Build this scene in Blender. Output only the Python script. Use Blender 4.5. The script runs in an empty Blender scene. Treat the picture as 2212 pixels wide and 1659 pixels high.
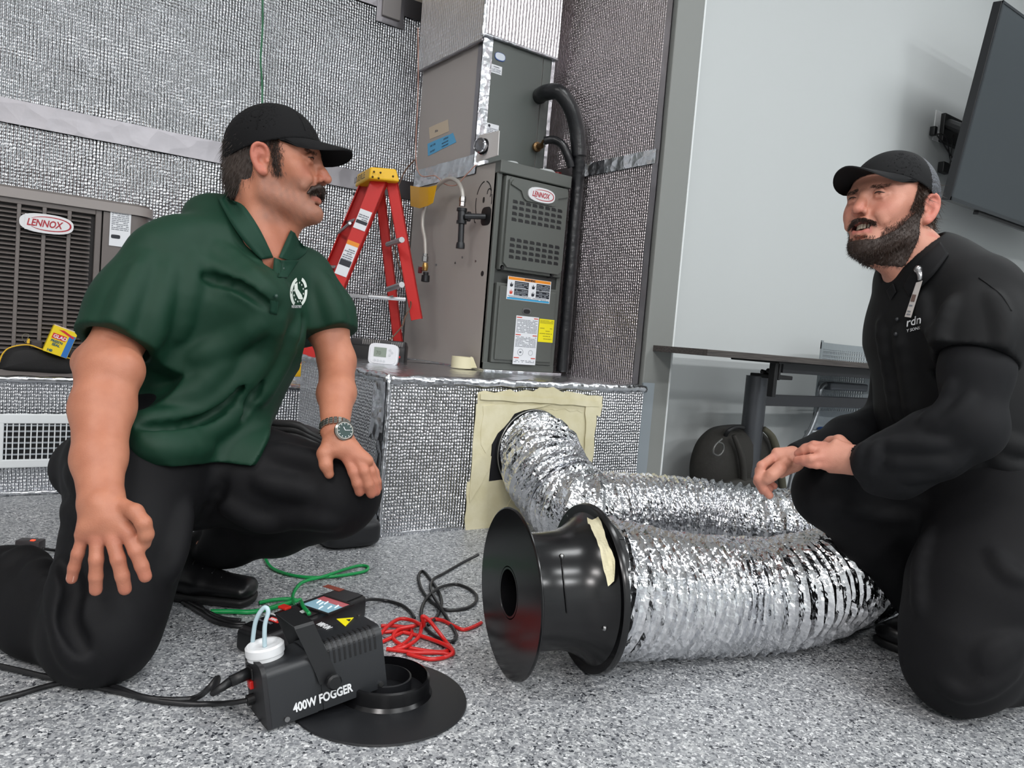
import bpy, bmesh, math, random
import numpy as np
from mathutils import Matrix, Vector
random.seed(7)
RNG = np.random.default_rng(7)
C = bpy.context.scene.collection
SC = bpy.context.scene

# ------------------------------------------------------------------ camera
YAW, PITCH, ROLL, FPX, CX, CY, CAMH = math.radians(54.669), math.radians(3.549), math.radians(4.730), 1636.3, 1106.0, 829.5, 0.65
FW = np.array([math.cos(YAW)*math.cos(PITCH), math.sin(YAW)*math.cos(PITCH), -math.sin(PITCH)])
_r = np.array([math.sin(YAW), -math.cos(YAW), 0.0])
_u = np.cross(_r, FW)
RT = math.cos(ROLL)*_r + math.sin(ROLL)*_u
UP = -math.sin(ROLL)*_r + math.cos(ROLL)*_u
EYE = np.array([0.0, 0.0, CAMH])
cam_data = bpy.data.cameras.new('camera')
cam = bpy.data.objects.new('camera', cam_data)
C.objects.link(cam)
cam.matrix_world = Matrix(((RT[0], UP[0], -FW[0], 0), (RT[1], UP[1], -FW[1], 0), (RT[2], UP[2], -FW[2], CAMH), (0, 0, 0, 1)))
cam_data.sensor_fit = 'HORIZONTAL'
cam_data.sensor_width = 36.0
cam_data.lens = 36.0*FPX/2212.0
cam_data.clip_start = 0.02
SC.camera = cam

# ------------------------------------------------------------------ light and exposure
SC.view_settings.view_transform = 'Standard'
SC.view_settings.look = 'None'
SC.view_settings.gamma = 1.0
SC.view_settings.use_curve_mapping = False
SC.view_settings.exposure = 0.0
SC.cycles.max_bounces = 8
SC.cycles.use_denoising = True
world = bpy.data.worlds.new('world')
SC.world = world
world.use_nodes = True
world.node_tree.nodes['Background'].inputs[0].default_value = (0.75, 0.8, 0.85, 1)
world.node_tree.nodes['Background'].inputs[1].default_value = 0.3

def area(name, loc, target, sx, sy, power, col=(1, 1, 1)):
    d = bpy.data.lights.new(name, 'AREA')
    d.shape = 'RECTANGLE'; d.size = sx; d.size_y = sy; d.energy = power; d.color = col
    o = bpy.data.objects.new(name, d)
    C.objects.link(o)
    o.location = loc
    o.rotation_euler = (Vector(target)-Vector(loc)).to_track_quat('-Z', 'Y').to_euler()
    return o
for lx_ in (-1.7, 1.4, 4.5):
    for ly_ in (0.9, -1.6, -4.1):
        area('ceiling_lamp', (lx_, ly_, 3.36), (lx_, ly_, 0), 1.2, 0.5, {0.9: 26, -1.6: 46, -4.1: 105}[ly_]*(1.5 if lx_ < 0 else 1.0), (0.97, 0.99, 1) if lx_ > 0 else (1, 0.965, 0.95))

# ------------------------------------------------------------------ placing helpers: where a sight line through a pixel meets a plane
def ray(x, y): return FW + RT*(x-CX)/FPX - UP*(y-CY)/FPX
def P(x, y, Z): return EYE + ray(x, y)*Z
def onz(x, y, z=0.0):
    d = ray(x, y); return EYE + d*(z-CAMH)/d[2]
def onY(x, y, Y):
    d = ray(x, y); return EYE + d*Y/d[1]
def onX(x, y, X):
    d = ray(x, y); return EYE + d*X/d[0]
def depth(p): return float((np.asarray(p, float)-EYE) @ FW)

# ------------------------------------------------------------------ materials
def lin(c):
    out = []
    for v in c[:3]:
        v = v/255.0
        out.append(v/12.92 if v <= 0.04045 else ((v+0.055)/1.055)**2.4)
    return (*out, 1.0)
_mc = {}
def mat(name, rgb, rough=0.5, metal=0.0, spec=0.5, bump=None, vary=None, emit=0, trans=0, coat=0, sheen=0, alpha=1, sss=0):
    """bump=(scale, strength, distance) noise; vary=(scale, rgb2) colour variation"""
    if name in _mc: return _mc[name]
    m = bpy.data.materials.new(name); m.use_nodes = True
    nt = m.node_tree; b = nt.nodes['Principled BSDF']
    b.inputs['Base Color'].default_value = lin(rgb)
    b.inputs['Roughness'].default_value = rough
    b.inputs['Metallic'].default_value = metal
    b.inputs['Specular IOR Level'].default_value = spec
    if trans: b.inputs['Transmission Weight'].default_value = trans
    if coat: b.inputs['Coat Weight'].default_value = coat
    if sheen: b.inputs['Sheen Weight'].default_value = sheen
    if sss:
        b.inputs['Subsurface Weight'].default_value = sss
        b.inputs['Subsurface Radius'].default_value = (0.012, 0.004, 0.002)
        b.inputs['Subsurface Scale'].default_value = 1.0
    if emit:
        b.inputs['Emission Color'].default_value = lin(rgb); b.inputs['Emission Strength'].default_value = emit
    if vary or bump:
        tc = nt.nodes.new('ShaderNodeNewGeometry')
    if vary:
        n = nt.nodes.new('ShaderNodeTexNoise'); n.inputs['Scale'].default_value = vary[0]; n.inputs['Detail'].default_value = 6
        nt.links.new(tc.outputs['Position'], n.inputs['Vector'])
        r = nt.nodes.new('ShaderNodeValToRGB')
        r.color_ramp.elements[0].position = 0.35; r.color_ramp.elements[1].position = 0.65
        r.color_ramp.elements[0].color = lin(rgb); r.color_ramp.elements[1].color = lin(vary[1])
        nt.links.new(n.outputs['Fac'], r.inputs['Fac']); nt.links.new(r.outputs['Color'], b.inputs['Base Color'])
    if bump:
        n = nt.nodes.new('ShaderNodeTexNoise'); n.inputs['Scale'].default_value = bump[0]; n.inputs['Detail'].default_value = 4
        nt.links.new(tc.outputs['Position'], n.inputs['Vector'])
        bp = nt.nodes.new('ShaderNodeBump'); bp.inputs['Strength'].default_value = bump[1]
        bp.inputs['Distance'].default_value = bump[2] if len(bump) > 2 else 0.002
        nt.links.new(n.outputs['Fac'], bp.inputs['Height']); nt.links.new(bp.outputs['Normal'], b.inputs['Normal'])
    _mc[name] = m
    return m

def nodes(name):
    m = bpy.data.materials.new(name); m.use_nodes = True
    nt = m.node_tree
    def N(t, **kw):
        n = nt.nodes.new(t)
        for k, v in kw.items():
            if k.startswith('i_'): n.inputs[k[2:].replace('_', ' ')].default_value = v
            else: setattr(n, k, v)
        return n
    def L(a, b): nt.links.new(a, b)
    return m, nt, N, L, nt.nodes['Principled BSDF']

def foil_mat(name, size=0.011, strength=1.0, wob=0.5, tint=(214, 216, 219), rough=0.2, dist=0.0035):
    """bubble foil: columns of little domes on a wavy metal film"""
    m, nt, N, L, b = nodes(name)
    b.inputs['Base Color'].default_value = lin(tint); b.inputs['Metallic'].default_value = 1.0
    b.inputs['Roughness'].default_value = rough
    g = N('ShaderNodeNewGeometry'); s = N('ShaderNodeSeparateXYZ'); L(g.outputs['Position'], s.inputs[0])
    a = N('ShaderNodeMath', operation='ADD'); L(s.outputs['X'], a.inputs[0]); L(s.outputs['Y'], a.inputs[1])
    c = N('ShaderNodeCombineXYZ'); L(a.outputs[0], c.inputs['X']); L(s.outputs['Z'], c.inputs['Y'])
    nz = N('ShaderNodeTexNoise'); nz.inputs['Scale'].default_value = 3.0; nz.inputs['Detail'].default_value = 3
    L(g.outputs['Position'], nz.inputs['Vector'])
    v = N('ShaderNodeTexVoronoi', voronoi_dimensions='2D'); v.inputs['Scale'].default_value = 1/size; v.inputs['Randomness'].default_value = 0.42
    L(c.outputs[0], v.inputs['Vector'])
    w = N('ShaderNodeMath', operation='MULTIPLY'); L(a.outputs[0], w.inputs[0]); w.inputs[1].default_value = 2*math.pi/size/1.0
    si = N('ShaderNodeMath', operation='SINE'); L(w.outputs[0], si.inputs[0])
    sc = N('ShaderNodeMath', operation='MULTIPLY_ADD'); L(si.outputs[0], sc.inputs[0]); sc.inputs[1].default_value = 0.3
    inv = N('ShaderNodeMath', operation='SUBTRACT'); inv.inputs[0].default_value = 1.0; L(v.outputs['Distance'], inv.inputs[1])
    L(inv.outputs[0], sc.inputs[2])
    bp = N('ShaderNodeBump'); bp.inputs['Strength'].default_value = strength; bp.inputs['Distance'].default_value = dist
    L(sc.outputs[0], bp.inputs['Height'])
    b2 = N('ShaderNodeBump'); b2.inputs['Strength'].default_value = wob; b2.inputs['Distance'].default_value = 0.05
    L(nz.outputs['Fac'], b2.inputs['Height']); L(b2.outputs['Normal'], bp.inputs['Normal'])
    n3 = N('ShaderNodeTexNoise'); n3.inputs['Scale'].default_value = 45.0; n3.inputs['Detail'].default_value = 3; L(g.outputs['Position'], n3.inputs['Vector'])
    b3 = N('ShaderNodeBump'); b3.inputs['Strength'].default_value = 0.12; b3.inputs['Distance'].default_value = 0.006
    L(n3.outputs['Fac'], b3.inputs['Height']); L(bp.outputs['Normal'], b3.inputs['Normal'])
    L(b3.outputs['Normal'], b.inputs['Normal'])
    return m

def crinkle_mat(name, scale, strength, dist, tint=(225, 226, 228), rough=0.15):
    m, nt, N, L, b = nodes(name)
    b.inputs['Base Color'].default_value = lin(tint); b.inputs['Metallic'].default_value = 1.0
    b.inputs['Roughness'].default_value = rough
    g = N('ShaderNodeNewGeometry')
    v = N('ShaderNodeTexVoronoi', feature='F1'); v.inputs['Scale'].default_value = scale; L(g.outputs['Position'], v.inputs['Vector'])
    nz = N('ShaderNodeTexNoise'); nz.inputs['Scale'].default_value = scale*0.6; nz.inputs['Detail'].default_value = 5; L(g.outputs['Position'], nz.inputs['Vector'])
    a = N('ShaderNodeMath', operation='ADD'); L(v.outputs['Distance'], a.inputs[0]); L(nz.outputs['Fac'], a.inputs[1])
    bp = N('ShaderNodeBump'); bp.inputs['Strength'].default_value = strength; bp.inputs['Distance'].default_value = dist
    L(a.outputs[0], bp.inputs['Height']); L(bp.outputs['Normal'], b.inputs['Normal'])
    return m

def floor_mat():
    m, nt, N, L, b = nodes('flake_epoxy')
    g = N('ShaderNodeNewGeometry')
    def flakes(scale, stops, seedoff):
        mp = N('ShaderNodeVectorMath', operation='ADD'); L(g.outputs['Position'], mp.inputs[0]); mp.inputs[1].default_value = (seedoff, seedoff*2.3, 0.37)
        v = N('ShaderNodeTexVoronoi', feature='F1'); v.inputs['Scale'].default_value = scale; L(mp.outputs[0], v.inputs['Vector'])
        s = N('ShaderNodeSeparateColor'); L(v.outputs['Color'], s.inputs[0])
        r = N('ShaderNodeValToRGB'); r.color_ramp.interpolation = 'CONSTANT'
        e = r.color_ramp.elements; e[0].position = 0; e[0].color = lin(stops[0][1]); e[1].position = stops[1][0]; e[1].color = lin(stops[1][1])
        for p, c in stops[2:]:
            x = e.new(p); x.color = lin(c)
        L(s.outputs[0], r.inputs[0]); return r
    a = flakes(230, [(0, (66, 69, 75)), (.09, (114, 117, 121)), (.30, (147, 150, 153)), (.60, (173, 176, 178)), (.86, (212, 214, 215))], 3.1)
    c = flakes(150, [(0, (50, 53, 59)), (.07, (126, 129, 133)), (.4, (156, 158, 161)), (.75, (183, 185, 186)), (.93, (222, 223, 224))], 9.4)
    k = N('ShaderNodeTexNoise'); k.inputs['Scale'].default_value = 160; L(g.outputs['Position'], k.inputs['Vector'])
    st = N('ShaderNodeMath', operation='GREATER_THAN'); st.inputs[1].default_value = 0.5; L(k.outputs['Fac'], st.inputs[0])
    mx = N('ShaderNodeMix', data_type='RGBA'); L(st.outputs[0], mx.inputs['Factor']); L(a.outputs[0], mx.inputs['A']); L(c.outputs[0], mx.inputs['B'])
    L(mx.outputs['Result'], b.inputs['Base Color'])
    b.inputs['Roughness'].default_value = 0.42
    n = N('ShaderNodeTexNoise'); n.inputs['Scale'].default_value = 220; L(g.outputs['Position'], n.inputs['Vector'])
    bp = N('ShaderNodeBump'); bp.inputs['Strength'].default_value = 0.25; bp.inputs['Distance'].default_value = 0.001
    L(n.outputs['Fac'], bp.inputs['Height']); L(bp.outputs['Normal'], b.inputs['Normal'])
    return m

# ------------------------------------------------------------------ mesh helpers; geometry = (V, F) in world coordinates
def vf(V, F): return np.asarray(V, float).reshape(-1, 3), [tuple(f) for f in F]
def join(gs):
    V = []; F = []; n = 0
    for v, f in gs:
        V.append(v); F += [tuple(i+n for i in q) for q in f]; n += len(v)
    return np.concatenate(V), F

def wl(o):
    p = np.zeros(3)
    while o is not None:
        p += np.array(o.location); o = o.parent
    return p
SQ = None
def mk(name, g, m, parent=None, smooth=None, origin=None, **props):
    """link ONE mesh object; vertices arrive in world coordinates"""
    V, F = g
    V = np.asarray(V, float)
    if SQ is not None: V = SQ(V)
    if parent is not None: o0 = wl(parent); loc = np.zeros(3)
    else:
        if origin is None:
            lo, hi = V.min(0), V.max(0); origin = ((lo[0]+hi[0])/2, (lo[1]+hi[1])/2, lo[2])
        o0 = np.asarray(origin, float); loc = o0
    me = bpy.data.meshes.new(name)
    me.from_pydata((V-o0).tolist(), [], F)
    me.validate()
    o = bpy.data.objects.new(name, me)
    C.objects.link(o)
    o.location = loc
    if parent is not None: o.parent = parent
    if m is not None: me.materials.append(m)
    if smooth == True:
        me.polygons.foreach_set('use_smooth', [True]*len(me.polygons))
    elif smooth:
        me.polygons.foreach_set('use_smooth', [True]*len(me.polygons))
        try: me.set_sharp_from_angle(angle=math.radians(smooth))
        except Exception: pass
    for k, v in props.items(): o[k] = v
    return o
def empty(name, loc, label, cat, group=None):
    o = bpy.data.objects.new(name, None); C.objects.link(o)
    o.location = loc; o.empty_display_size = 0.05
    o['label'] = label; o['category'] = cat
    if group: o['group'] = group
    return o
def tag(o, label, cat, group=None):
    o['label'] = label; o['category'] = cat
    if group: o['group'] = group
    return o

def nrm(v):
    v = np.asarray(v, float); return v/np.linalg.norm(v)
def hit(fr, x, y, off=0.0):
    '''where the sight line through a pixel meets the plane of a frame, as (a, b)'''
    d = ray(x, y); t = ((fr.o+fr.n*off-EYE)@fr.n)/(d@fr.n); return fr.loc(EYE+d*t)[:2]
class Fr:
    """local frame: origin o, axes u (along), v (up), n (out of the face)"""
    def __init__(s, o, u=(1, 0, 0), v=(0, 0, 1), n=None):
        s.o = np.asarray(o, float); s.u = nrm(u); s.v = np.asarray(v, float); s.v = nrm(s.v-s.u*(s.v@s.u))
        s.n = np.cross(s.u, s.v) if n is None else nrm(n)
    def p(s, a, b, c=0.0): return s.o+s.u*a+s.v*b+s.n*c
    def loc(s, q):
        d = np.asarray(q, float)-s.o; return d@s.u, d@s.v, d@s.n
    def T(s, V): V = np.asarray(V, float); return s.o+V[:, :1]*s.u+V[:, 1:2]*s.v+V[:, 2:3]*s.n
    def box(s, u0, u1, v0, v1, n0, n1, bev=0, seg=2):
        V, F = cube(u0, u1, v0, v1, n0, n1, bev, seg); return s.T(V), F
    def prism(s, poly, n0, n1):
        k = len(poly)
        V = [(a, b, n0) for a, b in poly]+[(a, b, n1) for a, b in poly]
        F = [tuple(range(k-1, -1, -1)), tuple(range(k, 2*k))]+[(i, (i+1) % k, k+(i+1) % k, k+i) for i in range(k)]
        return s.T(V), F
    def cyl(s, a, b, r, n0, n1, k=20, r1=None):
        r1 = r if r1 is None else r1
        return lathe([(0, n0), (r, n0), (r1, n1), (0, n1)], s.p(a, b), s.n, k)
def cube(x0, x1, y0, y1, z0, z1, bev=0, seg=2):
    if not bev:
        V = [(x0, y0, z0), (x1, y0, z0), (x1, y1, z0), (x0, y1, z0), (x0, y0, z1), (x1, y0, z1), (x1, y1, z1), (x0, y1, z1)]
        return vf(V, [(3, 2, 1, 0), (4, 5, 6, 7), (0, 1, 5, 4), (1, 2, 6, 5), (2, 3, 7, 6), (3, 0, 4, 7)])
    bm = bmesh.new(); bmesh.ops.create_cube(bm, size=1)
    for v in bm.verts:
        v.co = ((x0+x1)/2+v.co.x*(x1-x0), (y0+y1)/2+v.co.y*(y1-y0), (z0+z1)/2+v.co.z*(z1-z0))
    bev = min(bev, 0.49*min(abs(x1-x0), abs(y1-y0), abs(z1-z0)))
    bmesh.ops.bevel(bm, geom=bm.edges[:], offset=bev, segments=seg, profile=0.5, affect='EDGES')
    bm.verts.index_update()
    r = vf([v.co[:] for v in bm.verts], [[v.index for v in f.verts] for f in bm.faces]); bm.free()
    return r
def box(x0, x1, y0, y1, z0, z1, bev=0, seg=2): return cube(x0, x1, y0, y1, z0, z1, bev, seg)
def ortho(a):
    a = nrm(a); t = np.array([0, 0, 1.0]) if abs(a[2]) < 0.9 else np.array([1.0, 0, 0])
    u = nrm(np.cross(t, a)); return u, np.cross(a, u)
def lathe(prof, o, ax, k=32, arc=None):
    """profile of (radius, distance along axis)"""
    ax = nrm(ax); u, v = ortho(ax); o = np.asarray(o, float)
    V = []; F = []; m = len(prof)
    for i in range(k):
        t = 2*math.pi*i/k; d = u*math.cos(t)+v*math.sin(t)
        for r, h in prof: V.append(o+d*max(r, 1e-5)+ax*h)
    for i in range(k):
        j = (i+1) % k
        for q in range(m-1): F.append((i*m+q, j*m+q, j*m+q+1, i*m+q+1))
    return vf(V, F)
def catmull(pts, n=8, closed=False):
    p = np.asarray(pts, float); out = []
    N = len(p)
    for i in range(N if closed else N-1):
        if closed: a, b, c, d = p[(i-1) % N], p[i], p[(i+1) % N], p[(i+2) % N]
        else: a, b, c, d = p[max(i-1, 0)], p[i], p[i+1], p[min(i+2, N-1)]
        for t in np.linspace(0, 1, n, endpoint=False):
            out.append(0.5*((2*b)+(c-a)*t+(2*a-5*b+4*c-d)*t*t+(3*b-a-3*c+d)*t**3))
    if not closed: out.append(p[-1])
    return np.array(out)
def frames(p):
    T = np.gradient(p, axis=0); T /= np.linalg.norm(T, axis=1)[:, None]+1e-12
    U = np.zeros_like(T); u, _ = ortho(T[0]); U[0] = u
    for i in range(1, len(p)):
        u = U[i-1]-T[i]*(U[i-1]@T[i]); U[i] = u/np.linalg.norm(u)
    return T, U, np.cross(T, U)
def tube(pts, r, k=8, n=8, smooth=True, caps=True, wob=None):
    p = catmull(pts, n) if smooth and len(pts) > 2 else np.asarray(pts, float)
    T, U, W = frames(p); m = len(p)
    if np.isscalar(r): R = np.full(m, r)
    else: R = np.interp(np.linspace(0, 1, m), np.linspace(0, 1, len(r)), r)
    th = np.arange(k)*2*math.pi/k
    RR = R[:, None]*np.ones(k)[None]
    if wob is not None: RR = RR*wob(p, th)
    V = p[:, None]+RR[..., None]*(U[:, None]*np.cos(th)[None, :, None]+W[:, None]*np.sin(th)[None, :, None])
    F = [(i*k+j, i*k+(j+1) % k, (i+1)*k+(j+1) % k, (i+1)*k+j) for i in range(m-1) for j in range(k)]
    if caps: F += [tuple(range(k-1, -1, -1)), tuple((m-1)*k+j for j in range(k))]
    return V.reshape(-1, 3), F
def torus(o, ax, R, r, k=32, q=8):
    ax = nrm(ax); u, v = ortho(ax); V = []; F = []
    for i in range(k):
        t = 2*math.pi*i/k; d = u*math.cos(t)+v*math.sin(t)
        for j in range(q):
            s = 2*math.pi*j/q; V.append(np.asarray(o)+d*(R+r*math.cos(s))+ax*r*math.sin(s))
    for i in range(k):
        for j in range(q): F.append((i*q+j, ((i+1) % k)*q+j, ((i+1) % k)*q+(j+1) % q, i*q+(j+1) % q))
    return vf(V, F)
def ball(c, r, k=16, m=10, sc=(1, 1, 1), R=None):
    V = []; F = []
    for i in range(m+1):
        a = math.pi*i/m
        for j in range(k):
            b = 2*math.pi*j/k; V.append((math.sin(a)*math.cos(b)*sc[0]*r, math.sin(a)*math.sin(b)*sc[1]*r, math.cos(a)*sc[2]*r))
    for i in range(m):
        for j in range(k): F.append((i*k+j, (i+1)*k+j, (i+1)*k+(j+1) % k, i*k+(j+1) % k))
    V = np.array(V)
    if R is not None: V = V @ np.asarray(R).T
    return V+np.asarray(c, float), F
def poly(pts, fr=None):
    V = np.array(pts, float)
    return V, [tuple(range(len(V)))]
def sheet(fr, nu, nv, w, h, fn):
    """grid surface in a frame; fn(u,v)->n"""
    us = np.linspace(0, w, nu); vs = np.linspace(0, h, nv)
    A, B = np.meshgrid(us, vs, indexing='ij')
    V = np.stack([A, B, fn(A, B)], -1).reshape(-1, 3)
    F = [(i*nv+j, (i+1)*nv+j, (i+1)*nv+j+1, i*nv+j+1) for i in range(nu-1) for j in range(nv-1)]
    return fr.T(V), F
def ngrid(V, s, seed=0, oct=3):
    """cheap smooth noise in [-1,1] at points V"""
    r = np.random.default_rng(seed); out = np.zeros(len(V)); amp = 1; tot = 0
    for o in range(oct):
        for _ in range(4):
            d = r.normal(size=3); d /= np.linalg.norm(d)
            out += amp*np.sin((V@d)*s*(2**o)*(0.7+0.6*r.random())+r.random()*6.28)/4
        tot += amp; amp *= 0.5
    return out*1.6/tot

def text(s, fr, u, v, size, m, parent, name='lettering', n=0.0006, ax='LEFT', sx=1.0, shear=0.0, bold=0.0, thick=0.0003):
    cu = bpy.data.curves.new('t', 'FONT'); cu.body = s; cu.size = size; cu.align_x = ax; cu.shear = shear
    cu.extrude = thick; cu.offset = bold; cu.resolution_u = 3
    o = bpy.data.objects.new('t', cu); C.objects.link(o)
    dg = bpy.context.evaluated_depsgraph_get(); e = o.evaluated_get(dg); me = e.to_mesh()
    V = np.array([x.co[:] for x in me.vertices]) if len(me.vertices) else np.zeros((0, 3)); F = [tuple(p.vertices) for p in me.polygons]
    e.to_mesh_clear(); bpy.data.objects.remove(o); bpy.data.curves.remove(cu)
    V = V*np.array([sx, 1, 1])+np.array([u, v, n])
    return mk(name, (fr.T(V), F), m, parent)
def print_lines(fr, u0, u1, v0, v1, pitch, m, parent, n=0.0006, fill=0.45, name='printed_text'):
    g = []; v = v1-pitch
    while v > v0:
        u = u0
        while u < u1-0.002:
            w = min(random.uniform(0.006, 0.02)*pitch/0.008, u1-u)
            if random.random() < 0.88: g.append(fr.box(u, u+w*0.86, v, v+pitch*fill, n-0.0003, n))
            u += w
        v -= pitch
    if g: return mk(name, join(g), m, parent)
# ================================================================== SETTING
M_FLOOR = floor_mat()
M_WHITE = mat('white_wall_paint', (196, 200, 200), 0.6, bump=(300, 0.08, 0.001))
M_GREY = mat('grey_wall_paint', (150, 152, 150), 0.6, bump=(300, 0.08, 0.001))
M_BEIGE = mat('beige_paint', (196, 186, 172), 0.7)
M_CEIL = mat('ceiling_paint', (236, 236, 234), 0.8)
M_FOIL = foil_mat('bubble_foil', 0.0125, 1.0, 0.9, rough=0.22, dist=0.0036, tint=(206, 209, 213))
M_FOIL2 = foil_mat('bubble_foil_pink', 0.0115, 1.0, 0.35, tint=(208, 200, 202), rough=0.22)
M_FOILB = foil_mat('bubble_foil_box', 0.0105, 1.0, 0.5, rough=0.24, dist=0.0045, tint=(228, 230, 234))
M_TAPE = crinkle_mat('foil_tape', 28, 0.6, 0.008, (214, 216, 220), 0.24)
M_TAPE2 = crinkle_mat('foil_tape_dull', 14, 0.3, 0.008, (160, 157, 161), 0.42)
K = 'structure'
mk('floor', box(-4.4, 7.2, -6.2, 3.6, -0.1, 0), M_FLOOR, kind=K)
mk('ceiling', box(-4.4, 7.2, -6.2, 3.6, 3.4, 3.5), M_CEIL, kind=K)
mk('wall_left', box(-4.5, -4.4, -6.2, 3.6, 0, 3.4), M_WHITE, kind=K)
mk('wall_front', box(-4.4, 7.2, -6.3, -6.2, 0, 3.4), M_WHITE, kind=K)
mk('wall_end', box(7.2, 7.3, -6.2, 2.4, 0, 3.4), M_GREY, kind=K)
wb = mk('wall_back', box(-4.4, 2.12, 3.52, 3.62, 0, 3.4), M_BEIGE, kind=K)
ws = mk('wall_side', box(2.12, 2.268, 2.112, 3.62, 0, 3.4, 0.004), mat('wall_end_grey', (132, 134, 131), 0.6, bump=(300, 0.08, 0.001)), kind=K)
wr = mk('wall_right', box(2.268, 7.2, 2.28, 2.38, 0, 3.4), M_WHITE, kind=K)
FB = Fr((-3.4, 3.52, 0), (1, 0, 0), (0, 0, 1))
def wavy(fr, u0, u1, v0, v1, n0, amp, seed, s=6, d=0.05):
    f2 = Fr(fr.p(u0, v0, n0), fr.u, fr.v, fr.n)
    nu = max(3, int((u1-u0)/d)); nv = max(3, int((v1-v0)/d))
    def fn(A, B):
        q = np.stack([A.ravel(), B.ravel(), A.ravel()*0], -1)
        w = ngrid(q, s, seed).reshape(A.shape)
        return amp*w
    V, F = sheet(f2, nu, nv, u1-u0, v1-v0, fn)
    # give it thickness
    k = len(V); V2 = V-fr.n*0.006-0*V
    F2 = [tuple(reversed([i+k for i in f])) for f in F]
    return np.concatenate([V, V2]), F+F2
FBn = Fr((-3.4, 3.52, 0), (1, 0, 0), (0, 0, 1), (0, -1, 0))
mk('foil_sheet', wavy(FBn, 0, 5.515, 1.37, 2.22, 0.014, 0.004, 1), M_FOIL, wb, True)
mk('foil_sheet', wavy(FBn, 0, 5.515, 0.38, 1.31, 0.014, 0.004, 2), M_FOIL, wb, True)
mk('seam_tape', wavy(FBn, 0, 5.515, 1.295, 1.385, 0.022, 0.0025, 3, 12, 0.03), M_TAPE2, wb, True, label='dull silver tape covering the seam of the foil')
mk('edge_tape', wavy(FBn, 0, 5.515, 2.17, 2.26, 0.022, 0.0025, 4, 12, 0.03), M_TAPE2, wb, True, label='dull silver tape along the top of the foil')
FS = Fr((2.12, 3.5, 0), (0, -1, 0), (0, 0, 1), (-1, 0, 0))
mk('foil_sheet', wavy(FS, 0, 1.365, 1.40, 3.38, 0.010, 0.003, 5), M_FOIL2, ws, True)
mk('foil_sheet', wavy(FS, 0, 1.365, 0.50, 1.375, 0.010, 0.003, 6), M_FOIL2, ws, True)
FE_ = Fr((2.115, 2.108, 0), (1, 0, 0), (0, 0, 1), (0, -1, 0))
mk('edge_tape', wavy(FE_, 0.0, 0.062, 0.0, 0.515, 0.004, 0.0015, 7, 30, 0.012), mat('film_tape', (150, 158, 164), 0.3, 0.35), ws, True, label='smooth silver tape lapping onto the wall end')
mk('seam_tape', wavy(FS, 0.6, 1.36, 1.360, 1.415, 0.017, 0.002, 8, 20, 0.02), M_TAPE, ws, True, label='shiny tape across the seam of the foil')
mk('edge_tape', wavy(FS, 1.345, 1.375, 0.5, 3.38, 0.016, 0.002, 9, 20, 0.02), M_TAPE2, ws, True, label='dull tape down the edge of the foil')
mk('corner_bead', box(2.262, 2.270, 2.109, 2.116, 0, 3.4, 0.001), mat('bead_white', (222, 226, 226), 0.5), ws, label='white corner bead')
# junction box high on the foil wall
jb = empty('junction_box', onY(845, 15, 3.5), 'small grey square junction box cover high on the foil wall', 'junction box')
c0 = onY(845, 14, 3.5)
jf = Fr(c0, (1, 0, 0), (0, 0, 1), (0, -1, 0))
mk('tape_border', jf.box(-0.075, 0.07, -0.09, 0.06, 0, 0.006, 0.002), M_TAPE2, jb, label='silver tape border')
mk('cover', jf.box(-0.05, 0.045, -0.06, 0.055, 0.004, 0.02, 0.004), mat('grey_cover', (148, 143, 142), 0.5), jb)
mk('screw', jf.cyl(0.03, 0.04, 0.004, 0.02, 0.023, 8), mat('steel', (150, 150, 150), 0.3, 1), jb)

# ------------------------------------------------------------------ foil wrapped return air box under the furnace
rb = empty('foil_box', (1.57, 2.8, 0), 'large foil wrapped box on the floor with the furnace standing on it', 'duct box')
FF = Fr((1.03, 2.10, 0), (1, 0, 0), (0, 0, 1), (0, -1, 0))
OUT_ = [(1.045, 2.115), (2.11, 2.115), (2.11, 3.50), (1.63, 3.50), (1.63, 3.03), (1.235, 3.03), (1.235, 2.855), (1.045, 2.855)]
mk('inner_board', Fr((0, 0, 0), (1, 0, 0), (0, 1, 0), (0, 0, 1)).prism(OUT_, 0.0, 0.485), mat('dark_board', (70, 70, 72), 0.7), rb, label='dark board core')
mk('back_panel', join([box(1.03, 1.225, 2.857, 2.868, 0, 0.497, 0.002), box(1.222, 1.233, 2.86, 3.04, 0, 0.5, 0.002), box(1.222, 1.62, 3.032, 3.043, 0, 0.5, 0.002), box(1.618, 1.629, 3.035, 3.5, 0, 0.5, 0.002)]), M_TAPE, rb)
mk('front_panel', wavy(FF, 0, 1.08, 0.0, 0.50, 0.006, 0.003, 11, 9, 0.03), M_FOILB, rb, True)
FL = Fr((1.03, 2.865, 0), (0, -1, 0), (0, 0, 1), (-1, 0, 0))
mk('side_panel', wavy(FL, 0, 0.765, 0.0, 0.50, 0.006, 0.004, 12, 9, 0.03), M_FOILB, rb, True)
FTp = Fr((1.03, 2.10, 0.493), (1, 0, 0), (0, 1, 0.014), (0, 0, 1))
mk('top_panel', wavy(FTp, 0, 1.085, 0.0, 0.765, 0.004, 0.002, 13, 9, 0.03), M_TAPE, rb, True)
mk('top_panel', wavy(FTp, 0.195, 1.085, 0.76, 0.94, 0.004, 0.002, 13, 9, 0.03), M_TAPE, rb, True)
mk('top_panel', wavy(FTp, 0.59, 1.085, 0.935, 1.40, 0.004, 0.002, 13, 9, 0.03), M_TAPE, rb, True)
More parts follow.
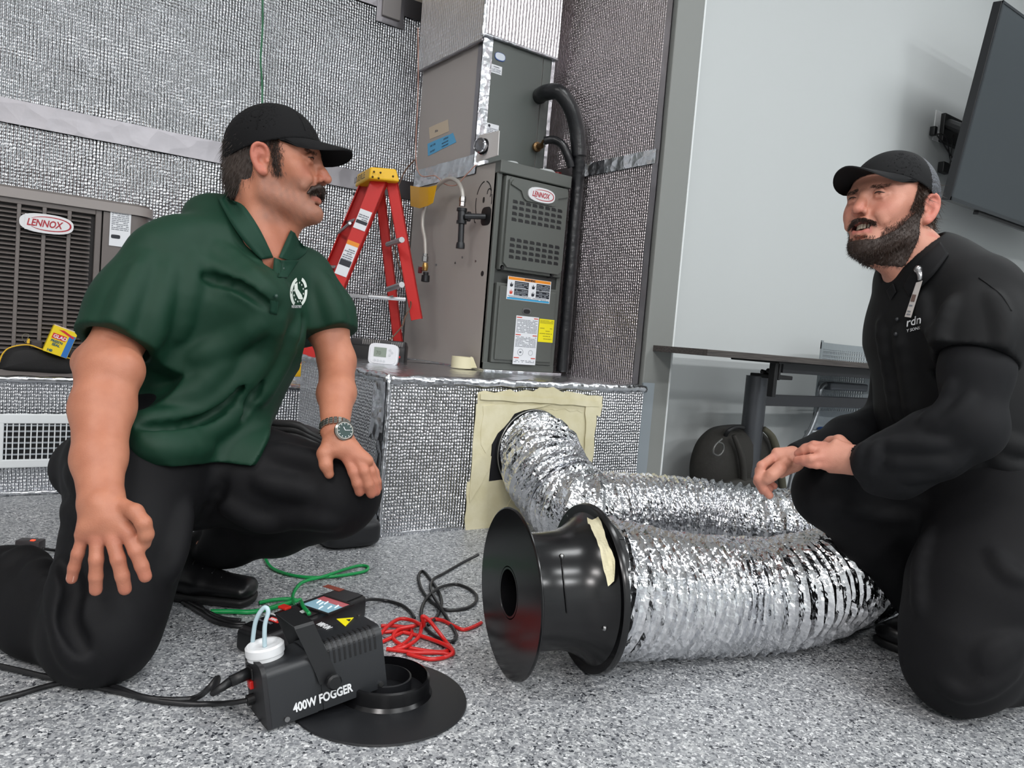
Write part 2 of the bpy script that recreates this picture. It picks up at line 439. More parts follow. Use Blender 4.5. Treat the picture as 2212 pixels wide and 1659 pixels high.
def edge_roll(a, b, r, seed, m=M_TAPE, parent=rb, name='edge_tape', k=12, amp=0.25):
    a = np.asarray(a, float); b = np.asarray(b, float); n = max(8, int(np.linalg.norm(b-a)/0.012))
    pts = [a+(b-a)*t for t in np.linspace(0, 1, n)]
    V, F = tube(pts, r, k, 1, False)
    q = ngrid(V, 90, seed, 3)
    c = np.repeat(np.array(pts), k, 0)
    V = c+(V-c)*(1+amp*q)[:, None]
    return mk(name, (V, F), m, parent, True)
edge_roll((1.03, 2.10, 0.49), (2.12, 2.10, 0.49), 0.016, 21)
edge_roll((1.03, 2.10, 0.0), (1.03, 2.10, 0.49), 0.010, 22)
edge_roll((1.03, 2.10, 0.49), (1.03, 2.865, 0.50), 0.016, 23)
edge_roll((1.03, 2.10, 0.008), (1.34, 2.10, 0.008), 0.008, 24)
mk('edge_tape', wavy(FL, 0.68, 0.77, 0.30, 0.495, 0.014, 0.005, 25, 30, 0.012), M_TAPE, rb, True)
mk('edge_tape', wavy(FL, 0.725, 0.77, 0.0, 0.32, 0.012, 0.004, 26, 30, 0.012), M_TAPE, rb, True)

# masking paper over the box front
M_MASK = mat('masking_tape', (224, 217, 186), 0.75, bump=(60, 0.2, 0.003), vary=(18, (214, 206, 170)))
mp = empty('masking_cover', (1.62, 2.09, 0), 'cream masking tape and paper patch around the duct mouth on the foil box', 'masking tape')
def ragged(pts, amp, seed, n=10):
    r = random.Random(seed); out = []
    for i in range(len(pts)):
        a = np.array(pts[i], float); b = np.array(pts[(i+1) % len(pts)], float); L = np.linalg.norm(b-a)
        m = max(1, int(L/0.03)) if L > 0.05 else 1
        for k in range(m):
            p = a+(b-a)*k/m
            out.append((p[0]+(r.uniform(-amp, amp) if k else 0), p[1]+(r.uniform(-amp, amp) if k else 0)))
    return out
def mask_piece(px, n0, seed, amp=0.004):
    pts = [FF.loc(onY(x, y, 2.09))[:2] for x, y in px]
    g = FF.prism(ragged(pts, amp, seed), n0, n0+0.0015)
    return mk('tape_strip', g, M_MASK, mp)
mk('opening_board', FF.box(0.39, 0.75, 0.10, 0.44, 0.010, 0.0125), mat('black_board', (22, 22, 28), 0.6), mp, label='black board in the opening')
mask_piece([(1030, 848), (1180, 838), (1300, 856), (1296, 888), (1030, 880)], 0.014, 1, 0.008)
mask_piece([(1026, 872), (1064, 872), (1056, 1010), (1012, 1085), (1018, 980)], 0.0165, 2)
mask_piece([(1020, 985), (1060, 985), (1054, 1040), (1050, 1150), (1004, 1152), (1002, 1120)], 0.014, 3)
mask_piece([(1008, 1040), (1130, 1036), (1150, 1140), (1004, 1150)], 0.0125, 4)
mask_piece([(1040, 876), (1190, 872), (1150, 882), (1108, 893), (1072, 935), (1046, 978), (1036, 960)], 0.018, 5)
mask_piece([(1130, 870), (1288, 878), (1282, 960), (1276, 1030), (1180, 1000), (1140, 905)], 0.013, 6)
mask_piece([(1262, 872), (1298, 872), (1292, 900), (1284, 896), (1272, 1026), (1258, 1000)], 0.0195, 7)
mask_piece([(1034, 850), (1290, 866), (1290, 878), (1034, 862)], 0.021, 8, 0.002)
mask_piece([(1120, 1046), (1156, 1088), (1150, 1148), (1062, 1150)], 0.0145, 9, 0.003)

# ------------------------------------------------------------------ low foil platform at the left
lp = empty('foil_platform', (-1.2, 3.2, 0), 'low foil wrapped platform carrying the brown condenser unit', 'duct box')
mk('inner_board', join([box(-3.3, 1.21, 2.93, 3.5, 0, 0.375), box(1.2, 1.61, 3.05, 3.5, 0, 0.375)]), mat('dark_board', (70, 70, 72), 0.7), lp, label='dark board core')
FP = Fr((-3.3, 2.915, 0), (1, 0, 0), (0, 0, 1), (0, -1, 0))
mk('front_panel', wavy(FP, 0, 4.515, 0.0, 0.385, 0.0, 0.003, 31, 9, 0.03), M_FOILB, lp, True)
FPt = Fr((-3.3, 2.915, 0.38), (1, 0, 0), (0, 1, 0), (0, 0, 1))
mk('top_panel', wavy(FPt, 0, 4.515, 0, 0.585, 0.004, 0.002, 32, 9, 0.03), M_TAPE, lp, True)
edge_roll((-1.0, 2.915, 0.382), (1.21, 2.915, 0.382), 0.012, 33, parent=lp)
edge_roll((-1.0, 2.91, 0.008), (1.21, 2.91, 0.008), 0.008, 34, parent=lp)
mk('top_panel', wavy(Fr((1.2, 3.045, 0.38), (1, 0, 0), (0, 1, 0), (0, 0, 1)), 0, 0.41, 0, 0.455, 0.004, 0.002, 35, 9, 0.03), M_TAPE, lp, True)
# white floor grille
gl = empty('vent_grille', (0.3, 2.9, 0.07), 'white slotted air grille on the front of the low foil platform', 'vent')
M_GW = mat('grille_white', (226, 230, 232), 0.4)
gf = Fr((0, 2.905, 0), (1, 0, 0), (0, 0, 1), (0, -1, 0))
a0 = onY(2, 893, 2.9); a1 = onY(9, 914, 2.9); b1 = onY(9, 992, 2.9); b0 = onY(2, 1010, 2.9)
gx0, gx1, gz0, gz1 = a0[0]-0.006, 0.62, b0[2], a0[2]
ix0, ix1, iz0, iz1 = a1[0], 0.60, b1[2], a1[2]
mk('frame', join([gf.box(gx0, gx1, iz1, gz1, 0.006, 0.02, 0.003), gf.box(gx0, gx1, gz0, iz0, 0.006, 0.02, 0.003), gf.box(gx0, ix0, gz0, gz1, 0.006, 0.0195, 0.003), gf.box(ix1, gx1, gz0, gz1, 0.006, 0.0195, 0.003)]), M_GW, gl)
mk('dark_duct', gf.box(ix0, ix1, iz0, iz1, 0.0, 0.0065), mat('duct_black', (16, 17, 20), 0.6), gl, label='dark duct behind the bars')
x = ix0+0.006
while x < ix1:
    mk('upright_bar', gf.box(x, x+0.0035, iz0, iz1, 0.012, 0.0175), M_GW, gl); x += 0.0165
for i in range(6):
    z = iz0+(iz1-iz0)*(i+0.7)/6.2
    mk('cross_bar', gf.box(ix0, ix1, z, z+0.005, 0.0075, 0.0118), mat('bar_grey', (170, 176, 182), 0.45), gl)

# ------------------------------------------------------------------ condenser unit
cu = empty('condenser_unit', (0.0, 3.2, 0.387), 'brown grey outdoor condenser unit with louvred front standing on the foil platform', 'air conditioner')
M_CU = mat('condenser_paint', (108, 101, 98), 0.4, bump=(500, 0.1, 0.0006))
M_CUL = mat('condenser_rim', (150, 143, 140), 0.35)
CY0 = 2.95
def rrect(x0, x1, y0, y1, r, k=8, corners=(1, 1, 1, 1)):
    out = []
    for (cx, cy, a0_, on) in ((x1-r, y0+r, -90, corners[1]), (x1-r, y1-r, 0, corners[2]), (x0+r, y1-r, 90, corners[3]), (x0+r, y0+r, 180, corners[0])):
        if on:
            for i in range(k+1):
                a = math.radians(a0_+90*i/k); out.append((cx+r*math.cos(a), cy+r*math.sin(a)))
        else: out.append((x1 if a0_ in (-90, 0) else x0, y0 if a0_ in (-90, 180) else y1))
    return out
GZ = Fr((0, 0, 0), (1, 0, 0), (0, 1, 0), (0, 0, 1))
mk('cabinet', GZ.prism(rrect(-0.42, 0.485, CY0+0.018, 3.48, 0.06), 0.387, 0.968), mat('condenser_dark', (46, 43, 42), 0.6), cu, 30, label='dark core seen between the louvres')
mk('lid', join([GZ.prism(rrect(-0.43, 0.497, CY0-0.012, 3.49, 0.065), 0.962, 0.992)]), M_CUL, cu, 30)
mk('lid_top', GZ.prism(rrect(-0.42, 0.487, CY0, 3.48, 0.06), 0.992, 1.0), M_CU, cu, 30)
mk('base_pan', GZ.prism(rrect(-0.425, 0.49, CY0-0.006, 3.485, 0.06), 0.387, 0.41), M_CU, cu, 30)
# right panel with rounded corner
pts = [(0.335, CY0)]+[(0.425+0.06*math.cos(math.radians(a)), CY0+0.06+0.06*math.sin(math.radians(a))) for a in range(-90, 1, 10)]+[(0.485, 3.45), (0.475, 3.45)]+[(0.425+0.05*math.cos(math.radians(a)), CY0+0.06+0.05*math.sin(math.radians(a))) for a in range(0, -91, -10)]+[(0.335, CY0+0.01)]
GZ2 = Fr((0, -0.004, 0), (1, 0, 0), (0, 1, 0), (0, 0, 1))
mk('service_panel', GZ2.prism(pts, 0.70, 0.96), M_CU, cu, 30)
mk('service_panel', GZ2.prism(pts, 0.41, 0.695), M_CU, cu, 30)
cf = Fr((0, CY0, 0), (1, 0, 0), (0, 0, 1), (0, -1, 0))
mk('corner_post', cf.box(0.312, 0.331, 0.405, 0.965, -0.01, 0.002, 0.003), M_CU, cu)
sl = None; cols = []
edges = [-0.36, -0.295, -0.216, -0.138, -0.06, 0.017, 0.095, 0.165, 0.236, 0.305]
for xe in edges[1:-1]: mk('divider', cf.box(xe-0.006, xe+0.006, 0.41, 0.96, -0.012, 0.001, 0.002), M_CU, cu)
mk('top_rail', cf.box(-0.42, 0.312, 0.945, 0.965, -0.01, 0.002, 0.002), M_CU, cu)
for ci in range(3, 9):
    w = edges[ci+1]-edges[ci]-0.012; base = None
    for k in range(36):
        z = 0.418+k*0.0146
        if base is None:
            base = mk('slat', cf.T(np.array([(0, 0, -0.011), (w, 0, -0.011), (w, 0.003, -0.010), (0, 0.003, -0.010), (0.003, -0.0055, 0.002), (w-0.003, -0.0055, 0.002), (w-0.003, -0.003, 0.003), (0.003, -0.003, 0.003)])) if False else
                      (cf.T(np.array([(edges[ci]+0.006, z+0.008, -0.012), (edges[ci]+0.006+w, z+0.008, -0.012), (edges[ci]+0.006+w, z+0.0015, 0.003), (edges[ci]+0.006, z+0.0015, 0.003),
                                      (edges[ci]+0.006, z+0.0065, -0.012), (edges[ci]+0.006+w, z+0.0065, -0.012), (edges[ci]+0.006+w, z-0.0005, 0.003), (edges[ci]+0.006, z-0.0005, 0.003)])),
                       [(0, 1, 2, 3), (7, 6, 5, 4), (3, 2, 6, 7), (0, 4, 5, 1), (0, 3, 7, 4), (1, 5, 6, 2)]), M_CU, cu)
        else:
            o = base.copy(); C.objects.link(o); o.parent = cu; o.location = (0, 0, k*0.0146)
for x, y in ((127*0+212, 437), (198, 618), (218, 618)):
    q = onY(x, y, CY0-0.003); mk('screw', Fr(q, (1, 0, 0), (0, 0, 1), (0, -1, 0)).cyl(0, 0, 0.0045, 0, 0.003, 10), mat('steel', (190, 190, 190), 0.3, 1), cu)
# badge
M_BADGE = mat('badge_silver', (222, 222, 224), 0.3); M_RED = mat('badge_red', (168, 32, 48), 0.4); M_BW = mat('badge_white', (238, 238, 240), 0.35)
def ellipse(cx, cy, a, b, k=32, pw=2.6):
    out = []
    for i in range(k):
        t = 2*math.pi*i/k; c, s_ = math.cos(t), math.sin(t)
        out.append((cx+a*math.copysign(abs(c)**(2/pw), c), cy+b*math.copysign(abs(s_)**(2/pw), s_)))
    return out
def badge(fr, w, h, parent, m):
    b = mk('badge', join([fr.prism(ellipse(0, 0, w/2, h/2), 0, 0.006)]), m, parent, 30)
    mk('red_oval', join([fr.prism(ellipse(w*0.06, 0, w*0.40, h*0.38, 32, 2.2), 0.006, 0.0064)]), M_RED, b)
    mk('white_field', join([fr.prism(ellipse(w*0.04, 0, w*0.385, h*0.33, 32, 2.2), 0.0064, 0.0067)]), m, b)
    mk('white_field', join([fr.box(-w*0.40, -w*0.28, -h*0.4, h*0.4, 0.0066, 0.0068)]), m, b)
    text('LENNOX', fr, -w*0.37, -h*0.17, h*0.50, M_RED, b, n=0.0072, shear=0.25, bold=h*0.012, sx=0.62*w/(3.95*h*0.5))
    return b
bc = onY(101, 484, CY0-0.01)
badge(Fr(bc, (1, 0, 0), (0, 0, 1), (0, -1, 0)), onY(160, 480, CY0)[0]-onY(42, 480, CY0)[0], 0.062, cu, M_BADGE)
# rating label
M_PAPER = mat('label_white', (226, 228, 232), 0.5); M_INK = mat('label_ink', (120, 124, 132), 0.6); M_INKD = mat('label_ink_dark', (30, 34, 44), 0.5)
l0 = onY(235, 532, CY0); l1 = onY(283, 457, CY0)
lf = Fr(onY(235, 530, CY0-0.006), (1, 0, 0), (0, 0, 1), (0, -1, 0)); lw = onY(280, 530, CY0)[0]-onY(235, 530, CY0)[0]; lh = onY(238, 454, CY0)[2]-onY(235, 530, CY0)[2]
lab = mk('rating_label', lf.box(0, lw, 0, lh, 0, 0.0012), M_PAPER, cu, label='white rating label')
print_lines(lf, 0.005, lw-0.005, lh*0.42, lh-0.004, 0.006, M_INK, lab, 0.0016)
print_lines(lf, 0.012, lw*0.7, lh*0.36, lh*0.42, 0.008, M_INKD, lab, 0.0016, 0.7)
mk('black_logo', lf.prism(ellipse(lw*0.3, lh*0.27, lw*0.22, lh*0.055, 20, 5), 0.0012, 0.0017), M_INKD, lab)
mk('code_mark', lf.box(lw*0.8, lw*0.92, lh*0.04, lh*0.1, 0.0012, 0.0017), M_INK, lab)
# ================================================================== FURNACE
fu = empty('furnace', (1.83, 2.9, 0.505), 'grey upright gas furnace with slotted upper door standing on the foil box', 'furnace')
M_FU = mat('furnace_paint', (90, 93, 89), 0.33, bump=(600, 0.06, 0.0005))
M_FUS = mat('furnace_side', (172, 165, 160), 0.42, bump=(9, 0.05, 0.004))
M_FUD = mat('furnace_dark', (58, 60, 58), 0.4)
M_BLK = mat('soft_black', (18, 18, 20), 0.5)
M_SHINE = mat('steel', (190, 190, 190), 0.3, 1)
YF = 2.54; X0 = 1.653; X1 = 2.012; ZB = 0.512; ZT = 1.335
ff = Fr((X0, YF, ZB), (1, 0, 0), (0, 0, 1), (0, -1, 0)); FWD = X1-X0; FH = ZT-ZB
def fl(x, y, Y=YF): a = ff.loc(onY(x, y, Y)); return a[0], a[1]
mk('base_flange', box(X0-0.015, X1+0.02, YF-0.03, 3.27, 0.498, 0.513, 0.003), M_TAPE, fu, label='silver metal flange')
mk('cabinet', join([box(X0, X0+0.012, YF+0.012, 3.26, ZB, ZT, 0.002), box(X1-0.012, X1, YF+0.012, 3.26, ZB, ZT, 0.002), box(X0, X1, 3.25, 3.262, ZB, ZT), box(X0+0.01, X1-0.01, YF+0.03, YF+0.04, ZB, ZT)]), M_FUS, fu, label='beige grey side casing')
mk('top_panel', box(X0-0.001, X1+0.001, YF-0.012, 3.262, ZT-0.004, ZT+0.004, 0.002), M_FU, fu)
mk('front_frame', join([ff.box(0, 0.022, 0, FH-0.02, -0.03, -0.004, 0.003), ff.box(FWD-0.022, FWD, 0, FH-0.02, -0.03, -0.004, 0.003), ff.box(0, FWD, 0, 0.03, -0.03, -0.002, 0.003), ff.box(-0.001, FWD+0.001, FH-0.045, FH+0.003, -0.03, 0.012, 0.004)]), M_FU, fu)
# upper door: bulged panel
dz0 = fl(1060, 580)[1]; dz1 = FH-0.05
mk('upper_door', join([ff.box(0.03, FWD-0.012, dz0, dz1, -0.03, 0.012, 0.006), ff.prism([(0.04, dz0+0.03), (0.06, dz0+0.012), (FWD-0.04, dz0+0.012), (FWD-0.022, dz0+0.03), (FWD-0.022, dz1-0.015), (FWD-0.03, dz1-0.008), (0.05, dz1-0.008), (0.04, dz1-0.018)], 0.012, 0.024)]), M_FU, fu, 30)
zt = dz1-0.008; 
mk('door_crest', ff.prism([(0.045, zt-0.02), (0.055, zt-0.008), (FWD-0.035, zt-0.008), (FWD-0.025, zt-0.03), (FWD-0.075, zt-0.045), (FWD-0.085, zt-0.072), (FWD-0.1, zt-0.080), (0.125, zt-0.080), (0.11, zt-0.072), (0.095, zt-0.045), (0.045, zt-0.028)], 0.024, 0.031), M_FU, fu, 30)
mk('lower_door', join([ff.box(0.03, FWD-0.02, 0.03, dz0-0.05, -0.03, 0.006, 0.004), ff.box(0.042, FWD-0.032, 0.042, dz0-0.062, 0.006, 0.014, 0.004)]), M_FU, fu)
mk('door_gap', ff.box(0.02, FWD-0.02, dz0-0.055, dz0+0.005, -0.028, -0.012), M_FUD, fu, label='dark channel between the doors')
for x, y in ((1081, 578), (1188, 594)):
    a, b = fl(x, y); kb = mk('knob', join([ff.cyl(a, b, 0.012, -0.012, 0.012, 14, 0.010), ff.cyl(a, b, 0.0055, 0.012, 0.016, 10)]), M_BLK, fu, 30)
fc = fl(1159, 424); badge(Fr(ff.p(fc[0], fc[1], 0.031), (1, 0, 0), (0, 0, 1), (0, -1, 0)), 0.135, 0.058, fu, M_BADGE)
# vent slots: two fields of 8 x 4
def slots(tl, tr, bl, br):
    tl, tr, bl, br = [np.array(fl(*q)) for q in (tl, tr, bl, br)]
    base = None
    for r_ in range(4):
        for c_ in range(8):
            a = c_/7; b = r_/3
            q = (tl*(1-a)+tr*a)*(1-b)+(bl*(1-a)+br*a)*b
            w, h_ = 0.0235, 0.0135
            if base is None:
                g = join([ff.prism([(q[0]-w/2, q[1]-h_/2), (q[0]+w/2, q[1]-h_/2), (q[0]+w/2, q[1]+h_*0.15), (q[0]+w*0.25, q[1]+h_*0.5), (q[0]-w/2, q[1]+h_*0.5)], 0.0238, 0.0246)])
                base = mk('vent_slot', g, M_BLK, fu, label='dark slot'); bq = q
            else:
                o = base.copy(); C.objects.link(o); o.parent = fu; d = q-bq; o.location = (d[0], 0, d[1])
slots((1106, 437), (1202, 457), (1103, 475), (1199, 493))
slots((1100, 518), (1196, 535), (1097, 555), (1193, 570))
# labels
def flabel(name, tl, br_x, bl_y, m, n=0.0145, lab=None):
    a = fl(*tl); w = fl(br_x, tl[1])[0]-a[0]; h_ = a[1]-fl(tl[0], bl_y)[1]
    fr = Fr(ff.p(a[0], a[1]-h_, n), (1, 0, 0), (0, 0, 1), (0, -1, 0))
    o = mk(name, fr.box(0, w, 0, h_, 0, 0.001), m, fu, **({'label': lab} if lab else {}))
    return o, fr, w, h_
M_OR = mat('label_orange', (232, 142, 32), 0.5); M_BL = mat('label_blue', (52, 158, 206), 0.5); M_YE = mat('label_yellow', (240, 226, 20), 0.5); M_LR = mat('label_red', (206, 70, 50), 0.5)
o, fr, w, h_ = flabel('warning_label', (1093, 596), 1187, 646, M_PAPER, 0.0145, 'white warning label with an orange header')
mk('orange_header', fr.box(0.003, w-0.003, h_*0.86, h_*0.985, 0.001, 0.0014), M_OR, o)
text('WARNING', fr, w*0.5, h_*0.88, h_*0.12, M_INKD, o, n=0.0018, ax='CENTER', bold=0.0004)
for i, (u, v) in enumerate(((0.03, 0.52), (0.53, 0.52), (0.03, 0.2), (0.53, 0.2))):
    mk('black_text_block', fr.box(w*(u+0.13), w*(u+0.45), h_*v, h_*(v+0.3), 0.001, 0.0014), M_INKD, o)
    print_lines(fr, w*(u+0.14), w*(u+0.44), h_*(v+0.02), h_*(v+0.29), 0.0062, mat('ink_pale', (190, 196, 204), 0.6), o, 0.0018, 0.3)
    mk('pictogram', join([fr.prism([(w*(u+0.03), h_*(v+0.05)), (w*(u+0.06), h_*(v+0.03)), (w*(u+0.09), h_*(v+0.06)), (w*(u+0.1), h_*(v+0.2)), (w*(u+0.075), h_*(v+0.13)), (w*(u+0.06), h_*(v+0.25)), (w*(u+0.045), h_*(v+0.13)), (w*(u+0.025), h_*(v+0.2))], 0.001, 0.0015)]), M_LR if i == 2 else M_INKD, o)
mk('blue_footer', fr.box(0.003, w-0.003, h_*0.015, h_*0.09, 0.001, 0.0014), M_BL, o)
print_lines(fr, 0.006, w-0.006, h_*0.09, h_*0.2, 0.005, M_INK, o, 0.0016)
o, fr, w, h_ = flabel('instruction_label', (1111, 681), 1160, 786, M_PAPER, 0.0145, 'tall white instruction label with red bars')
for v in (0.955, 0.60, 0.125): mk('red_bar', join([fr.box(0.003, w*0.25, h_*v, h_*(v+0.02), 0.001, 0.0014), fr.box(w*0.78, w-0.003, h_*v, h_*(v+0.02), 0.001, 0.0014)]), M_LR, o)
print_lines(fr, 0.005, w-0.005, h_*0.63, h_*0.94, 0.0056, M_INK, o, 0.0014)
print_lines(fr, 0.005, w-0.005, h_*0.36, h_*0.59, 0.0056, M_INK, o, 0.0014)
print_lines(fr, 0.005, w-0.005, h_*0.02, h_*0.10, 0.0056, M_INK, o, 0.0014)
mk('diagram', join([lathe([(0.013, 0.001), (0.0145, 0.001), (0.0145, 0.0015), (0.013, 0.0015)], fr.p(w*0.3, h_*0.25), fr.n, 20), lathe([(0.010, 0.001), (0.0112, 0.001), (0.0112, 0.0015), (0.010, 0.0015)], fr.p(w*0.75, h_*0.25), fr.n, 20), fr.box(w*0.25, w*0.34, h_*0.235, h_*0.27, 0.001, 0.0015)]), M_INK, o)
o, fr, w, h_ = flabel('yellow_label', (1161, 688), 1193, 738, M_YE, 0.0145, 'bright yellow label')
print_lines(fr, 0.004, w-0.004, h_*0.78, h_*0.97, 0.005, mat('ink_olive', (150, 140, 20), 0.6), o, 0.0014)
print_lines(fr, 0.006, w-0.006, h_*0.05, h_*0.7, 0.011, mat('ink_olive', (150, 140, 20), 0.6), o, 0.0014, 0.25)
a, b = fl(1133, 672)
mk('sight_glass', join([ff.prism(ellipse(a, b, 0.022, 0.014, 24), 0.010, 0.0165)]), M_SHINE, fu); mk('sight_window', join([ff.prism(ellipse(a, b-0.002, 0.016, 0.009, 24), 0.0165, 0.018)]), M_BLK, fu, label='black sight window')
# white vent collars on the top
for x, y, r in ((1107, 347, 0.032), (1180, 366, 0.045)):
    p = onz(x, y, ZT+0.006); p[1] = min(max(p[1], YF+0.05), YF+0.11)
    p = onY(x, y, YF+0.06)
    mk('vent_collar', lathe([(0, 0), (r, 0), (r, 0.012), (r*0.8, 0.02), (0, 0.02)], (p[0], YF+0.065, ZT+0.003), (0, 0, 1), 24), mat('collar_white', (186, 190, 190), 0.5), fu, 30, label='pale plastic vent cap')
p = onY(1212, 362, YF+0.07)
mk('red_cap', lathe([(0, 0), (0.017, 0), (0.017, 0.03), (0, 0.03)], (p[0], YF+0.09, ZT+0.004), (0, 0, 1), 16), mat('cap_red', (120, 22, 26), 0.35), fu, 30, label='dark red plug')
# side details on plane X0
fs = Fr((X0, 3.26, ZB), (0, -1, 0), (0, 0, 1), (-1, 0, 0))
def sl_(x, y): a = fs.loc(onX(x, y, X0)); return a[0], a[1]
for x, y in ((943, 572), (984, 568), (999, 556), (1028, 564), (905, 576)):
    a, b = sl_(x, y); mk('screw', fs.cyl(a, b, 0.0045, 0, 0.003, 8), M_SHINE, fu)
a, b = sl_(1042, 591); mk('knockout_hole', fs.cyl(a, b, 0.011, 0.0002, 0.0008, 16), M_BLK, fu)
a, b = sl_(1050, 467); mk('pipe_opening', fs.prism(ellipse(a, b, 0.036, 0.037, 24, 3.5), 0.0002, 0.0012), M_BLK, fu, label='black pipe opening')
# broken ring of knockouts drawn round the opening (bear like outline)
ctr = sl_(1044, 447)
def arc_piece(cx, cy, rx, ry, a0, a1, wd=0.005):
    A = [math.radians(t) for t in np.linspace(a0, a1, 10)]
    return fs.prism([(cx+rx*math.cos(t), cy+ry*math.sin(t)) for t in A]+[(cx+(rx-wd)*math.cos(t), cy+(ry-wd)*math.sin(t)) for t in reversed(A)], 0.0002, 0.0008)
g = []
for a0, a1 in ((95, 155), (165, 215), (222, 235), (28, 80), (-10, 18)): g.append(arc_piece(ctr[0], ctr[1]+0.02, 0.062, 0.085, a0, a1))
e1 = sl_(1057, 417); g.append(arc_piece(e1[0], e1[1], 0.017, 0.02, -60, 190, 0.005))
n1 = sl_(1045, 432); g.append(fs.prism(ellipse(n1[0], n1[1], 0.007, 0.012, 14), 0.0002, 0.0009))
n1 = sl_(1028, 474); g.append(arc_piece(n1[0], n1[1], 0.014, 0.016, 0, 270, 0.005))
mk('knockout_outline', join(g), M_BLK, fu, label='broken black outline stamped on the side')

# ------------------------------------------------------------------ cooling coil cabinet on the furnace
XC0, XC1, YC = 1.650, 2.0, 2.72; ZC0 = ZT+0.006; ZC1 = 1.87
co = empty('coil_cabinet', (1.83, 2.98, ZC0), 'grey coil cabinet mounted on top of the furnace with silver taped corners', 'coil cabinet')
M_CO = mat('coil_paint', (88, 93, 90), 0.4); M_COS = mat('coil_side', (172, 165, 162), 0.40)
mk('casing', box(XC0, XC1, YC, 3.25, ZC0, ZC1+0.1, 0.003), M_COS, co)
cc = Fr((XC0, YC, ZC0), (1, 0, 0), (0, 0, 1), (0, -1, 0))
def cl(x, y): a = cc.loc(onY(x, y, YC)); return a[0], a[1]
sp = cl(1170, 160)[0]
mk('front_panel', cc.box(0.012, sp-0.002, 0.0, ZC1-ZC0, 0.0, 0.006, 0.002), M_CO, co)
mk('front_panel', cc.box(sp+0.002, XC1-XC0, 0.0, ZC1-ZC0, 0.0, 0.006, 0.002), M_CO, co)
mk('corner_tape', wavy(cc, -0.012, 0.035, 0, ZC1-ZC0, 0.011, 0.0015, 41, 40, 0.012), M_TAPE, co, True)
mk('corner_tape', wavy(cc, XC1-XC0-0.008, XC1-XC0+0.01, 0, ZC1-ZC0, 0.009, 0.0015, 42, 40, 0.012), M_TAPE, co, True)
cs = Fr((XC0, 3.25, ZC0), (0, -1, 0), (0, 0, 1), (-1, 0, 0))
mk('corner_tape', wavy(cs, 0.49, 0.53, 0, ZC1-ZC0, 0.003, 0.0015, 43, 40, 0.012), M_TAPE2, co, True)
mk('base_tape', wavy(cs, 0.0, 0.54, -0.035, 0.045, 0.004, 0.003, 44, 40, 0.012), M_TAPE, co, True)
mk('base_tape', wavy(cc, -0.01, 0.06, -0.005, 0.03, 0.008, 0.003, 45, 40, 0.012), M_TAPE, co, True)
a, b = cl(1078, 124)
mk('oval_badge', cc.prism(ellipse(a, b, 0.026, 0.017), 0.006, 0.009), mat('badge_blue', (60, 90, 150), 0.4), co); mk('badge_face', cc.prism(ellipse(a, b+0.001, 0.024, 0.014), 0.009, 0.0095), mat('badge_pale', (205, 212, 222), 0.4), co, label='pale badge face')
def clabel(name, tlx, tly, w, h_, lab):
    a, b = cl(tlx, tly); fr = Fr(cc.p(a, b-h_, 0.006), (1, 0, 0), (0, 0, 1), (0, -1, 0))
    o = mk(name, fr.box(0, w, 0, h_, 0, 0.001), M_PAPER, co, label=lab); return o, fr
o, fr = clabel('warning_label', 1059, 138, 0.055, 0.034, 'small white warning label')
text('WARNING', fr, 0.027, 0.024, 0.006, M_INKD, o, n=0.0015, ax='CENTER'); print_lines(fr, 0.004, 0.05, 0.003, 0.021, 0.004, M_INK, o, 0.0014)
o, fr = clabel('rating_label', 1050, 265, 0.06, 0.10, 'tall white rating label'); print_lines(fr, 0.004, 0.056, 0.004, 0.085, 0.006, M_INK, o, 0.0014)
mk('black_logo', fr.cyl(0.012, 0.09, 0.006, 0.001, 0.0015, 12), M_INKD, o)
# handwritten notes on the side
def side_note(name, quad, m, label, scr):
    pts = [cs.loc(onX(x, y, XC0))[:2] for x, y in quad]
    o = mk(name, cs.prism(ragged(pts, 0.001, 5), 0.0006, 0.0014), m, co, label=label)
    a = np.array(pts[3]); u = np.array(pts[2])-a; v = np.array(pts[0])-a
    fr = Fr(cs.p(a[0], a[1], 0.0014), cs.u*u[0]+cs.v*u[1], cs.u*v[0]+cs.v*v[1], cs.n)
    for s, uu, vv, sz in scr: text(s, fr, uu*np.linalg.norm(u), vv*np.linalg.norm(v), sz, mat('pen_ink', (60, 74, 96), 0.6), o, 'handwriting', n=0.0004, shear=0.2, sx=0.9)
side_note('cream_tape_note', [(927, 276), (968, 258), (970, 284), (929, 301)], mat('cream_tape', (206, 190, 170), 0.7), 'cream tape note', [('18 in', 0.25, 0.35, 0.016)])
side_note('blue_tape_note', [(924, 311), (979, 287), (986, 307), (925, 337)], mat('blue_tape', (98, 176, 224), 0.65), 'blue tape note with handwriting', [('EAC COIL', 0.08, 0.6, 0.012), ('DO NOT', 0.08, 0.15, 0.012), ('SYSTEM #2', 0.55, 0.62, 0.010), ('MOVE W/O PERM', 0.5, 0.36, 0.008), ('COMMON NEEDS', 0.5, 0.12, 0.008)])

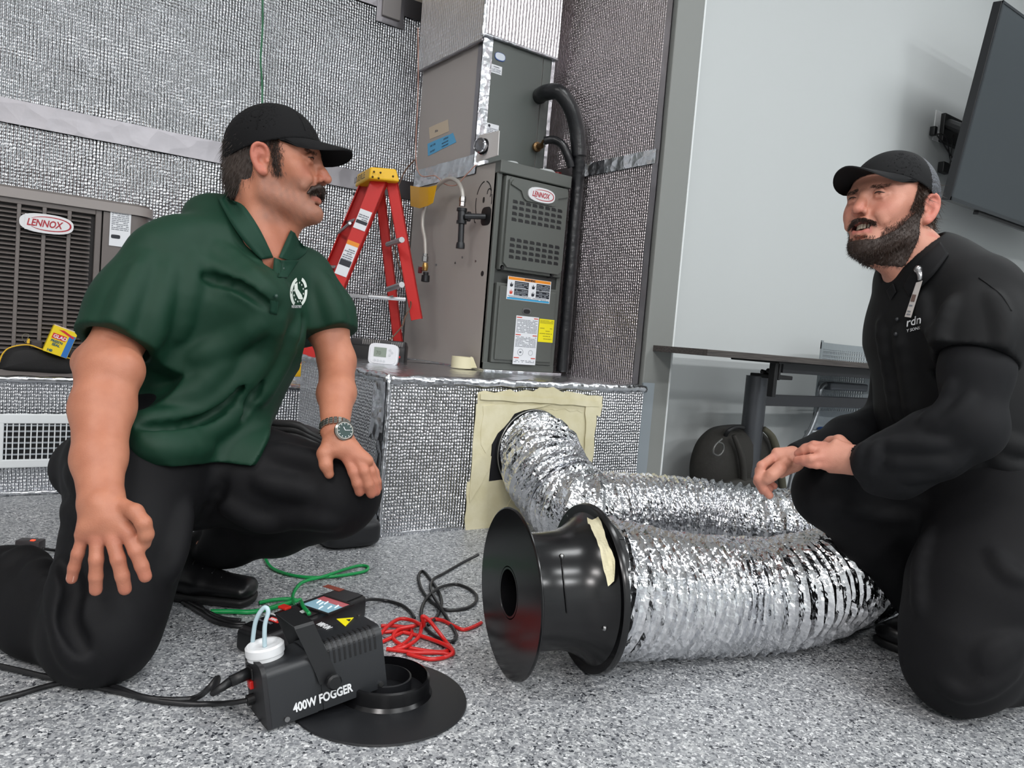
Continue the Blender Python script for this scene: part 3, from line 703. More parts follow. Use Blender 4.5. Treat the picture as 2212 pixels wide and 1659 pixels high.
# ------------------------------------------------------------------ foil wrapped supply duct above
fd = empty('supply_duct', (1.83, 2.98, 1.86), 'foil wrapped supply duct rising from the top of the coil cabinet', 'duct')
M_FOILC = foil_mat('bubble_foil_big', 0.016, 1.0, 0.25, tint=(240, 238, 240), rough=0.28)
mk('duct_core', box(1.655, 1.995, 2.73, 3.24, 1.86, 3.39), mat('dark_board', (70, 70, 72), 0.7), fd, label='duct core under the foil')
zf = onY(1060, 86, 2.70)[2]; zs = onY(1192, 127, 2.70)[2]
mk('front_wrap', wavy(Fr((1.632, 2.705, 1.858), (1, 0, 0), (0, 0, 1), (0, -1, 0)), 0, 0.385, 0, 1.53, 0, 0.003, 51, 14, 0.02), M_FOILC, fd, True)
mk('side_wrap', wavy(Fr((1.632, 3.27, 1.835), (0, -1, 0), (0, 0, 1), (-1, 0, 0)), 0, 0.565, 0, 1.55, 0, 0.003, 52, 14, 0.02), M_FOILC, fd, True)
mk('side_wrap', wavy(Fr((2.016, 2.705, 1.858), (0, 1, 0), (0, 0, 1), (1, 0, 0)), 0, 0.565, 0, 1.53, 0, 0.003, 53, 14, 0.02), M_FOILC, fd, True)
edge_roll((1.633, 2.705, 1.85), (1.633, 2.705, 3.38), 0.010, 54, M_TAPE, fd)
edge_roll((1.633, 2.702, 1.862), (2.016, 2.702, 1.862), 0.007, 55, M_TAPE, fd)
edge_roll((1.633, 2.705, 1.84), (1.633, 3.27, 1.84), 0.006, 56, M_TAPE2, fd)

# ------------------------------------------------------------------ suction line and liquid line
M_INS = mat('pipe_insulation', (22, 23, 26), 0.30, bump=(40, 0.5, 0.004))
def pipe_wob(seed, amp=0.08, fr=150):
    def f(p, th):
        s = np.concatenate([[0], np.cumsum(np.linalg.norm(np.diff(p, axis=0), axis=1))])
        r = np.random.default_rng(seed)
        ph = np.cumsum(r.normal(size=len(s))*0.3)
        return 1+amp*np.sin(s*fr*2+ph)[:, None]*(0.6+0.4*np.cos(th*1.0)[None, :])+amp*0.4*r.normal(size=(len(s), len(th)))
    return f
sl0 = empty('refrigerant_line', (2.06, 2.5, 0.51), 'thick black insulated refrigerant pipe looping out beside the furnace', 'pipe')
def pp(x, y, Y): return onY(x, y, Y)
pth = [pp(1165, 208, 2.71), pp(1180, 200, 2.64), pp(1208, 200, 2.58), pp(1232, 232, 2.55), pp(1246, 280, 2.545), pp(1250, 340, 2.54)]
xp = 2.062
pth += [onX(1247, 400, xp), onX(1240, 480, xp), onX(1232, 580, xp), onX(1224, 680, xp), onX(1214, 803, xp)]
mk('insulation', tube(pth[:6], 0.033, 16, 10, wob=pipe_wob(1, 0.015)), M_INS, sl0, True)
mk('wrapped_insulation', tube(pth[4:], [0.031, 0.027, 0.026, 0.026, 0.026, 0.026], 16, 16, wob=pipe_wob(2, 0.06)), M_INS, sl0, True, label='wrinkled black tape wrapped insulation')
ll = empty('liquid_line', (2.03, 2.6, 1.4), 'thin black insulated pipe branching off to a brass fitting', 'pipe')
mk('insulation', tube([pp(1176, 304, 2.63), pp(1196, 302, 2.60), pp(1214, 312, 2.57), pp(1226, 335, 2.55), pp(1234, 362, 2.545)], 0.017, 12, 8, wob=pipe_wob(3, 0.03)), M_INS, ll, True)
q = pp(1158, 318, 2.70)
mk('brass_fitting', join([lathe([(0, 0), (0.021, 0), (0.021, 0.012), (0.012, 0.016), (0.012, 0.04), (0, 0.04)], q, (0, -1, 0), 14), tube([q+np.array([0, -0.03, 0]), pp(1174, 304, 2.64)], 0.006, 8, 1, False)]), mat('old_brass', (122, 96, 66), 0.35, 0.9), ll, 30, label='tarnished brass fitting')

# round gauge on white card
rg = empty('pressure_gauge', pp(1050, 330, 2.5), 'round chrome gauge on a small white card in front of the coil cabinet', 'gauge')
q0 = onX(1044, 316, 1.62)
qf = Fr(q0, (0.25, -1, 0), (0, 0, 1))
gq = [onX(1028, 350, 1.625), onX(1075, 335, 1.60), onX(1078, 282, 1.60), onX(1036, 292, 1.625)]
cV = np.array(gq+[g_+np.array([0.004, 0.001, 0]) for g_ in gq])
mk('white_card', (cV, [(3, 2, 1, 0), (4, 5, 6, 7), (0, 1, 5, 4), (1, 2, 6, 5), (2, 3, 7, 6), (3, 0, 4, 7)]), mat('card_white', (226, 222, 220), 0.6), rg)
ga = nrm(np.array([-1.0, -0.35, 0])); gc = onX(1047, 318, 1.615)
gb = mk('gauge_body', lathe([(0, 0), (0.031, 0), (0.033, 0.008), (0.028, 0.012), (0.028, 0.028), (0.030, 0.032), (0.027, 0.036), (0.024, 0.030), (0, 0.030)], gc, ga, 32), mat('chrome', (215, 215, 218), 0.12, 1), rg, 30)
mk('gauge_face', lathe([(0, 0.0305), (0.0235, 0.0305), (0.02, 0.034), (0, 0.036)], gc, ga, 24), mat('glass_grey', (120, 120, 124), 0.08, 0.6), gb, 30, label='domed glass face')
mk('rubber_ring', torus(gc+ga*0.012, ga, 0.030, 0.002, 32, 6), M_BLK, gb, True)

# ------------------------------------------------------------------ gas connector and tee on the furnace side
gp = empty('gas_pipe', (1.6, 2.75, 1.1), 'grey braided gas connector looping from an iron tee down to a red valve', 'pipe')
M_IRON = mat('black_iron', (52, 53, 55), 0.35, 0.6); M_BRAID = mat('braid', (192, 188, 182), 0.35, 0.4, bump=(900, 0.5, 0.001)); M_BRASS = mat('brass', (196, 158, 96), 0.3, 0.9)
XG = 1.575
def g_(x, y, X=XG): return onX(x, y, X)
mk('iron_tee', join([tube([g_(998, 452), g_(997, 478)], 0.017, 14, 1, False), lathe([(0, 0), (0.021, 0), (0.021, 0.012), (0, 0.012)], g_(998, 450), (0, 0, -1), 14), lathe([(0, 0), (0.021, 0), (0.021, 0.012), (0, 0.012)], g_(997, 477), (0, 0, -1), 14), lathe([(0, 0), (0.016, 0), (0.016, 0.022), (0.020, 0.022), (0.020, 0.034), (0, 0.034)], g_(998, 466), (0.95, -0.3, 0), 14)]), M_IRON, gp, 30)
mk('iron_nipple', join([tube([g_(997, 480), g_(995, 526)], 0.0125, 14, 1, False), tube([g_(1004, 467), onX(1048, 468, X0-0.002)], 0.0115, 14, 1, False)]), M_IRON, gp, 30, label='black iron pipe nipples')
mk('end_cap', lathe([(0, 0), (0.016, 0), (0.018, 0.01), (0.018, 0.024), (0, 0.026)], g_(995, 524), (0, 0, -1), 14), M_IRON, gp, 30)
mk('swivel_nut', join([lathe([(0, 0), (0.012, 0), (0.014, 0.01), (0.014, 0.022), (0.012, 0.024), (0.013, 0.04), (0, 0.04)], g_(1000, 424), (0, 0, -1), 6)]), M_SHINE, gp, 30)
mk('braided_hose', tube([g_(1000, 426), g_(997, 408), g_(988, 392), g_(974, 386), g_(960, 390), g_(945, 402), g_(930, 424), g_(920, 445), g_(914, 465), g_(913, 490), g_(918, 520), g_(919, 555)], 0.0088, 12, 8), M_BRAID, gp, True)
mk('swivel_nut', join([lathe([(0, 0), (0.011, 0), (0.011, 0.01), (0.014, 0.012), (0.014, 0.034), (0, 0.034)], g_(919, 548), (0, 0, -1), 6)]), M_SHINE, gp, 30)
mk('brass_valve', join([lathe([(0, 0), (0.010, 0), (0.012, 0.008), (0.014, 0.014), (0.012, 0.03), (0.010, 0.034), (0, 0.034)], g_(919, 568), (0, 0, -1), 14)]), M_BRASS, gp, 30)
rv = g_(914, 583)
mk('red_lever', join([tube([g_(919, 583), rv+np.array([0, 0.02, 0])], 0.005, 8, 1, False), Fr(rv+np.array([0, 0.022, 0]), (0, 1, 0), (0, 0, 1)).box(-0.004, 0.016, -0.014, 0.014, -0.006, 0.006, 0.003)]), mat('lever_red', (128, 28, 34), 0.4), gp, label='dark red valve lever')
mk('end_fitting', lathe([(0, 0), (0.012, 0), (0.012, 0.012), (0.018, 0.014), (0.019, 0.04), (0.014, 0.042), (0.012, 0.02), (0, 0.02)], g_(920, 588), (0, 0, -1), 14), M_IRON, gp, 30)
# yellow tape flag
yt = [cs.loc(onX(x, y, XG-0.005)) for x, y in ((886, 401), (943, 405), (935, 440), (928, 448), (906, 450), (887, 444))]
V = np.array([onX(x, y, XG-0.012-0.01*math.sin((x-886)/60*3)) for x, y in ((886, 401), (905, 404), (925, 404), (943, 400), (935, 438), (925, 444), (906, 450), (887, 445))])
V2 = V+np.array([0.0015, 0, 0])
F = [(0, 1, 6, 7), (1, 2, 5, 6), (2, 3, 4, 5)]; F += [tuple(8+i for i in reversed(f)) for f in F]+[(i, i+8, (i+1) % 8+8, (i+1) % 8) for i in range(8)]
tag(mk('yellow_tape_flag', (np.concatenate([V, V2]), F), mat('yellow_tape', (222, 168, 24), 0.4, bump=(60, 0.3, 0.002)), None), 'amber yellow tape flag stuck round the braided gas hose', 'tape')
# thin wires on the furnace side
M_CW = mat('salmon_wire', (196, 150, 136), 0.5); M_BW2 = mat('dark_wire', (60, 50, 46), 0.5)
tag(mk('copper_wire', tube([onX(903, 60, 1.60), onX(903, 200, 1.62), onX(898, 330, 1.62), onX(908, 378, 1.61), onX(940, 380, 1.60), onX(960, 397, 1.59), onX(985, 400, 1.59), onX(1005, 380, 1.60), onX(1028, 356, 1.61)], 0.0025, 6, 8), M_CW, None, True), 'thin salmon coloured wire drooping across the furnace side', 'wire')
tag(mk('thermostat_wire', tube([P(896, 345, 3.3), P(872, 375, 3.35), P(853, 430, 3.35), P(846, 495, 3.35), P(858, 560, 3.3), P(884, 640, 3.2), P(887, 662, 3.15), P(875, 685, 3.1), P(868, 705, 3.05), P(842, 735, 2.98)], 0.003, 6, 8), mat('brown_wire', (104, 78, 64), 0.5), None, True), 'thin brown wire hanging past the ladder to the white thermostat', 'wire')
# ================================================================== DUCT AND FAN SPOOL
M_DUCT = crinkle_mat('duct_foil', 75, 0.5, 0.003, (224, 225, 228), 0.12)
RD = 0.122
def resample(p, step):
    s = np.concatenate([[0], np.cumsum(np.linalg.norm(np.diff(p, axis=0), axis=1))]); n = int(s[-1]/step)
    t = np.linspace(0, s[-1], n); return np.stack([np.interp(t, s, p[:, i]) for i in range(3)], -1), t
def flex_duct(ctrl, radii, k=120, step=0.0035, pitch=0.026, seed=3):
    c = catmull(ctrl, 40); p, t = resample(c, step)
    for _ in range(12): p[1:-1] = (p[:-2]+p[1:-1]*2+p[2:])/4
    T, U, W = frames(p); th = np.arange(k)*2*math.pi/k
    R = np.interp(np.linspace(0, 1, len(p)), np.linspace(0, 1, len(radii)), radii)
    ph = (t[:, None]/pitch - th[None]/(2*math.pi))
    ph = ph+0.06*np.sin(t*31)[:, None]+0.05*np.sin(3*th+t[:, None]*9)
    rib = np.abs(((ph % 1)-0.5)*2)            # 1 on the wire, 0 between
    prof = 0.007*rib**4-0.0065*(1-rib**2)
    V = p[:, None]+(U[:, None]*np.cos(th)[None, :, None]+W[:, None]*np.sin(th)[None, :, None])*R[:, None, None]
    q = V.reshape(-1, 3)
    n1 = ngrid(q, 260, seed, 2).reshape(V.shape[:2]); n2 = ngrid(q, 110, seed+1, 2).reshape(V.shape[:2])
    r2 = np.random.default_rng(seed); n3 = r2.normal(size=V.shape[:2])
    dr = prof+(0.0017*n1+0.0026*n2+0.0004*n3)*(0.35+1.0*(1-rib))
    V = V+(U[:, None]*np.cos(th)[None, :, None]+W[:, None]*np.sin(th)[None, :, None])*dr[..., None]
    m = len(p)
    i, j = np.meshgrid(np.arange(m-1), np.arange(k), indexing='ij')
    F = np.stack([i*k+j, i*k+(j+1) % k, (i+1)*k+(j+1) % k, (i+1)*k+j], -1).reshape(-1, 4)
    V = V.reshape(-1, 3); V[:, 2] = np.maximum(V[:, 2], 0.002)
    return V, F.tolist()
ax_c = onY(1141, 972, 2.10)
S0 = P(1098, 1284, 1.452); S1 = P(1268, 1272, 1.512); sa = nrm(S1-S0); L_ = np.linalg.norm(S1-S0)
S0[2] = max(S0[2], 0.162)
path = [ax_c+np.array([0.01, 0.0, 0]), ax_c+np.array([0.005, -0.07, -0.012]), P(1180, 1022, 2.50), P(1222, 1078, 2.42)+np.array([0, 0, 0]), onz(1268, 1108, 0.130), onz(1340, 1112, 0.124), onz(1430, 1112, 0.124), onz(1540, 1120, 0.124), onz(1650, 1138, 0.124),
        np.array([2.16, 1.345, 0.124]), np.array([2.15, 1.17, 0.124]), np.array([2.02, 1.065, 0.124]), np.array([1.87, 1.03, 0.124]), onz(1700, 1278, 0.124), onz(1540, 1286, 0.125), S0+sa*(L_+0.085)-np.array([0, 0, 0.012]), S0+sa*(L_+0.012)]
fdct = empty('flexible_duct', (1.6, 1.4, 0.0), 'silver crinkled flexible duct looping over the floor from the box to the black fan', 'duct')
mk('duct_hose', flex_duct(path, [0.137, 0.138, 0.134, 0.129, RD, RD, RD, RD, RD, RD, RD, RD, 0.124, 0.126, 0.140]), M_DUCT, fdct, False)
M_GLB = mat('gloss_black_plastic', (14, 14, 16), 0.22, bump=(30, 0.05, 0.002))
M_RUB = mat('rubber_black', (20, 21, 23), 0.45)
# collar where it enters the box
cdir = np.array([0, -1.0, 0])
mk('mouth_collar', lathe([(0.122, -0.01), (0.122, 0.035), (0.146, 0.035), (0.153, 0.0), (0.153, -0.005)], ax_c+np.array([0, 0.02, 0]), cdir, 48), M_RUB, fdct, 30, label='black collar at the mouth in the box')
mk('wire_hoop', torus(ax_c+np.array([-0.004, -0.032, 0.0]), cdir, 0.145, 0.0022, 48, 6), M_SHINE, fdct, True)
# fan spool
fan = empty('duct_fan', (0.95, 1.1, 0), 'glossy black fan housing with two flanges and a round hole joined to the silver duct', 'fan')
S0 = P(1098, 1284, 1.452); S1 = P(1268, 1272, 1.512); sa = nrm(S1-S0); sl_len = np.linalg.norm(S1-S0)
S0[2] = max(S0[2], 0.162)
RFL = 0.162
mk('outer_flange', lathe([(0.048, 0.004), (0.050, 0.0), (RFL-0.003, 0.0), (RFL, 0.002), (RFL, 0.004), (RFL-0.003, 0.006), (0.05, 0.006), (0.048, 0.004)], S0, sa, 72), M_GLB, fan, 30)
mk('hub_ring', lathe([(0.048, 0.0), (0.048, 0.05), (0.044, 0.05), (0.044, 0.0), (0.048, 0.0)], S0, sa, 40), M_GLB, fan, 30)
L_ = sl_len
mk('barrel', lathe([(0.118, 0.004), (0.114, 0.012), (0.112, L_*0.35), (0.114, L_*0.6), (0.122, L_*0.76), (0.134, L_*0.88), (0.146, L_*0.96), (0.156, L_)], S0, sa, 72), M_GLB, fan, True, label='flared glossy black barrel')
mk('barrel_lining', lathe([(0.105, 0.006), (0.108, L_*0.6), (0.118, L_*0.8), (0.14, L_*0.99)], S0, sa, 48), M_RUB, fan, True)
mk('inner_flange', lathe([(0.118, L_-0.004), (0.153, L_-0.006), (0.163, L_-0.008), (0.166, L_-0.003), (0.166, L_+0.004), (0.160, L_+0.006), (0.118, L_+0.006)], S0, sa, 72), M_GLB, fan, 40)
mk('back_collar', lathe([(0.118, L_), (0.136, L_), (0.137, L_+0.012), (0.134, L_+0.036), (0.122, L_+0.042), (0.112, L_+0.042)], S0, sa, 60), M_RUB, fan, 30, label='ribbed matte black collar')
for a in np.linspace(0, 2*math.pi, 12, endpoint=False):
    u_, v_ = ortho(sa); d = u_*math.cos(a)+v_*math.sin(a)
    mk('collar_rib', tube([S0+sa*(L_+0.010)+d*0.136, S0+sa*(L_+0.036)+d*0.134], 0.003, 6, 1, False), M_RUB, fan)
mk('motor', join([lathe([(0, 0.05), (0.035, 0.05), (0.04, 0.06), (0.04, 0.11), (0, 0.11)], S0, sa, 28)]+[tube([S0+sa*0.08, S0+sa*0.08+(u_*math.cos(a)+v_*math.sin(a))*0.112], 0.006, 6, 1, False) for a in (0.3, 2.4, 4.5)]), M_RUB, fan, 30)
for (x, y, zz) in ((1230, 1113, None), (1213, 1202, None), (1306, 1357, None)):
    d = ray(x, y)
    # meet of the sight line with the barrel found by marching
    best = None
    for t in np.linspace(1.2, 1.8, 1200):
        q = EYE+d*t; h = (q-S0)@sa; rr = np.linalg.norm(q-S0-sa*h)
        R_ = np.interp(h, [0.012, L_*0.35, L_*0.6, L_*0.76, L_*0.88, L_*0.96, L_], [0.114, 0.112, 0.114, 0.122, 0.134, 0.146, 0.160])
        if rr < R_ and 0 < h < L_+0.01: best = q; break
    if best is not None: 
        o = mk('rivet', ball(best, 0.0055, 10, 6), M_SHINE, fan, True)
h0 = S0+sa*(L_*0.55)
crack = []
for y in range(1205, 1330, 12):
    d = ray(1213+(y-1205)*0.1, y)
    for t in np.linspace(1.2, 1.7, 900):
        q = EYE+d*t; h = (q-S0)@sa; rr = np.linalg.norm(q-S0-sa*h)
        if rr < 0.1145 and 0 < h < L_: crack.append(q); break
if len(crack) > 3: mk('seam_line', tube(crack, 0.0012, 6, 3), M_GLB, fan, True)
FAN_TAPE = True

# ------------------------------------------------------------------ round plate with a raised ring
rp = empty('ring_plate', (0.59, 1.16, 0), 'round matte black plastic plate with a raised double ring lying under the fogger', 'plate')
M_MB = mat('matte_black_plastic', (24, 25, 28), 0.42)
pc = np.array([0.592, 1.156, 0.0])
mk('disc', lathe([(0, 0.0), (0.150, 0.0), (0.153, 0.002), (0.152, 0.0045), (0.1, 0.006), (0, 0.006)], pc, (0, 0, 1), 80), M_MB, rp, 30)
rc = pc+np.array([0.018, 0.018, 0])
mk('outer_ring', lathe([(0.086, 0.004), (0.080, 0.012), (0.078, 0.034), (0.074, 0.036), (0.073, 0.02), (0.073, 0.004)], rc, (0, 0, 1), 64), M_GLB, rp, 30)
mk('inner_ring', lathe([(0.047, 0.004), (0.046, 0.033), (0.043, 0.034), (0.042, 0.006)], rc, (0, 0, 1), 48), M_MB, rp, 30)

# ------------------------------------------------------------------ fogger
fg = empty('fog_machine', (0.49, 1.18, 0.0), 'black fog machine lettered 400W FOGGER with a white cap, tilted onto the ring plate', 'fog machine')
FO = np.array([0.392, 1.135, 0.003]); FU_ = nrm((0.202, 0.005, 0.028)); FN = nrm(np.cross(FU_, (0.02, 0.1, 0.995)))
M_FG = mat('fogger_grey', (34, 36, 39), 0.42, bump=(700, 0.15, 0.0006)); M_FGT = mat('fogger_top', (52, 50, 52), 0.45, bump=(700, 0.15, 0.0006)); M_FE = mat('fogger_end', (28, 28, 31), 0.5)
FV = nrm(np.cross(FN*-1, FU_)); 
ffg = Fr(FO, FU_, (FV if FV[2] > 0 else -FV)); 
if ffg.n[1] > 0: ffg.n = -ffg.n
fgn = ffg.n   # towards the camera
LEN, HGT, DEP = 0.207, 0.106, 0.088
r = 0.016
prof = [(0, 0), (-DEP, 0), (-DEP, HGT-r)]+[(-DEP+r-r*math.cos(math.radians(a)), HGT-r+r*math.sin(math.radians(a))) for a in (20, 45, 70, 90)]+[(-r+r*math.sin(math.radians(a)), HGT-r+r*math.cos(math.radians(a))) for a in (0, 20, 45, 70, 90)]
def shell(u0, u1, prof):
    k = len(prof); V = [ffg.p(u, b, a) for u in (u0, u1) for a, b in prof]
    return vf(V, [tuple(range(k)), tuple(range(2*k-1, k-1, -1))]+[(i, (i+1) % k+0, k+(i+1) % k, k+i) for i in range(k)])
mk('body_shell', join([shell(0.006, 0.082, [(a, b-0.010 if b > HGT-r-0.001 else b) for a, b in prof]), shell(0.092, LEN, prof), shell(0.08, 0.094, [(a*0.96-0.002, b*0.93) for a, b in prof])]), M_FG, fg, 30)
mk('end_panel', shell(-0.001, 0.0065, [(a, b-0.006 if b > HGT-r-0.001 else b) for a, b in prof]), M_FE, fg, 30)
ft = Fr(ffg.p(0, HGT, -DEP), ffg.u, ffg.n, ffg.v)
for i in range(10):
    u_ = LEN*0.52+i*0.0092
    mk('cooling_slot', join([ft.box(u_, u_+0.0042, DEP-0.024, DEP-0.008, -0.001, 0.0006, 0.001), ffg.box(u_, u_+0.0042, HGT-0.036, HGT-0.013, -0.0012, 0.0006, 0.001), shell(u_, u_+0.0042, [(0.0004-r+(r)*math.sin(math.radians(a)), HGT-r+(r+0.0005)*math.cos(math.radians(a))) for a in (0, 20, 45, 70, 90)]+[(-r*0.6, HGT-r*0.6)])]), M_BLK, fg)
mk('warning_triangle', ft.prism([hit(ft, 727, 1338), hit(ft, 764, 1335), hit(ft, 746, 1354)], 0.0004, 0.0012), M_YE, fg, label='yellow warning triangle')
mk('triangle_print', ft.prism([hit(ft, 748, 1340), hit(ft, 758, 1339), hit(ft, 755, 1344)], 0.0012, 0.0016), M_INKD, fg)
sx_ = hit(ft, 775, 1330); mk('screw', ft.cyl(sx_[0], sx_[1], 0.003, 0, 0.002, 10), M_SHINE, fg)
M_LET = mat('letter_white', (232, 234, 236), 0.5)
def T2(fr, a, b): return Fr(fr.p(a, b), fr.u, fr.v, fr.n)
text('400W FOGGER', ffg, 0.042, 0.0135, 0.0200, M_LET, fg, n=0.0006, bold=0.0006, sx=0.76)
h3 = hit(ft, 684, 1350); f3 = Fr(ft.p(h3[0], h3[1]), ft.v*1.0+ft.u*0.1, ft.u*1.0, ft.n)
text('VIRFUN', f3, -0.004, 0, 0.018, M_LET, fg, n=0.0006, sx=0.66)
# white cap with looped hose
h4 = hit(ft, 574, 1418, -0.01); cp = ft.p(h4[0], h4[1], -0.010)
cap = mk('white_cap', lathe([(0, 0), (0.029, 0), (0.029, 0.006), (0.031, 0.007), (0.031, 0.019), (0.028, 0.022), (0.024, 0.0215), (0.021, 0.017), (0, 0.016)], cp, ft.n, 40), mat('cap_white_plastic', (226, 228, 230), 0.4), fg, 30)
mk('clear_hose', tube([cp+ft.n*0.016, cp+ft.n*0.05+ffg.u*0.004, cp+ft.n*0.072+ffg.u*0.012, cp+ft.n*0.078+ffg.u*0.007-ft.v*0.006, cp+ft.n*0.055-ffg.u*0.006-ft.v*0.016, cp-ffg.u*0.014-ft.v*0.03], 0.0038, 8, 8), mat('clear_tube', (196, 220, 228), 0.15, trans=0.2), fg, True)
# bracket handle
hb = []
M_HD = mat('handle_black', (26, 27, 29), 0.45)
hu = 0.104; hz = HGT+0.044
wd = 0.032
def strap(pts, w, t, dirw):
    p = np.array(pts); V = []; F = []
    for q in p: V += [q-dirw*w/2, q+dirw*w/2]
    k = len(p); off = []
    T = np.gradient(p, axis=0); 
    for i, q in enumerate(p):
        nn = nrm(np.cross(T[i], dirw)); off.append(nn*t)
    V2 = [V[2*i+s]+off[i] for i in range(k) for s in (0, 1)]
    V = V+V2; n = 2*k
    for i in range(k-1):
        a, b, c, d = 2*i, 2*i+1, 2*i+3, 2*i+2
        F += [(a, b, c, d), (n+d, n+c, n+b, n+a), (a, d, n+d, n+a), (b, n+b, n+c, c)]
    F += [(0, n, n+1, 1), (2*k-2, 2*k-1, n+2*k-1, n+2*k-2)]
    return np.array(V), F
lean = ffg.u*(-0.030)
pts = [ffg.p(hu, 0.044, 0.0035), ffg.p(hu, 0.064, 0.0035)+lean*0.15, ffg.p(hu, hz-0.004, 0.0035)+lean, ffg.p(hu, hz, -0.001)+lean, ffg.p(hu, hz, -DEP)+lean, ffg.p(hu, hz-0.004, -DEP-0.0045)+lean, ffg.p(hu, 0.060, -DEP-0.0045)+lean*0.15, ffg.p(hu, 0.04, -DEP-0.0045)]
mk('bracket_handle', strap(pts, wd, 0.002, ffg.u), M_HD, fg)
kn = ffg.p(hu+0.004, 0.046, 0.004)
mk('bracket_knob', lathe([(0, 0), (0.006, 0), (0.006, 0.005), (0.0125, 0.006), (0.013, 0.014), (0.010, 0.017), (0, 0.017)], kn, ffg.n, 10), M_RUB, fg, 30)
for u_ in (0.03, 0.195): mk('bolt', ffg.cyl(u_, 0.008, 0.0045, 0, 0.004, 8), M_SHINE, fg)
fe = Fr(ffg.p(0, 0, -DEP), ffg.n, ffg.v, -ffg.u)
mk('red_switch', fe.box(0.020, 0.036, 0.050, 0.064, 0, 0.007, 0.002), mat('switch_red', (206, 32, 26), 0.35), fg)
mk('power_inlet', fe.box(0.016, 0.042, 0.066, 0.086, 0, 0.004, 0.002), M_BLK, fg)
mk('control_socket', fe.cyl(0.028, 0.032, 0.009, 0, 0.012, 14), M_BLK, fg)
print_lines(fe, 0.05, 0.08, 0.02, 0.08, 0.007, M_INK, fg, 0.0006, 0.2)
for b_ in (0.012, 0.088): mk('screw', fe.cyl(0.008, b_, 0.0028, 0, 0.002, 8), M_SHINE, fg)

# ------------------------------------------------------------------ black gauge with a lit screen
gm = empty('pressure_meter', (0.55, 1.44, 0), 'black testing gauge with a lit colour screen standing behind the fog machine', 'meter')
mA, mB, mC = onz(514, 1350, 0.052), onz(733, 1268, 0.052), onz(540, 1391, 0.052)
gu = nrm(mB-mA); GL = np.linalg.norm(mB-mA); gv_ = np.array([-gu[1], gu[0], 0]); GW = abs((mA-mC)@gv_)
g_o = mA-gv_*GW; g_o[2] = 0
gfr = Fr(g_o, gu, gv_, (0, 0, 1))
M_MT = mat('meter_black', (30, 29, 31), 0.4)
mk('case', gfr.box(0, GL, 0, GW, 0.0, 0.052, 0.010, 3), M_MT, gm, 30)
mk('face_plate', gfr.box(0.008, GL-0.008, 0.008, GW-0.008, 0.052, 0.054, 0.001), mat('meter_face', (18, 18, 20), 0.3), gm)
mk('front_bumper', gfr.box(-0.003, 0.02, -0.002, GW+0.002, 0.004, 0.046, 0.008, 3), M_RUB, gm, 30)
gtop = Fr(gfr.p(0, 0, 0.054), gfr.u, gfr.v, gfr.n)
sA, sB, sC = [np.array(hit(gtop, *q)) for q in ((709, 1327), (757, 1308), (681, 1300))]
SWD = np.linalg.norm(sB-sA); SHT = np.linalg.norm(sC-sA)
sfr = Fr(gtop.p(*sA), gtop.u*(sB-sA)[0]+gtop.v*(sB-sA)[1], gtop.u*(sC-sA)[0]+gtop.v*(sC-sA)[1], gtop.n)
scr = mk('screen', sfr.box(0, SWD, 0, SHT, 0, 0.001), mat('screen_blue', (126, 164, 180), 0.15, emit=0.45), gm, label='lit pale blue screen')
mk('screen_red_bar', sfr.box(SWD*0.70, SWD, 0, SHT, 0.001, 0.0014), mat('screen_red', (170, 84, 90), 0.15, emit=0.4), scr, label='pink red bar on the screen')
M_SG = mat('screen_white', (226, 236, 240), 0.2, emit=0.5)
rr = random.Random(5)
for i in range(7): 
    a_, b_ = rr.uniform(0.004, SWD*0.5), rr.uniform(0.004, SHT*0.8); mk('screen_glyph', sfr.prism([(a_, b_), (a_+0.018, b_+0.004), (a_+0.02, b_+0.009), (a_+0.003, b_+0.004)], 0.0012, 0.0016), M_SG, scr)
mk('bezel', join([sfr.box(-0.006, SWD+0.006, -0.006, 0.0, 0, 0.003), sfr.box(-0.006, SWD+0.006, SHT, SHT+0.006, 0, 0.003), sfr.box(-0.006, 0, 0, SHT, 0, 0.003), sfr.box(SWD, SWD+0.006, 0, SHT, 0, 0.003)]), M_BLK, gm)
mk('brown_sticker', gfr.box(GL-0.028, GL-0.010, 0.060, 0.108, 0.054, 0.055), mat('sticker_brown', (134, 60, 44), 0.5), gm)
mk('red_logo', gfr.box(0.050, 0.066, 0.030, 0.060, 0.054, 0.0548), mat('logo_red', (208, 46, 40), 0.5), gm)
lf2 = Fr(gfr.p(0.053, 0.058, 0.0), -gfr.v, gfr.u, gfr.n); text('TEC', lf2, 0.001, 0.0, 0.011, M_LET, gm, n=0.0552, bold=0.0003)
text('Energy', Fr(gfr.p(0.074, 0.075, 0), -gfr.v, gfr.u, gfr.n), 0, 0, 0.010, M_LET, gm, n=0.0546)
mk('red_port', gfr.box(0.105, 0.123, 0.064, 0.086, 0.054, 0.060, 0.002), mat('port_red', (204, 44, 32), 0.4), gm)
mk('white_swoosh', gfr.prism([(0.098, 0.030), (0.125, 0.042), (0.150, 0.040), (0.126, 0.030)], 0.054, 0.0548), M_LET, gm)
print_lines(Fr(gfr.p(0.036, 0.075, 0), -gfr.v, gfr.u, gfr.n), 0.0, 0.04, 0.0, 0.010, 0.004, M_INK, gm, 0.0546)
for i, b_ in enumerate((0.06, 0.04)): print_lines(Fr(gfr.p(0.145, b_+0.02, 0), -gfr.v, gfr.u, gfr.n), 0.0, 0.010, 0, 0.02, 0.006, M_INK, gm, 0.0546)

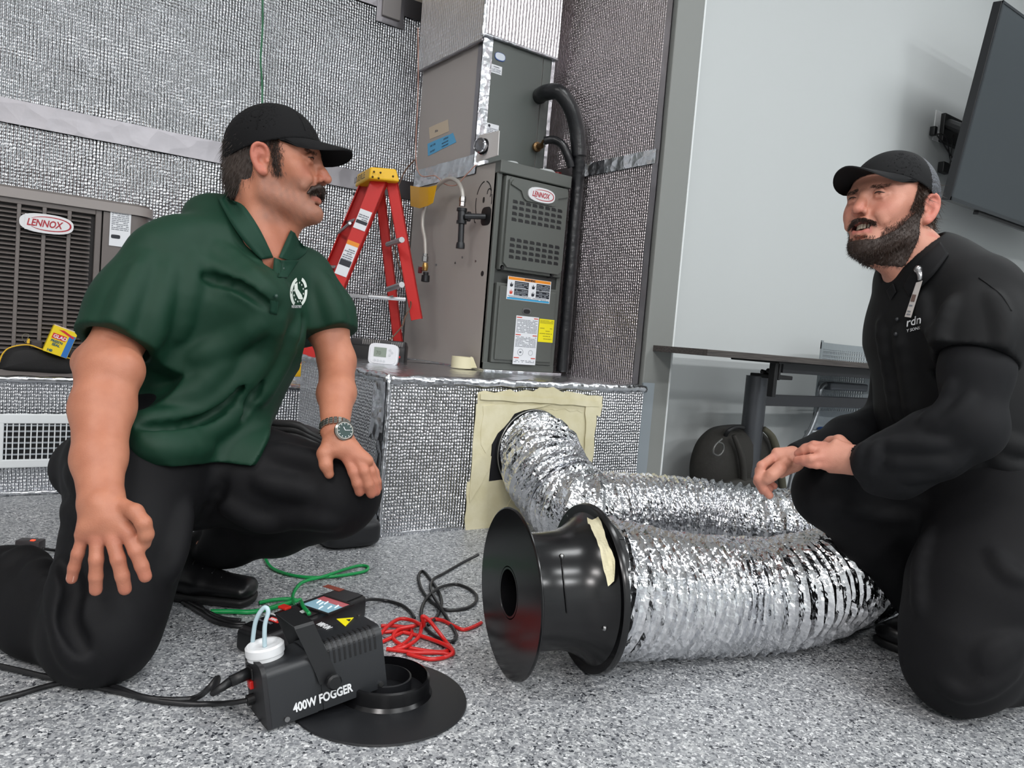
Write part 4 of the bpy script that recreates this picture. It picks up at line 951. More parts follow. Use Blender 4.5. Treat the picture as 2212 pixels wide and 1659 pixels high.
# ------------------------------------------------------------------ cords
def ground(pts, r, lift=None):
    out = []
    for i, q in enumerate(pts):
        x, y = q[:2]; z = q[2] if len(q) > 2 else r+0.0005
        out.append(onz(x, y, z))
    return out
def cord(name, pts, r, m, label, cat='cord', k=8, n=8, extra=()):
    return tag(mk(name, tube(list(extra)+ground(pts, r), r, k, n), m, None, True), label, cat)
M_GC = mat('green_tubing', (22, 150, 78), 0.3); M_RC = mat('red_tubing', (204, 34, 32), 0.28); M_BC = mat('black_cord', (26, 26, 28), 0.4)
cord('green_tubing', [(572, 1170), (572, 1200), (585, 1225), (620, 1240), (665, 1247), (710, 1246), (760, 1240), (790, 1233), (794, 1224), (775, 1222), (745, 1230, .008), (700, 1245, .010), (660, 1255, .010), (642, 1268), (632, 1290), (640, 1310, .02), (650, 1300, .05), (655, 1310, .06), (668, 1326, .062)], 0.0042, M_GC, 'glossy green tubing looped on the floor above the gauge', 'tube')
cord('green_tubing', [(455, 1321), (500, 1321), (540, 1322), (575, 1316), (610, 1306), (650, 1296)], 0.0055, M_GC, 'thick green tubing lying against the toe of the black shoe', 'tube')
cord('green_tubing', [(560, 1302), (590, 1296), (620, 1294), (640, 1296)], 0.0045, M_GC, 'short thin green tubing running beside the shoe tip to the gauge', 'tube')
red = [(1040, 1345), (1020, 1355), (1000, 1360), (980, 1352), (955, 1340), (930, 1338), (900, 1350), (870, 1365), (840, 1380), (815, 1388), (830, 1360, .012), (860, 1338, .014), (890, 1340, .014), (915, 1352, .02), (912, 1332, .045), (925, 1338, .04), (945, 1362, .02), (965, 1388), (978, 1404), (976, 1414), (950, 1410), (900, 1410), (860, 1405), (835, 1402)]
cord('red_tubing', red, 0.0042, M_RC, 'red tubing, its end running right to the black fan', 'tube')
cord('red_tubing', [(823, 1352), (850, 1352), (885, 1358), (888, 1375), (870, 1392), (850, 1402), (880, 1395, .01), (905, 1375, .012), (912, 1345, .02)], 0.0042, M_RC, 'red tubing curled in a tight loop beside the fog machine', 'tube')
cord('red_tubing', [(823, 1366), (860, 1364), (900, 1372), (940, 1384), (962, 1395), (968, 1405), (940, 1408), (880, 1398), (850, 1380), (860, 1360, .012), (895, 1352, .016)], 0.0042, M_RC, 'red tubing in the widest coil of the tangle', 'tube')
cord('red_tubing', [(905, 1372, .012), (960, 1392, .012), (978, 1408, .012), (960, 1420), (930, 1424), (900, 1418), (880, 1412)], 0.0042, M_RC, 'red tubing at the lower edge of the tangle', 'tube')
blk = [(1034, 1198, .02), (1000, 1215), (960, 1238), (938, 1250), (930, 1265, .01), (935, 1285, .012), (950, 1310, .012), (965, 1335), (980, 1360), (986, 1375), (975, 1386), (950, 1380), (925, 1362), (915, 1345)]
cord('black_lead', blk, 0.004, M_BC, 'black cord dropping from behind the fan rim into the tangle')
cord('black_lead', [(912, 1345, .012), (910, 1320, .012), (920, 1295, .012), (945, 1272, .014), (980, 1262), (1010, 1270), (1028, 1285), (1028, 1300), (1010, 1313), (980, 1318), (955, 1315), (930, 1298), (912, 1275), (904, 1250), (908, 1236), (916, 1235), (930, 1252), (948, 1280), (954, 1305), (945, 1330), (925, 1350)], 0.004, M_BC, 'black cord in two round loops left of the fan')
cord('black_lead', [(780, 1300, .03), (800, 1295, .02), (830, 1297), (865, 1306), (885, 1320), (895, 1335)], 0.004, M_BC, 'black cord curving from the gauge into the red tangle')
cord('black_lead', [(352, 1278), (385, 1288), (415, 1305), (445, 1320), (480, 1335), (520, 1340)], 0.0045, M_BC, 'black cord running under the shoe heel toward the gauge')
cord('black_lead', [(395, 1300), (430, 1322), (470, 1345), (520, 1353), (545, 1345)], 0.0045, M_BC, 'lower black cord running past the shoe to the gauge')
cord('black_lead', [(400, 1296), (425, 1303), (455, 1330), (500, 1346), (530, 1347)], 0.0045, M_BC, 'middle black cord of the three beside the shoe')
sock = fe.p(0.029, 0.076, 0.004)
pl = empty('power_lead', sock, 'black power cord plugged high into the end of the fog machine', 'cord')
mk('plug', join([tube([sock, sock-ffg.u*0.03+ffg.v*-0.004], [0.010, 0.009], 10, 1, False), tube([sock-ffg.u*0.03-ffg.v*0.004, sock-ffg.u*0.06-ffg.v*0.014], [0.008, 0.005], 10, 1, False)]), M_RUB, pl, True)
e0 = sock-ffg.u*0.058-ffg.v*0.014
mk('cable', tube([e0, P(470, 1465, 1.24), P(450, 1488, 1.23)]+ground([(420, 1508), (370, 1512), (310, 1506), (250, 1485), (200, 1472), (160, 1470), (100, 1462), (40, 1448), (-40, 1430)], 0.0055), 0.0052, 8, 8), M_BC, pl, True)
s2 = fe.p(0.028, 0.032, 0.010)
cord('control_lead', [(500, 1518, .02), (460, 1520), (400, 1520), (330, 1512), (270, 1498), (210, 1485), (150, 1474), (100, 1482), (40, 1500), (-30, 1518)], 0.0045, M_BC, 'black cord plugged low into the fog machine and crossing left', extra=[s2])
# small adaptor with a red lamp at left
ad = empty('power_adaptor', onz(75, 1195, 0), 'small dark adaptor with a red light on the floor behind the knee', 'adaptor')
a0_ = onz(66, 1192, 0); af = Fr(a0_, (0.85, -0.5, 0), (0, 0, 1), None)
af.n = nrm(np.cross(af.u, af.v)); 
if af.n@FW > 0: af.n = -af.n
mk('case', af.box(-0.035, 0.025, 0, 0.030, -0.025, 0.01, 0.004), mat('adaptor_grey', (58, 54, 56), 0.4), ad, 30)
mk('red_lamp', af.box(0.0, 0.010, 0.026, 0.032, -0.004, 0.006, 0.001), mat('lamp_red', (250, 70, 40), 0.3, emit=1.5), ad)
cord('black_lead', [(92, 1185, .018), (110, 1188, .01), (122, 1190), (130, 1200), (140, 1215)], 0.004, M_BC, 'short black cord leaving the small adaptor')

# hanging green wire on the foil wall
tag(mk('hanging_green_wire', tube([onY(567, -40, 3.46), onY(567, 60, 3.46), onY(563, 130, 3.46), onY(566, 180, 3.46), onY(566, 300, 3.46), onY(560, 600, 3.46), onY(566, 900, 2.5)[:]*0+P(568, 900, 2.6), P(578, 940, 2.3)], 0.0045, 8, 8), mat('dark_green_wire', (38, 110, 72), 0.4), None, True), 'thin dark green wire hanging down the foil wall behind the capped man', 'wire')

# ------------------------------------------------------------------ black bag behind the knee
M_BAG = mat('bag_nylon', (22, 21, 22), 0.5, bump=(160, 0.3, 0.002))
def blobbox(x0, x1, y0, y1, z0, z1, rnd, seed, amp, k=26):
    V, F = ball((0, 0, 0), 1.0, k*2, k)
    S = np.sign(V)*np.abs(V)**rnd
    V = np.stack([(x0+x1)/2+S[:, 0]*(x1-x0)/2, (y0+y1)/2+S[:, 1]*(y1-y0)/2, (z0+z1)/2+S[:, 2]*(z1-z0)/2], -1)
    c = np.array([(x0+x1)/2, (y0+y1)/2, (z0+z1)/2])
    V = c+(V-c)*(1+amp*ngrid(V, 22, seed, 3))[:, None]
    V[:, 2] = np.maximum(V[:, 2], z0)
    return V, F
bg = empty('duffel_bag', (0.80, 2.28, 0), 'large soft black bag standing behind the raised knee of the man in green', 'bag')
mk('body', blobbox(0.50, 0.935, 2.12, 2.42, 0.0, 0.325, 0.45, 4, 0.03), M_BAG, bg, True)
for i, y in enumerate((915, 926, 938)):
    pts = [P(556, y-6, 2.28), P(600, y, 2.22), P(640, y+4, 2.2), P(668, y+20-3*i, 2.2), P(696, y+34-3*i, 2.22)]
    mk('strap_fold', tube(pts, [0.008, 0.013, 0.013, 0.011, 0.008], 10, 8), M_BAG, bg, True)
mk('toe_pad', blobbox(0.82, 1.0, 1.99, 2.14, 0.0, 0.085, 0.5, 9, 0.02), mat('bag_rubber', (26, 27, 30), 0.45), bg, True, label='rounded rubber end')

# ------------------------------------------------------------------ black pouch and cling wrap carton
po = empty('tool_pouch', (0.17, 2.93, 0.39), 'black fabric pouch with yellow piping lying before the condenser unit', 'pouch')
M_FAB = mat('pouch_fabric', (24, 23, 24), 0.75, bump=(300, 0.4, 0.001))
pc_ = [onY(x, y, 2.92) for x, y in ((-6, 792), (4, 765), (22, 750), (60, 745), (90, 754), (140, 770), (170, 778), (172, 811), (60, 808), (0, 803))]
pf = Fr((0, 2.965, 0), (1, 0, 0), (0, 0, 1), (0, -1, 0))
pl2 = [pf.loc(q)[:2] for q in pc_]
# puffed pouch from its outline
def puff(fr, outline, n0, n1, m, name, parent, rings=6, **kw):
    c = np.mean(outline, 0); V = []; F = []; k = len(outline)
    for s, nn in ((1, 1),):
        for i in range(rings+1):
            t = i/rings; sc_ = math.cos(t*math.pi/2)**0.5
            for a, b in outline: V.append((c[0]+(a-c[0])*max(sc_, 0.02), c[1]+(b-c[1])*max(sc_, 0.02), n0+(n1-n0)*math.sin(t*math.pi/2)))
    for i in range(rings):
        for j in range(k): F.append((i*k+j, i*k+(j+1) % k, (i+1)*k+(j+1) % k, (i+1)*k+j))
    F.append(tuple(range(k-1, -1, -1))); F.append(tuple(rings*k+j for j in range(k)))
    return mk(name, (fr.T(V), F), m, parent, True, **kw)
oc = catmull(np.array([(a, b, 0) for a, b in pl2]), 5, True)[:, :2]
puff(pf, [tuple(q) for q in oc], 0.0, 0.035, M_FAB, 'body', po)
top_line = [onY(x, y, 2.925) for x, y in ((-4, 790), (6, 764), (24, 750), (60, 745), (92, 755), (140, 771), (168, 779))]
M_YP = mat('yellow_piping', (224, 178, 44), 0.5)
mk('yellow_piping', tube(top_line, 0.0022, 8, 8), M_YP, po, True)
f_ = onY(61, 738, 2.925)
mk('zip_pull', join([tube([onY(56, 741, 2.925), onY(48, 730, 2.92), onY(52, 722, 2.92), onY(62, 723, 2.92), onY(60, 731, 2.92), onY(56, 741, 2.925)], 0.0010, 6, 6)]), mat('cord_grey', (120, 116, 100), 0.5), po, True)
mk('yellow_tab', pf.box(pf.loc(f_)[0]-0.004, pf.loc(f_)[0]+0.004, pf.loc(f_)[1]-0.006, pf.loc(f_)[1]+0.01, 0.035, 0.044, 0.001), M_YP, po)
mk('flap', join([pf.box(pf.loc(onY(66, 750, 2.92))[0], pf.loc(onY(92, 750, 2.92))[0], pf.loc(onY(66, 752, 2.92))[1], pf.loc(onY(66, 736, 2.92))[1], 0.0, 0.034, 0.004)]), mat('flap_grey', (62, 56, 58), 0.6), po)
mk('flap', join([pf.box(pf.loc(onY(150, 750, 2.92))[0], pf.loc(onY(172, 750, 2.92))[0], pf.loc(onY(150, 774, 2.92))[1], pf.loc(onY(150, 753, 2.92))[1], 0.0, 0.034, 0.004)]), mat('flap_grey', (62, 56, 58), 0.6), po)
cx_ = empty('cling_wrap_carton', onY(125, 765, 2.9), 'small yellow and blue cling wrap carton leaning on the black pouch', 'box')
Cc = [onY(x, y, 2.905) for x, y in ((92, 757), (144, 775), (160, 730), (109, 699))]   # bl br tr tl
cu_ = nrm(Cc[1]-Cc[0]); cf2 = Fr(Cc[0], cu_, Cc[3]-Cc[0]); 
if cf2.n[1] > 0: cf2.n = -cf2.n
cw = np.linalg.norm(Cc[1]-Cc[0]); ch = cf2.loc(Cc[3])[1]
M_CY = mat('carton_yellow', (238, 208, 26), 0.5); M_CB = mat('carton_blue', (42, 112, 186), 0.5); M_CR = mat('carton_red', (206, 38, 46), 0.5)
mk('carton', cf2.box(0, cw, 0, ch, -0.045, 0, 0.001), M_CY, cx_)
mk('blue_panel', cf2.box(cw*0.74, cw-0.001, 0.001, ch*0.84, 0.0, 0.0006), M_CB, cx_)
mk('lid_top', Fr(cf2.p(0, ch, -0.045), cf2.u, cf2.n, cf2.v).box(0, cw, 0, 0.045, 0, 0.003, 0.001), mat('carton_pale', (228, 208, 184), 0.5), cx_, label='pale printed top')
mk('red_swoosh', cf2.prism([(cw*0.25, ch*0.90), (cw*0.45, ch*0.93), (cw*0.95, ch*0.80), (cw*0.90, ch*0.74)], 0.0, 0.0008), M_CR, cx_)
mk('red_nameplate', cf2.box(cw*0.10, cw*0.66, ch*0.55, ch*0.74, 0.0, 0.0008), M_CR, cx_)
text('GLAD', cf2, cw*0.14, ch*0.585, ch*0.17, M_LET, cx_, n=0.0012, bold=0.0004)
M_CG = mat('carton_teal', (30, 92, 110), 0.5)
text("PRESS'N", cf2, cw*0.12, ch*0.42, ch*0.125, M_CG, cx_, n=0.001, bold=0.0004, sx=0.9); text('SEAL', cf2, cw*0.22, ch*0.30, ch*0.125, M_CG, cx_, n=0.001, bold=0.0004)
text('140', cf2, cw*0.12, ch*0.06, ch*0.12, M_CG, cx_, n=0.001, bold=0.0006)

# ------------------------------------------------------------------ step ladder
ld = empty('step_ladder', (1.3, 3.2, 0.39), 'red fibreglass step ladder with yellow top standing on the low foil platform', 'ladder')
M_LR2 = mat('ladder_red', (196, 20, 14), 0.45, bump=(200, 0.15, 0.001)); M_LY = mat('ladder_yellow', (240, 188, 22), 0.4); M_ALU = mat('aluminium', (178, 178, 180), 0.35, 0.9)
def rail(a, b, w, t, side, flange, m=M_LR2):
    """C shaped rail: web of width w along side, flanges pointing along flange"""
    a = np.asarray(a, float); b = np.asarray(b, float); ax = nrm(b-a); s = nrm(side-ax*(side@ax)); f = np.cross(ax, s); f = f if f@flange > 0 else -f
    fr = Fr(a, s, ax, f); L = np.linalg.norm(b-a)
    return join([fr.box(-w/2, w/2, 0, L, 0, 0.004), fr.box(-w/2, -w/2+0.004, 0, L, 0, t), fr.box(w/2-0.004, w/2, 0, L, 0, t)])
LZ = 3.35
tl = P(812, 372, 3.110); rl_t = P(843, 375, 3.170)
fl0 = P(652, 800, 3.130); fl1 = P(636, 760, 3.420)
side = RT*0.93+UP*0.05
camd = -FW
f1a, f1b = P(655, 795, 3.090), P(822, 380, 3.150)
mk('front_rail', rail(f1a, f1b, 0.066, 0.028, RT, FW), M_LR2, ld, label='near front rail')
f2a, f2b = P(640, 770, 3.370), P(798, 392, 3.290)
mk('front_rail', rail(f2a, f2b, 0.060, 0.028, RT, -FW), M_LR2, ld)
r1a, r1b = P(900, 690, 3.180), P(846, 392, 3.170)
mk('rear_rail', rail(r1a, r1b, 0.048, 0.022, RT, FW), M_LR2, ld)
r2a, r2b = P(862, 760, 3.330), P(818, 400, 3.290)
mk('rear_rail', rail(r2a, r2b, 0.040, 0.022, RT, FW), M_LR2, ld)
# yellow top cap
topc = [P(775, 405, 3.330), P(766, 400, 3.320)]
tcf = Fr(P(800, 392, 3.130), RT-UP*0.09, UP, -FW)
A_ = [P(797, 386, 3.100), P(864, 393, 3.130), P(856, 365, 3.130), P(800, 360, 3.100)]
B_ = [P(766, 404, 3.310), P(840, 410, 3.340), P(838, 375, 3.340), P(772, 376, 3.310)]
V = np.array(A_+B_); F = [(0, 1, 2, 3), (7, 6, 5, 4), (3, 2, 6, 7), (0, 4, 5, 1), (0, 3, 7, 4), (1, 5, 6, 2)]
topo = mk('top_cap', (V, F), M_LY, ld)
bm_ = topo.modifiers.new('b', 'BEVEL'); bm_.width = 0.008; bm_.segments = 3
for x, y in ((808, 371), (822, 373), (805, 382), (818, 385), (849, 381)): mk('rivet', ball(P(x, y, 3.095), 0.0045, 10, 6), mat('rivet_dark', (90, 76, 50), 0.3, 0.9), ld, True)
cfr = Fr(P(766, 396, 3.305), P(797, 378, 3.090)-P(766, 396, 3.305), UP); 
if cfr.n@FW > 0: cfr.n = -cfr.n
text('LOUISVILLE', cfr, 0.02, -0.005, 0.035, mat('print_black', (40, 34, 20), 0.5), ld, n=0.006, sx=1.0)
# steps between the front rails
for t_ in (0.02, 0.27, 0.52, 0.77):
    a_ = f1a+(f1b-f1a)*t_; b_ = f2a+(f2b-f2a)*t_
    fr = Fr(a_-RT*0.03, b_-a_, RT, None); 
    mk('step', fr.box(0, np.linalg.norm(b_-a_), 0, 0.055, -0.006, 0.006, 0.002), M_ALU, ld)
for y in (640,):
    mk('spreader_bar', join([tube([P(724, 636, 3.120), P(795, 641, 3.130)], 0.008, 6, 1, False), tube([P(795, 641, 3.130), P(876, 647, 3.170)], 0.008, 6, 1, False)]), M_ALU, ld)
mk('spreader_bar', tube([P(705, 640, 3.350), P(850, 640, 3.320)], 0.006, 6, 1, False), M_ALU, ld)
for y in (528, 625): mk('rear_brace', tube([P(838, y, 3.24), P(868, y-10, 3.03)], 0.012, 8, 1, False), M_ALU, ld)
mk('corner_brace', tube([P(730, 505, 3.310), P(756, 482, 3.150)], 0.007, 6, 1, False), M_ALU, ld)
mk('rail_bolt', ball(P(728, 620, 3.085), 0.007, 10, 6), M_ALU, ld, True)
mk('foot', Fr(P(640, 812, 3.090), RT, (0, 0, 1)).box(-0.022, 0.03, -0.002, 0.05, -0.02, 0.03, 0.005), M_LY, ld, 30)
mk('foot', Fr(P(622, 802, 3.370), RT, (0, 0, 1)).box(-0.022, 0.03, 0.002, 0.04, -0.02, 0.03, 0.005), M_LY, ld, 30)
# stickers on the near rail
axl = nrm(f1b-f1a); s_ = nrm(RT-axl*(RT@axl)); Lr = np.linalg.norm(f1b-f1a); rfr = Fr(f1a, s_, axl, -FW)
rfr.n = nrm(np.cross(rfr.u, rfr.v)); rfr.n = rfr.n if rfr.n@FW < 0 else -rfr.n
def rail_sticker(x, y, hh, lab, hdr=None):
    q = P(x, y, 3.09); b_ = (q-f1a)@axl; 
    o = mk('sticker', rfr.box(-0.026, 0.026, b_-hh/2, b_+hh/2, 0.0018, 0.003), M_PAPER, ld, label=lab)
    if hdr: mk('header', rfr.box(-0.026, 0.026, b_+hh/2-0.018, b_+hh/2, 0.003, 0.0036), hdr, o)
    print_lines(rfr, -0.022, 0.022, b_-hh*0.12, b_+hh*0.30, 0.009, M_INK, o, 0.004)
    mk('black_band', rfr.box(-0.024, 0.024, b_-hh*0.22, b_-hh*0.05, 0.003, 0.0036), M_INKD, o)
    return o
rail_sticker(783, 470, 0.085, 'white sticker with a black band'); rail_sticker(748, 555, 0.15, 'long white sticker with an orange header', M_OR)
a2 = nrm(f2b-f2a); s2_ = nrm(RT-a2*(RT@a2)); r2 = Fr(P(752, 472, 3.305), s2_, a2)
if r2.n@FW > 0: r2.n = -r2.n
o = mk('sticker', r2.box(-0.024, 0.024, 0, 0.12, 0.0, 0.0012), M_PAPER, ld, label='tall clear white sticker on the far rail'); print_lines(r2, -0.02, 0.02, 0.01, 0.09, 0.009, M_INK, o, 0.0018); mk('black_band', r2.box(-0.022, 0.022, 0.10, 0.115, 0.0012, 0.0018), M_INKD, o)

# ------------------------------------------------------------------ thermostat, box behind it, tape roll
th_ = empty('thermostat', (1.3, 2.74, 0.505), 'white wall thermostat with grey display propped on the foil box', 'thermostat')
Zt = 2.93
tf = Fr(P(797, 783, Zt), RT-UP*0.10, UP+RT*0.06, None); tf.n = nrm(np.cross(tf.u, tf.v))
if tf.n@FW > 0: tf.n = -tf.n
TW, TH = 0.108, 0.080
mk('case', tf.prism(ellipse(TW/2, TH/2-0.004, TW/2+0.003, TH/2+0.002, 32, 5), -0.012, 0.012), mat('thermostat_white', (226, 226, 230), 0.35), th_, 30)
mk('bezel', tf.prism(ellipse(TW/2, TH/2-0.004, TW/2-0.004, TH/2-0.004, 32, 5), 0.012, 0.015), mat('thermostat_white', (226, 226, 230), 0.35), th_, 30)
mk('display', tf.box(0.018, 0.066, 0.026, 0.062, 0.015, 0.0165, 0.0005), mat('lcd_grey', (142, 152, 140), 0.25), th_)
text('70', tf, 0.026, 0.034, 0.020, mat('lcd_ink', (104, 112, 102), 0.4), th_, n=0.017)
for a_, b_ in ((0.080, 0.055), (0.088, 0.046), (0.080, 0.036), (0.024, 0.012), (0.036, 0.012), (0.048, 0.011), (0.060, 0.010)): mk('button', tf.cyl(a_, b_, 0.0042, 0.015, 0.018, 14), mat('button_grey', (206, 208, 212), 0.4), th_)
bx_ = empty('black_charger', (1.4, 3.05, 0.505), 'black plastic charger case with vents standing behind the thermostat', 'charger')
Zb = 3.15
bf = Fr(P(752, 778, Zb), RT-UP*0.083, UP+RT*0.083, None); bf.n = -nrm(np.cross(bf.u, bf.v)) if nrm(np.cross(bf.u, bf.v))@FW > 0 else nrm(np.cross(bf.u, bf.v))
mk('case', bf.box(0, 0.235, 0, 0.088, -0.08, 0, 0.012, 3), mat('charger_black', (30, 28, 30), 0.35), bx_, 30)
mk('case_lid', bf.box(0.005, 0.23, 0.066, 0.096, -0.075, 0.004, 0.006, 2), mat('charger_lid', (40, 38, 40), 0.4), bx_, 30)
for i in range(9): mk('vent_rib', bf.box(0.055+i*0.0085, 0.058+i*0.0085, 0.073, 0.092, 0.004, 0.006), mat('rib_grey', (150, 146, 144), 0.4), bx_)
for i in range(6): mk('vent_rib', bf.box(0.175+i*0.0085, 0.178+i*0.0085, 0.073, 0.090, 0.004, 0.006), mat('rib_grey', (150, 146, 144), 0.4), bx_)
mk('red_switch', bf.box(0.206, 0.215, 0.026, 0.034, 0, 0.004), mat('switch_red', (206, 32, 26), 0.35), bx_)
tr = empty('tape_roll', onz(997, 794, 0.507), 'cream masking tape roll with a lifted end in front of the furnace', 'tape roll')
tc = onz(997, 795, 0.508); 
mk('roll', lathe([(0.026, 0), (0.043, 0), (0.043, 0.046), (0.026, 0.046), (0.026, 0)], tc, (0, 0, 1), 40), mat('tape_cream', (224, 216, 182), 0.7), tr, 30)
mk('loose_end', Fr(tc+RT*0.038-FW*0.02, RT, (0, 0, 1)).prism([(0, 0.046), (0.010, 0.042), (0.022, 0.010), (0.026, 0.0), (0.0, 0.0)], 0, 0.001), M_MASK, tr)
# adaptor and cables on the box by the wall
pa = empty('power_brick', onz(1310, 806, 0.512), 'small black power brick with cables on the foil box by the wall', 'adaptor')
pq = onz(1316, 813, 0.508); pf2 = Fr(pq, (0.8, -0.6, 0), (0, 0, 1))
mk('brick', pf2.box(-0.035, 0.035, 0, 0.022, -0.02, 0.02, 0.004), M_RUB, pa, 30)
cc_ = [onz(x, y, 0.512) for x, y in ((1195, 808), (1240, 812), (1262, 812))]
q_ = onz(1266, 811, 0.512)
mk('plug', ball(q_, 0.012, 12, 8), M_RUB, pa, True)
mk('cable', tube([q_, q_+np.array([0.04, -0.02, 0.03]), pq+np.array([-0.02, 0, 0.045]), pq+np.array([0.05, -0.02, 0.04]), pq+np.array([0.09, -0.03, 0.0])], 0.0022, 6, 8), M_BC, pa, True)
mk('cable', tube([pq+np.array([-0.02, 0, 0.02]), pq+np.array([-0.05, 0.02, 0.035]), pq+np.array([-0.07, 0.03, 0.01]), pq+np.array([-0.03, -0.02, 0.004])], 0.0022, 6, 8), M_BC, pa, True)

# ------------------------------------------------------------------ television
tv = empty('television', (4.2, 1.75, 1.4), 'large dark flat television on a wall bracket, tilted down from the white wall', 'television')
BL = onY(2052, 432, 1.98); TL = onY(2168, 2, 1.84); tvf = Fr(BL, (1, 0, 0), TL-BL, None)
if tvf.n[1] > 0: tvf.n = -tvf.n
TVH = np.linalg.norm(TL-BL); TVW = TVH*1.72
mk('back_case', tvf.box(0, TVW, 0, TVH, -0.045, 0.0, 0.004), mat('tv_case', (30, 31, 34), 0.4), tv)
mk('screen', tvf.box(0.012, TVW-0.012, 0.018, TVH-0.012, 0.0, 0.002), mat('tv_screen', (64, 70, 74), 0.38), tv, label='dark glossy screen')
mk('bezel', join([tvf.box(0, TVW, 0, 0.018, 0, 0.005), tvf.box(0, TVW, TVH-0.012, TVH, 0, 0.005), tvf.box(0, 0.012, 0, TVH, 0, 0.005), tvf.box(TVW-0.012, TVW, 0, TVH, 0, 0.005)]), mat('tv_bezel', (62, 66, 70), 0.35, 0.3), tv)
mk('lower_lip', tvf.box(0.35, TVW-0.3, -0.02, 0.0, -0.04, -0.01, 0.003), mat('tv_case', (30, 31, 34), 0.4), tv)
m0 = onY(2050, 268, 2.24); m1 = onY(2084, 280, 2.0)
mk('bracket_arm', join([tube([m0, m1+np.array([0.05, 0, 0])], 0.028, 10, 1, False), box(m0[0]-0.03, m0[0]+0.5, 2.25, 2.279, m0[2]-0.10, m0[2]+0.06, 0.004), tube([m0+np.array([0.45, 0, -0.02]), m0+np.array([0.45, -0.22, -0.02])], 0.02, 8, 1, False)]), M_BLK, tv, label='black bracket arm reaching from the wall')
ol = empty('wall_outlet', onY(2027, 272, 2.27), 'white outlet plate with a black plug on the wall behind the television', 'outlet')
oa, ob = onY(2014, 302, 2.278), onY(2040, 246, 2.278)
of = Fr((oa[0], 2.28, oa[2]), (1, 0, 0), (0, 0, 1), (0, -1, 0))
mk('plate', of.box(0, 0.085, 0, ob[2]-oa[2], 0, 0.006, 0.002), mat('plate_white', (226, 228, 228), 0.4), ol)
mk('socket', join([of.box(0.028, 0.057, 0.02, 0.048, 0.006, 0.008, 0.001), of.box(0.028, 0.057, 0.062, 0.09, 0.006, 0.008, 0.001)]), mat('socket_white', (206, 208, 208), 0.4), ol)
cb = empty('television_cable', onY(2030, 300, 2.24), 'black cable with a plug hanging from the outlet behind the television', 'cable')
k0 = onY(2022, 280, 2.24)
mk('plug', Fr((k0[0], 2.27, k0[2]-0.01), (1, 0, 0), (0, 0, 1), (0, -1, 0)).box(-0.012, 0.02, -0.02, 0.03, 0, 0.03, 0.004), M_RUB, cb, 30)
mk('cord', join([tube([onY(x, y, 2.23) for x, y in ((2022, 290), (2035, 290), (2046, 300), (2050, 330), (2054, 350))], 0.004, 6, 6), tube([onY(x, y, 2.22) for x, y in ((2024, 292), (2040, 315), (2060, 345))], 0.004, 6, 6), tube([onY(x, y, 2.22) for x, y in ((2060, 290), (2056, 320), (2052, 355))], 0.004, 6, 6)]), M_BC, cb, True)
bk = onY(2046, 362, 2.24); mk('inline_box', Fr((bk[0], 2.26, bk[2]), (1, 0, 0), (0, 0, 1), (0, -1, 0)).box(-0.04, 0.04, -0.03, 0.03, -0.015, 0.02, 0.004), M_RUB, cb)

# ------------------------------------------------------------------ table
tb = empty('folding_table', (2.9, 1.8, 0), 'dark wood topped table with a round steel leg beside the man in black', 'table')
m_, nt_, N_, L_n, b_n = nodes('dark_woodgrain')
g_n = N_('ShaderNodeNewGeometry'); mpn = N_('ShaderNodeMapping'); mpn.inputs['Scale'].default_value = (3, 60, 160); L_n(g_n.outputs['Position'], mpn.inputs['Vector'])
nn_ = N_('ShaderNodeTexNoise'); nn_.inputs['Scale'].default_value = 3; nn_.inputs['Detail'].default_value = 6; L_n(mpn.outputs[0], nn_.inputs['Vector'])
rm_ = N_('ShaderNodeValToRGB'); rm_.color_ramp.elements[0].color = lin((44, 40, 40)); rm_.color_ramp.elements[1].color = lin((92, 86, 82)); rm_.color_ramp.elements[0].position = 0.35; rm_.color_ramp.elements[1].position = 0.7
L_n(nn_.outputs['Fac'], rm_.inputs['Fac']); L_n(rm_.outputs['Color'], b_n.inputs['Base Color']); b_n.inputs['Roughness'].default_value = 0.5
YT = 1.84
e_tl = onY(1529, 754.5, YT); e_bl = onY(1529, 769, YT)
ztop, zbot = e_tl[2], e_bl[2]
mk('table_top', box(e_tl[0], 4.5, YT, 2.18, zbot, ztop, 0.002), m_, tb)
YL = 2.02
def oy(x, y): return onY(x, y, YL)
lt, lb = oy(1635, 812), oy(1609, 1063)
lx = (oy(1619, 812)[0]+oy(1653, 812)[0])/2; lr_ = (oy(1653, 812)[0]-oy(1619, 812)[0])/2*0.87
M_LEG = mat('leg_graphite', (74, 76, 80), 0.35, 0.5); M_BEAM = mat('beam_dark', (44, 45, 49), 0.45)
mk('leg', tube([(lx, YL, 0.03), (lx, YL, lt[2])], lr_, 24, 1, False), M_LEG, tb, 40)
mk('foot', box(lx-0.04, lx+0.04, YT, 2.24, 0.005, 0.035, 0.01), M_LEG, tb)
mk('leg', tube([(4.35, YL, 0.03), (4.35, YL, lt[2])], lr_, 24, 1, False), M_LEG, tb, 40)
mk('foot', box(4.31, 4.39, YT, 2.24, 0.005, 0.035, 0.01), M_LEG, tb)
zb0, zb1 = oy(1660, 876)[2], oy(1660, 852)[2]
mk('cross_beam', box(lx+lr_, 4.35, YL-0.02, YL+0.02, zb0, zb1, 0.003), M_BEAM, tb)
zc0, zc1 = onY(1700, 806, 1.93)[2], zbot
xs_ = onY(1683, 795, 1.93)[0]
mk('under_rail', box(xs_, 4.35, 1.91, 1.95, zc0, zc1, 0.003), M_BEAM, tb)
xb_ = onY(1664, 800, 1.92)[0]
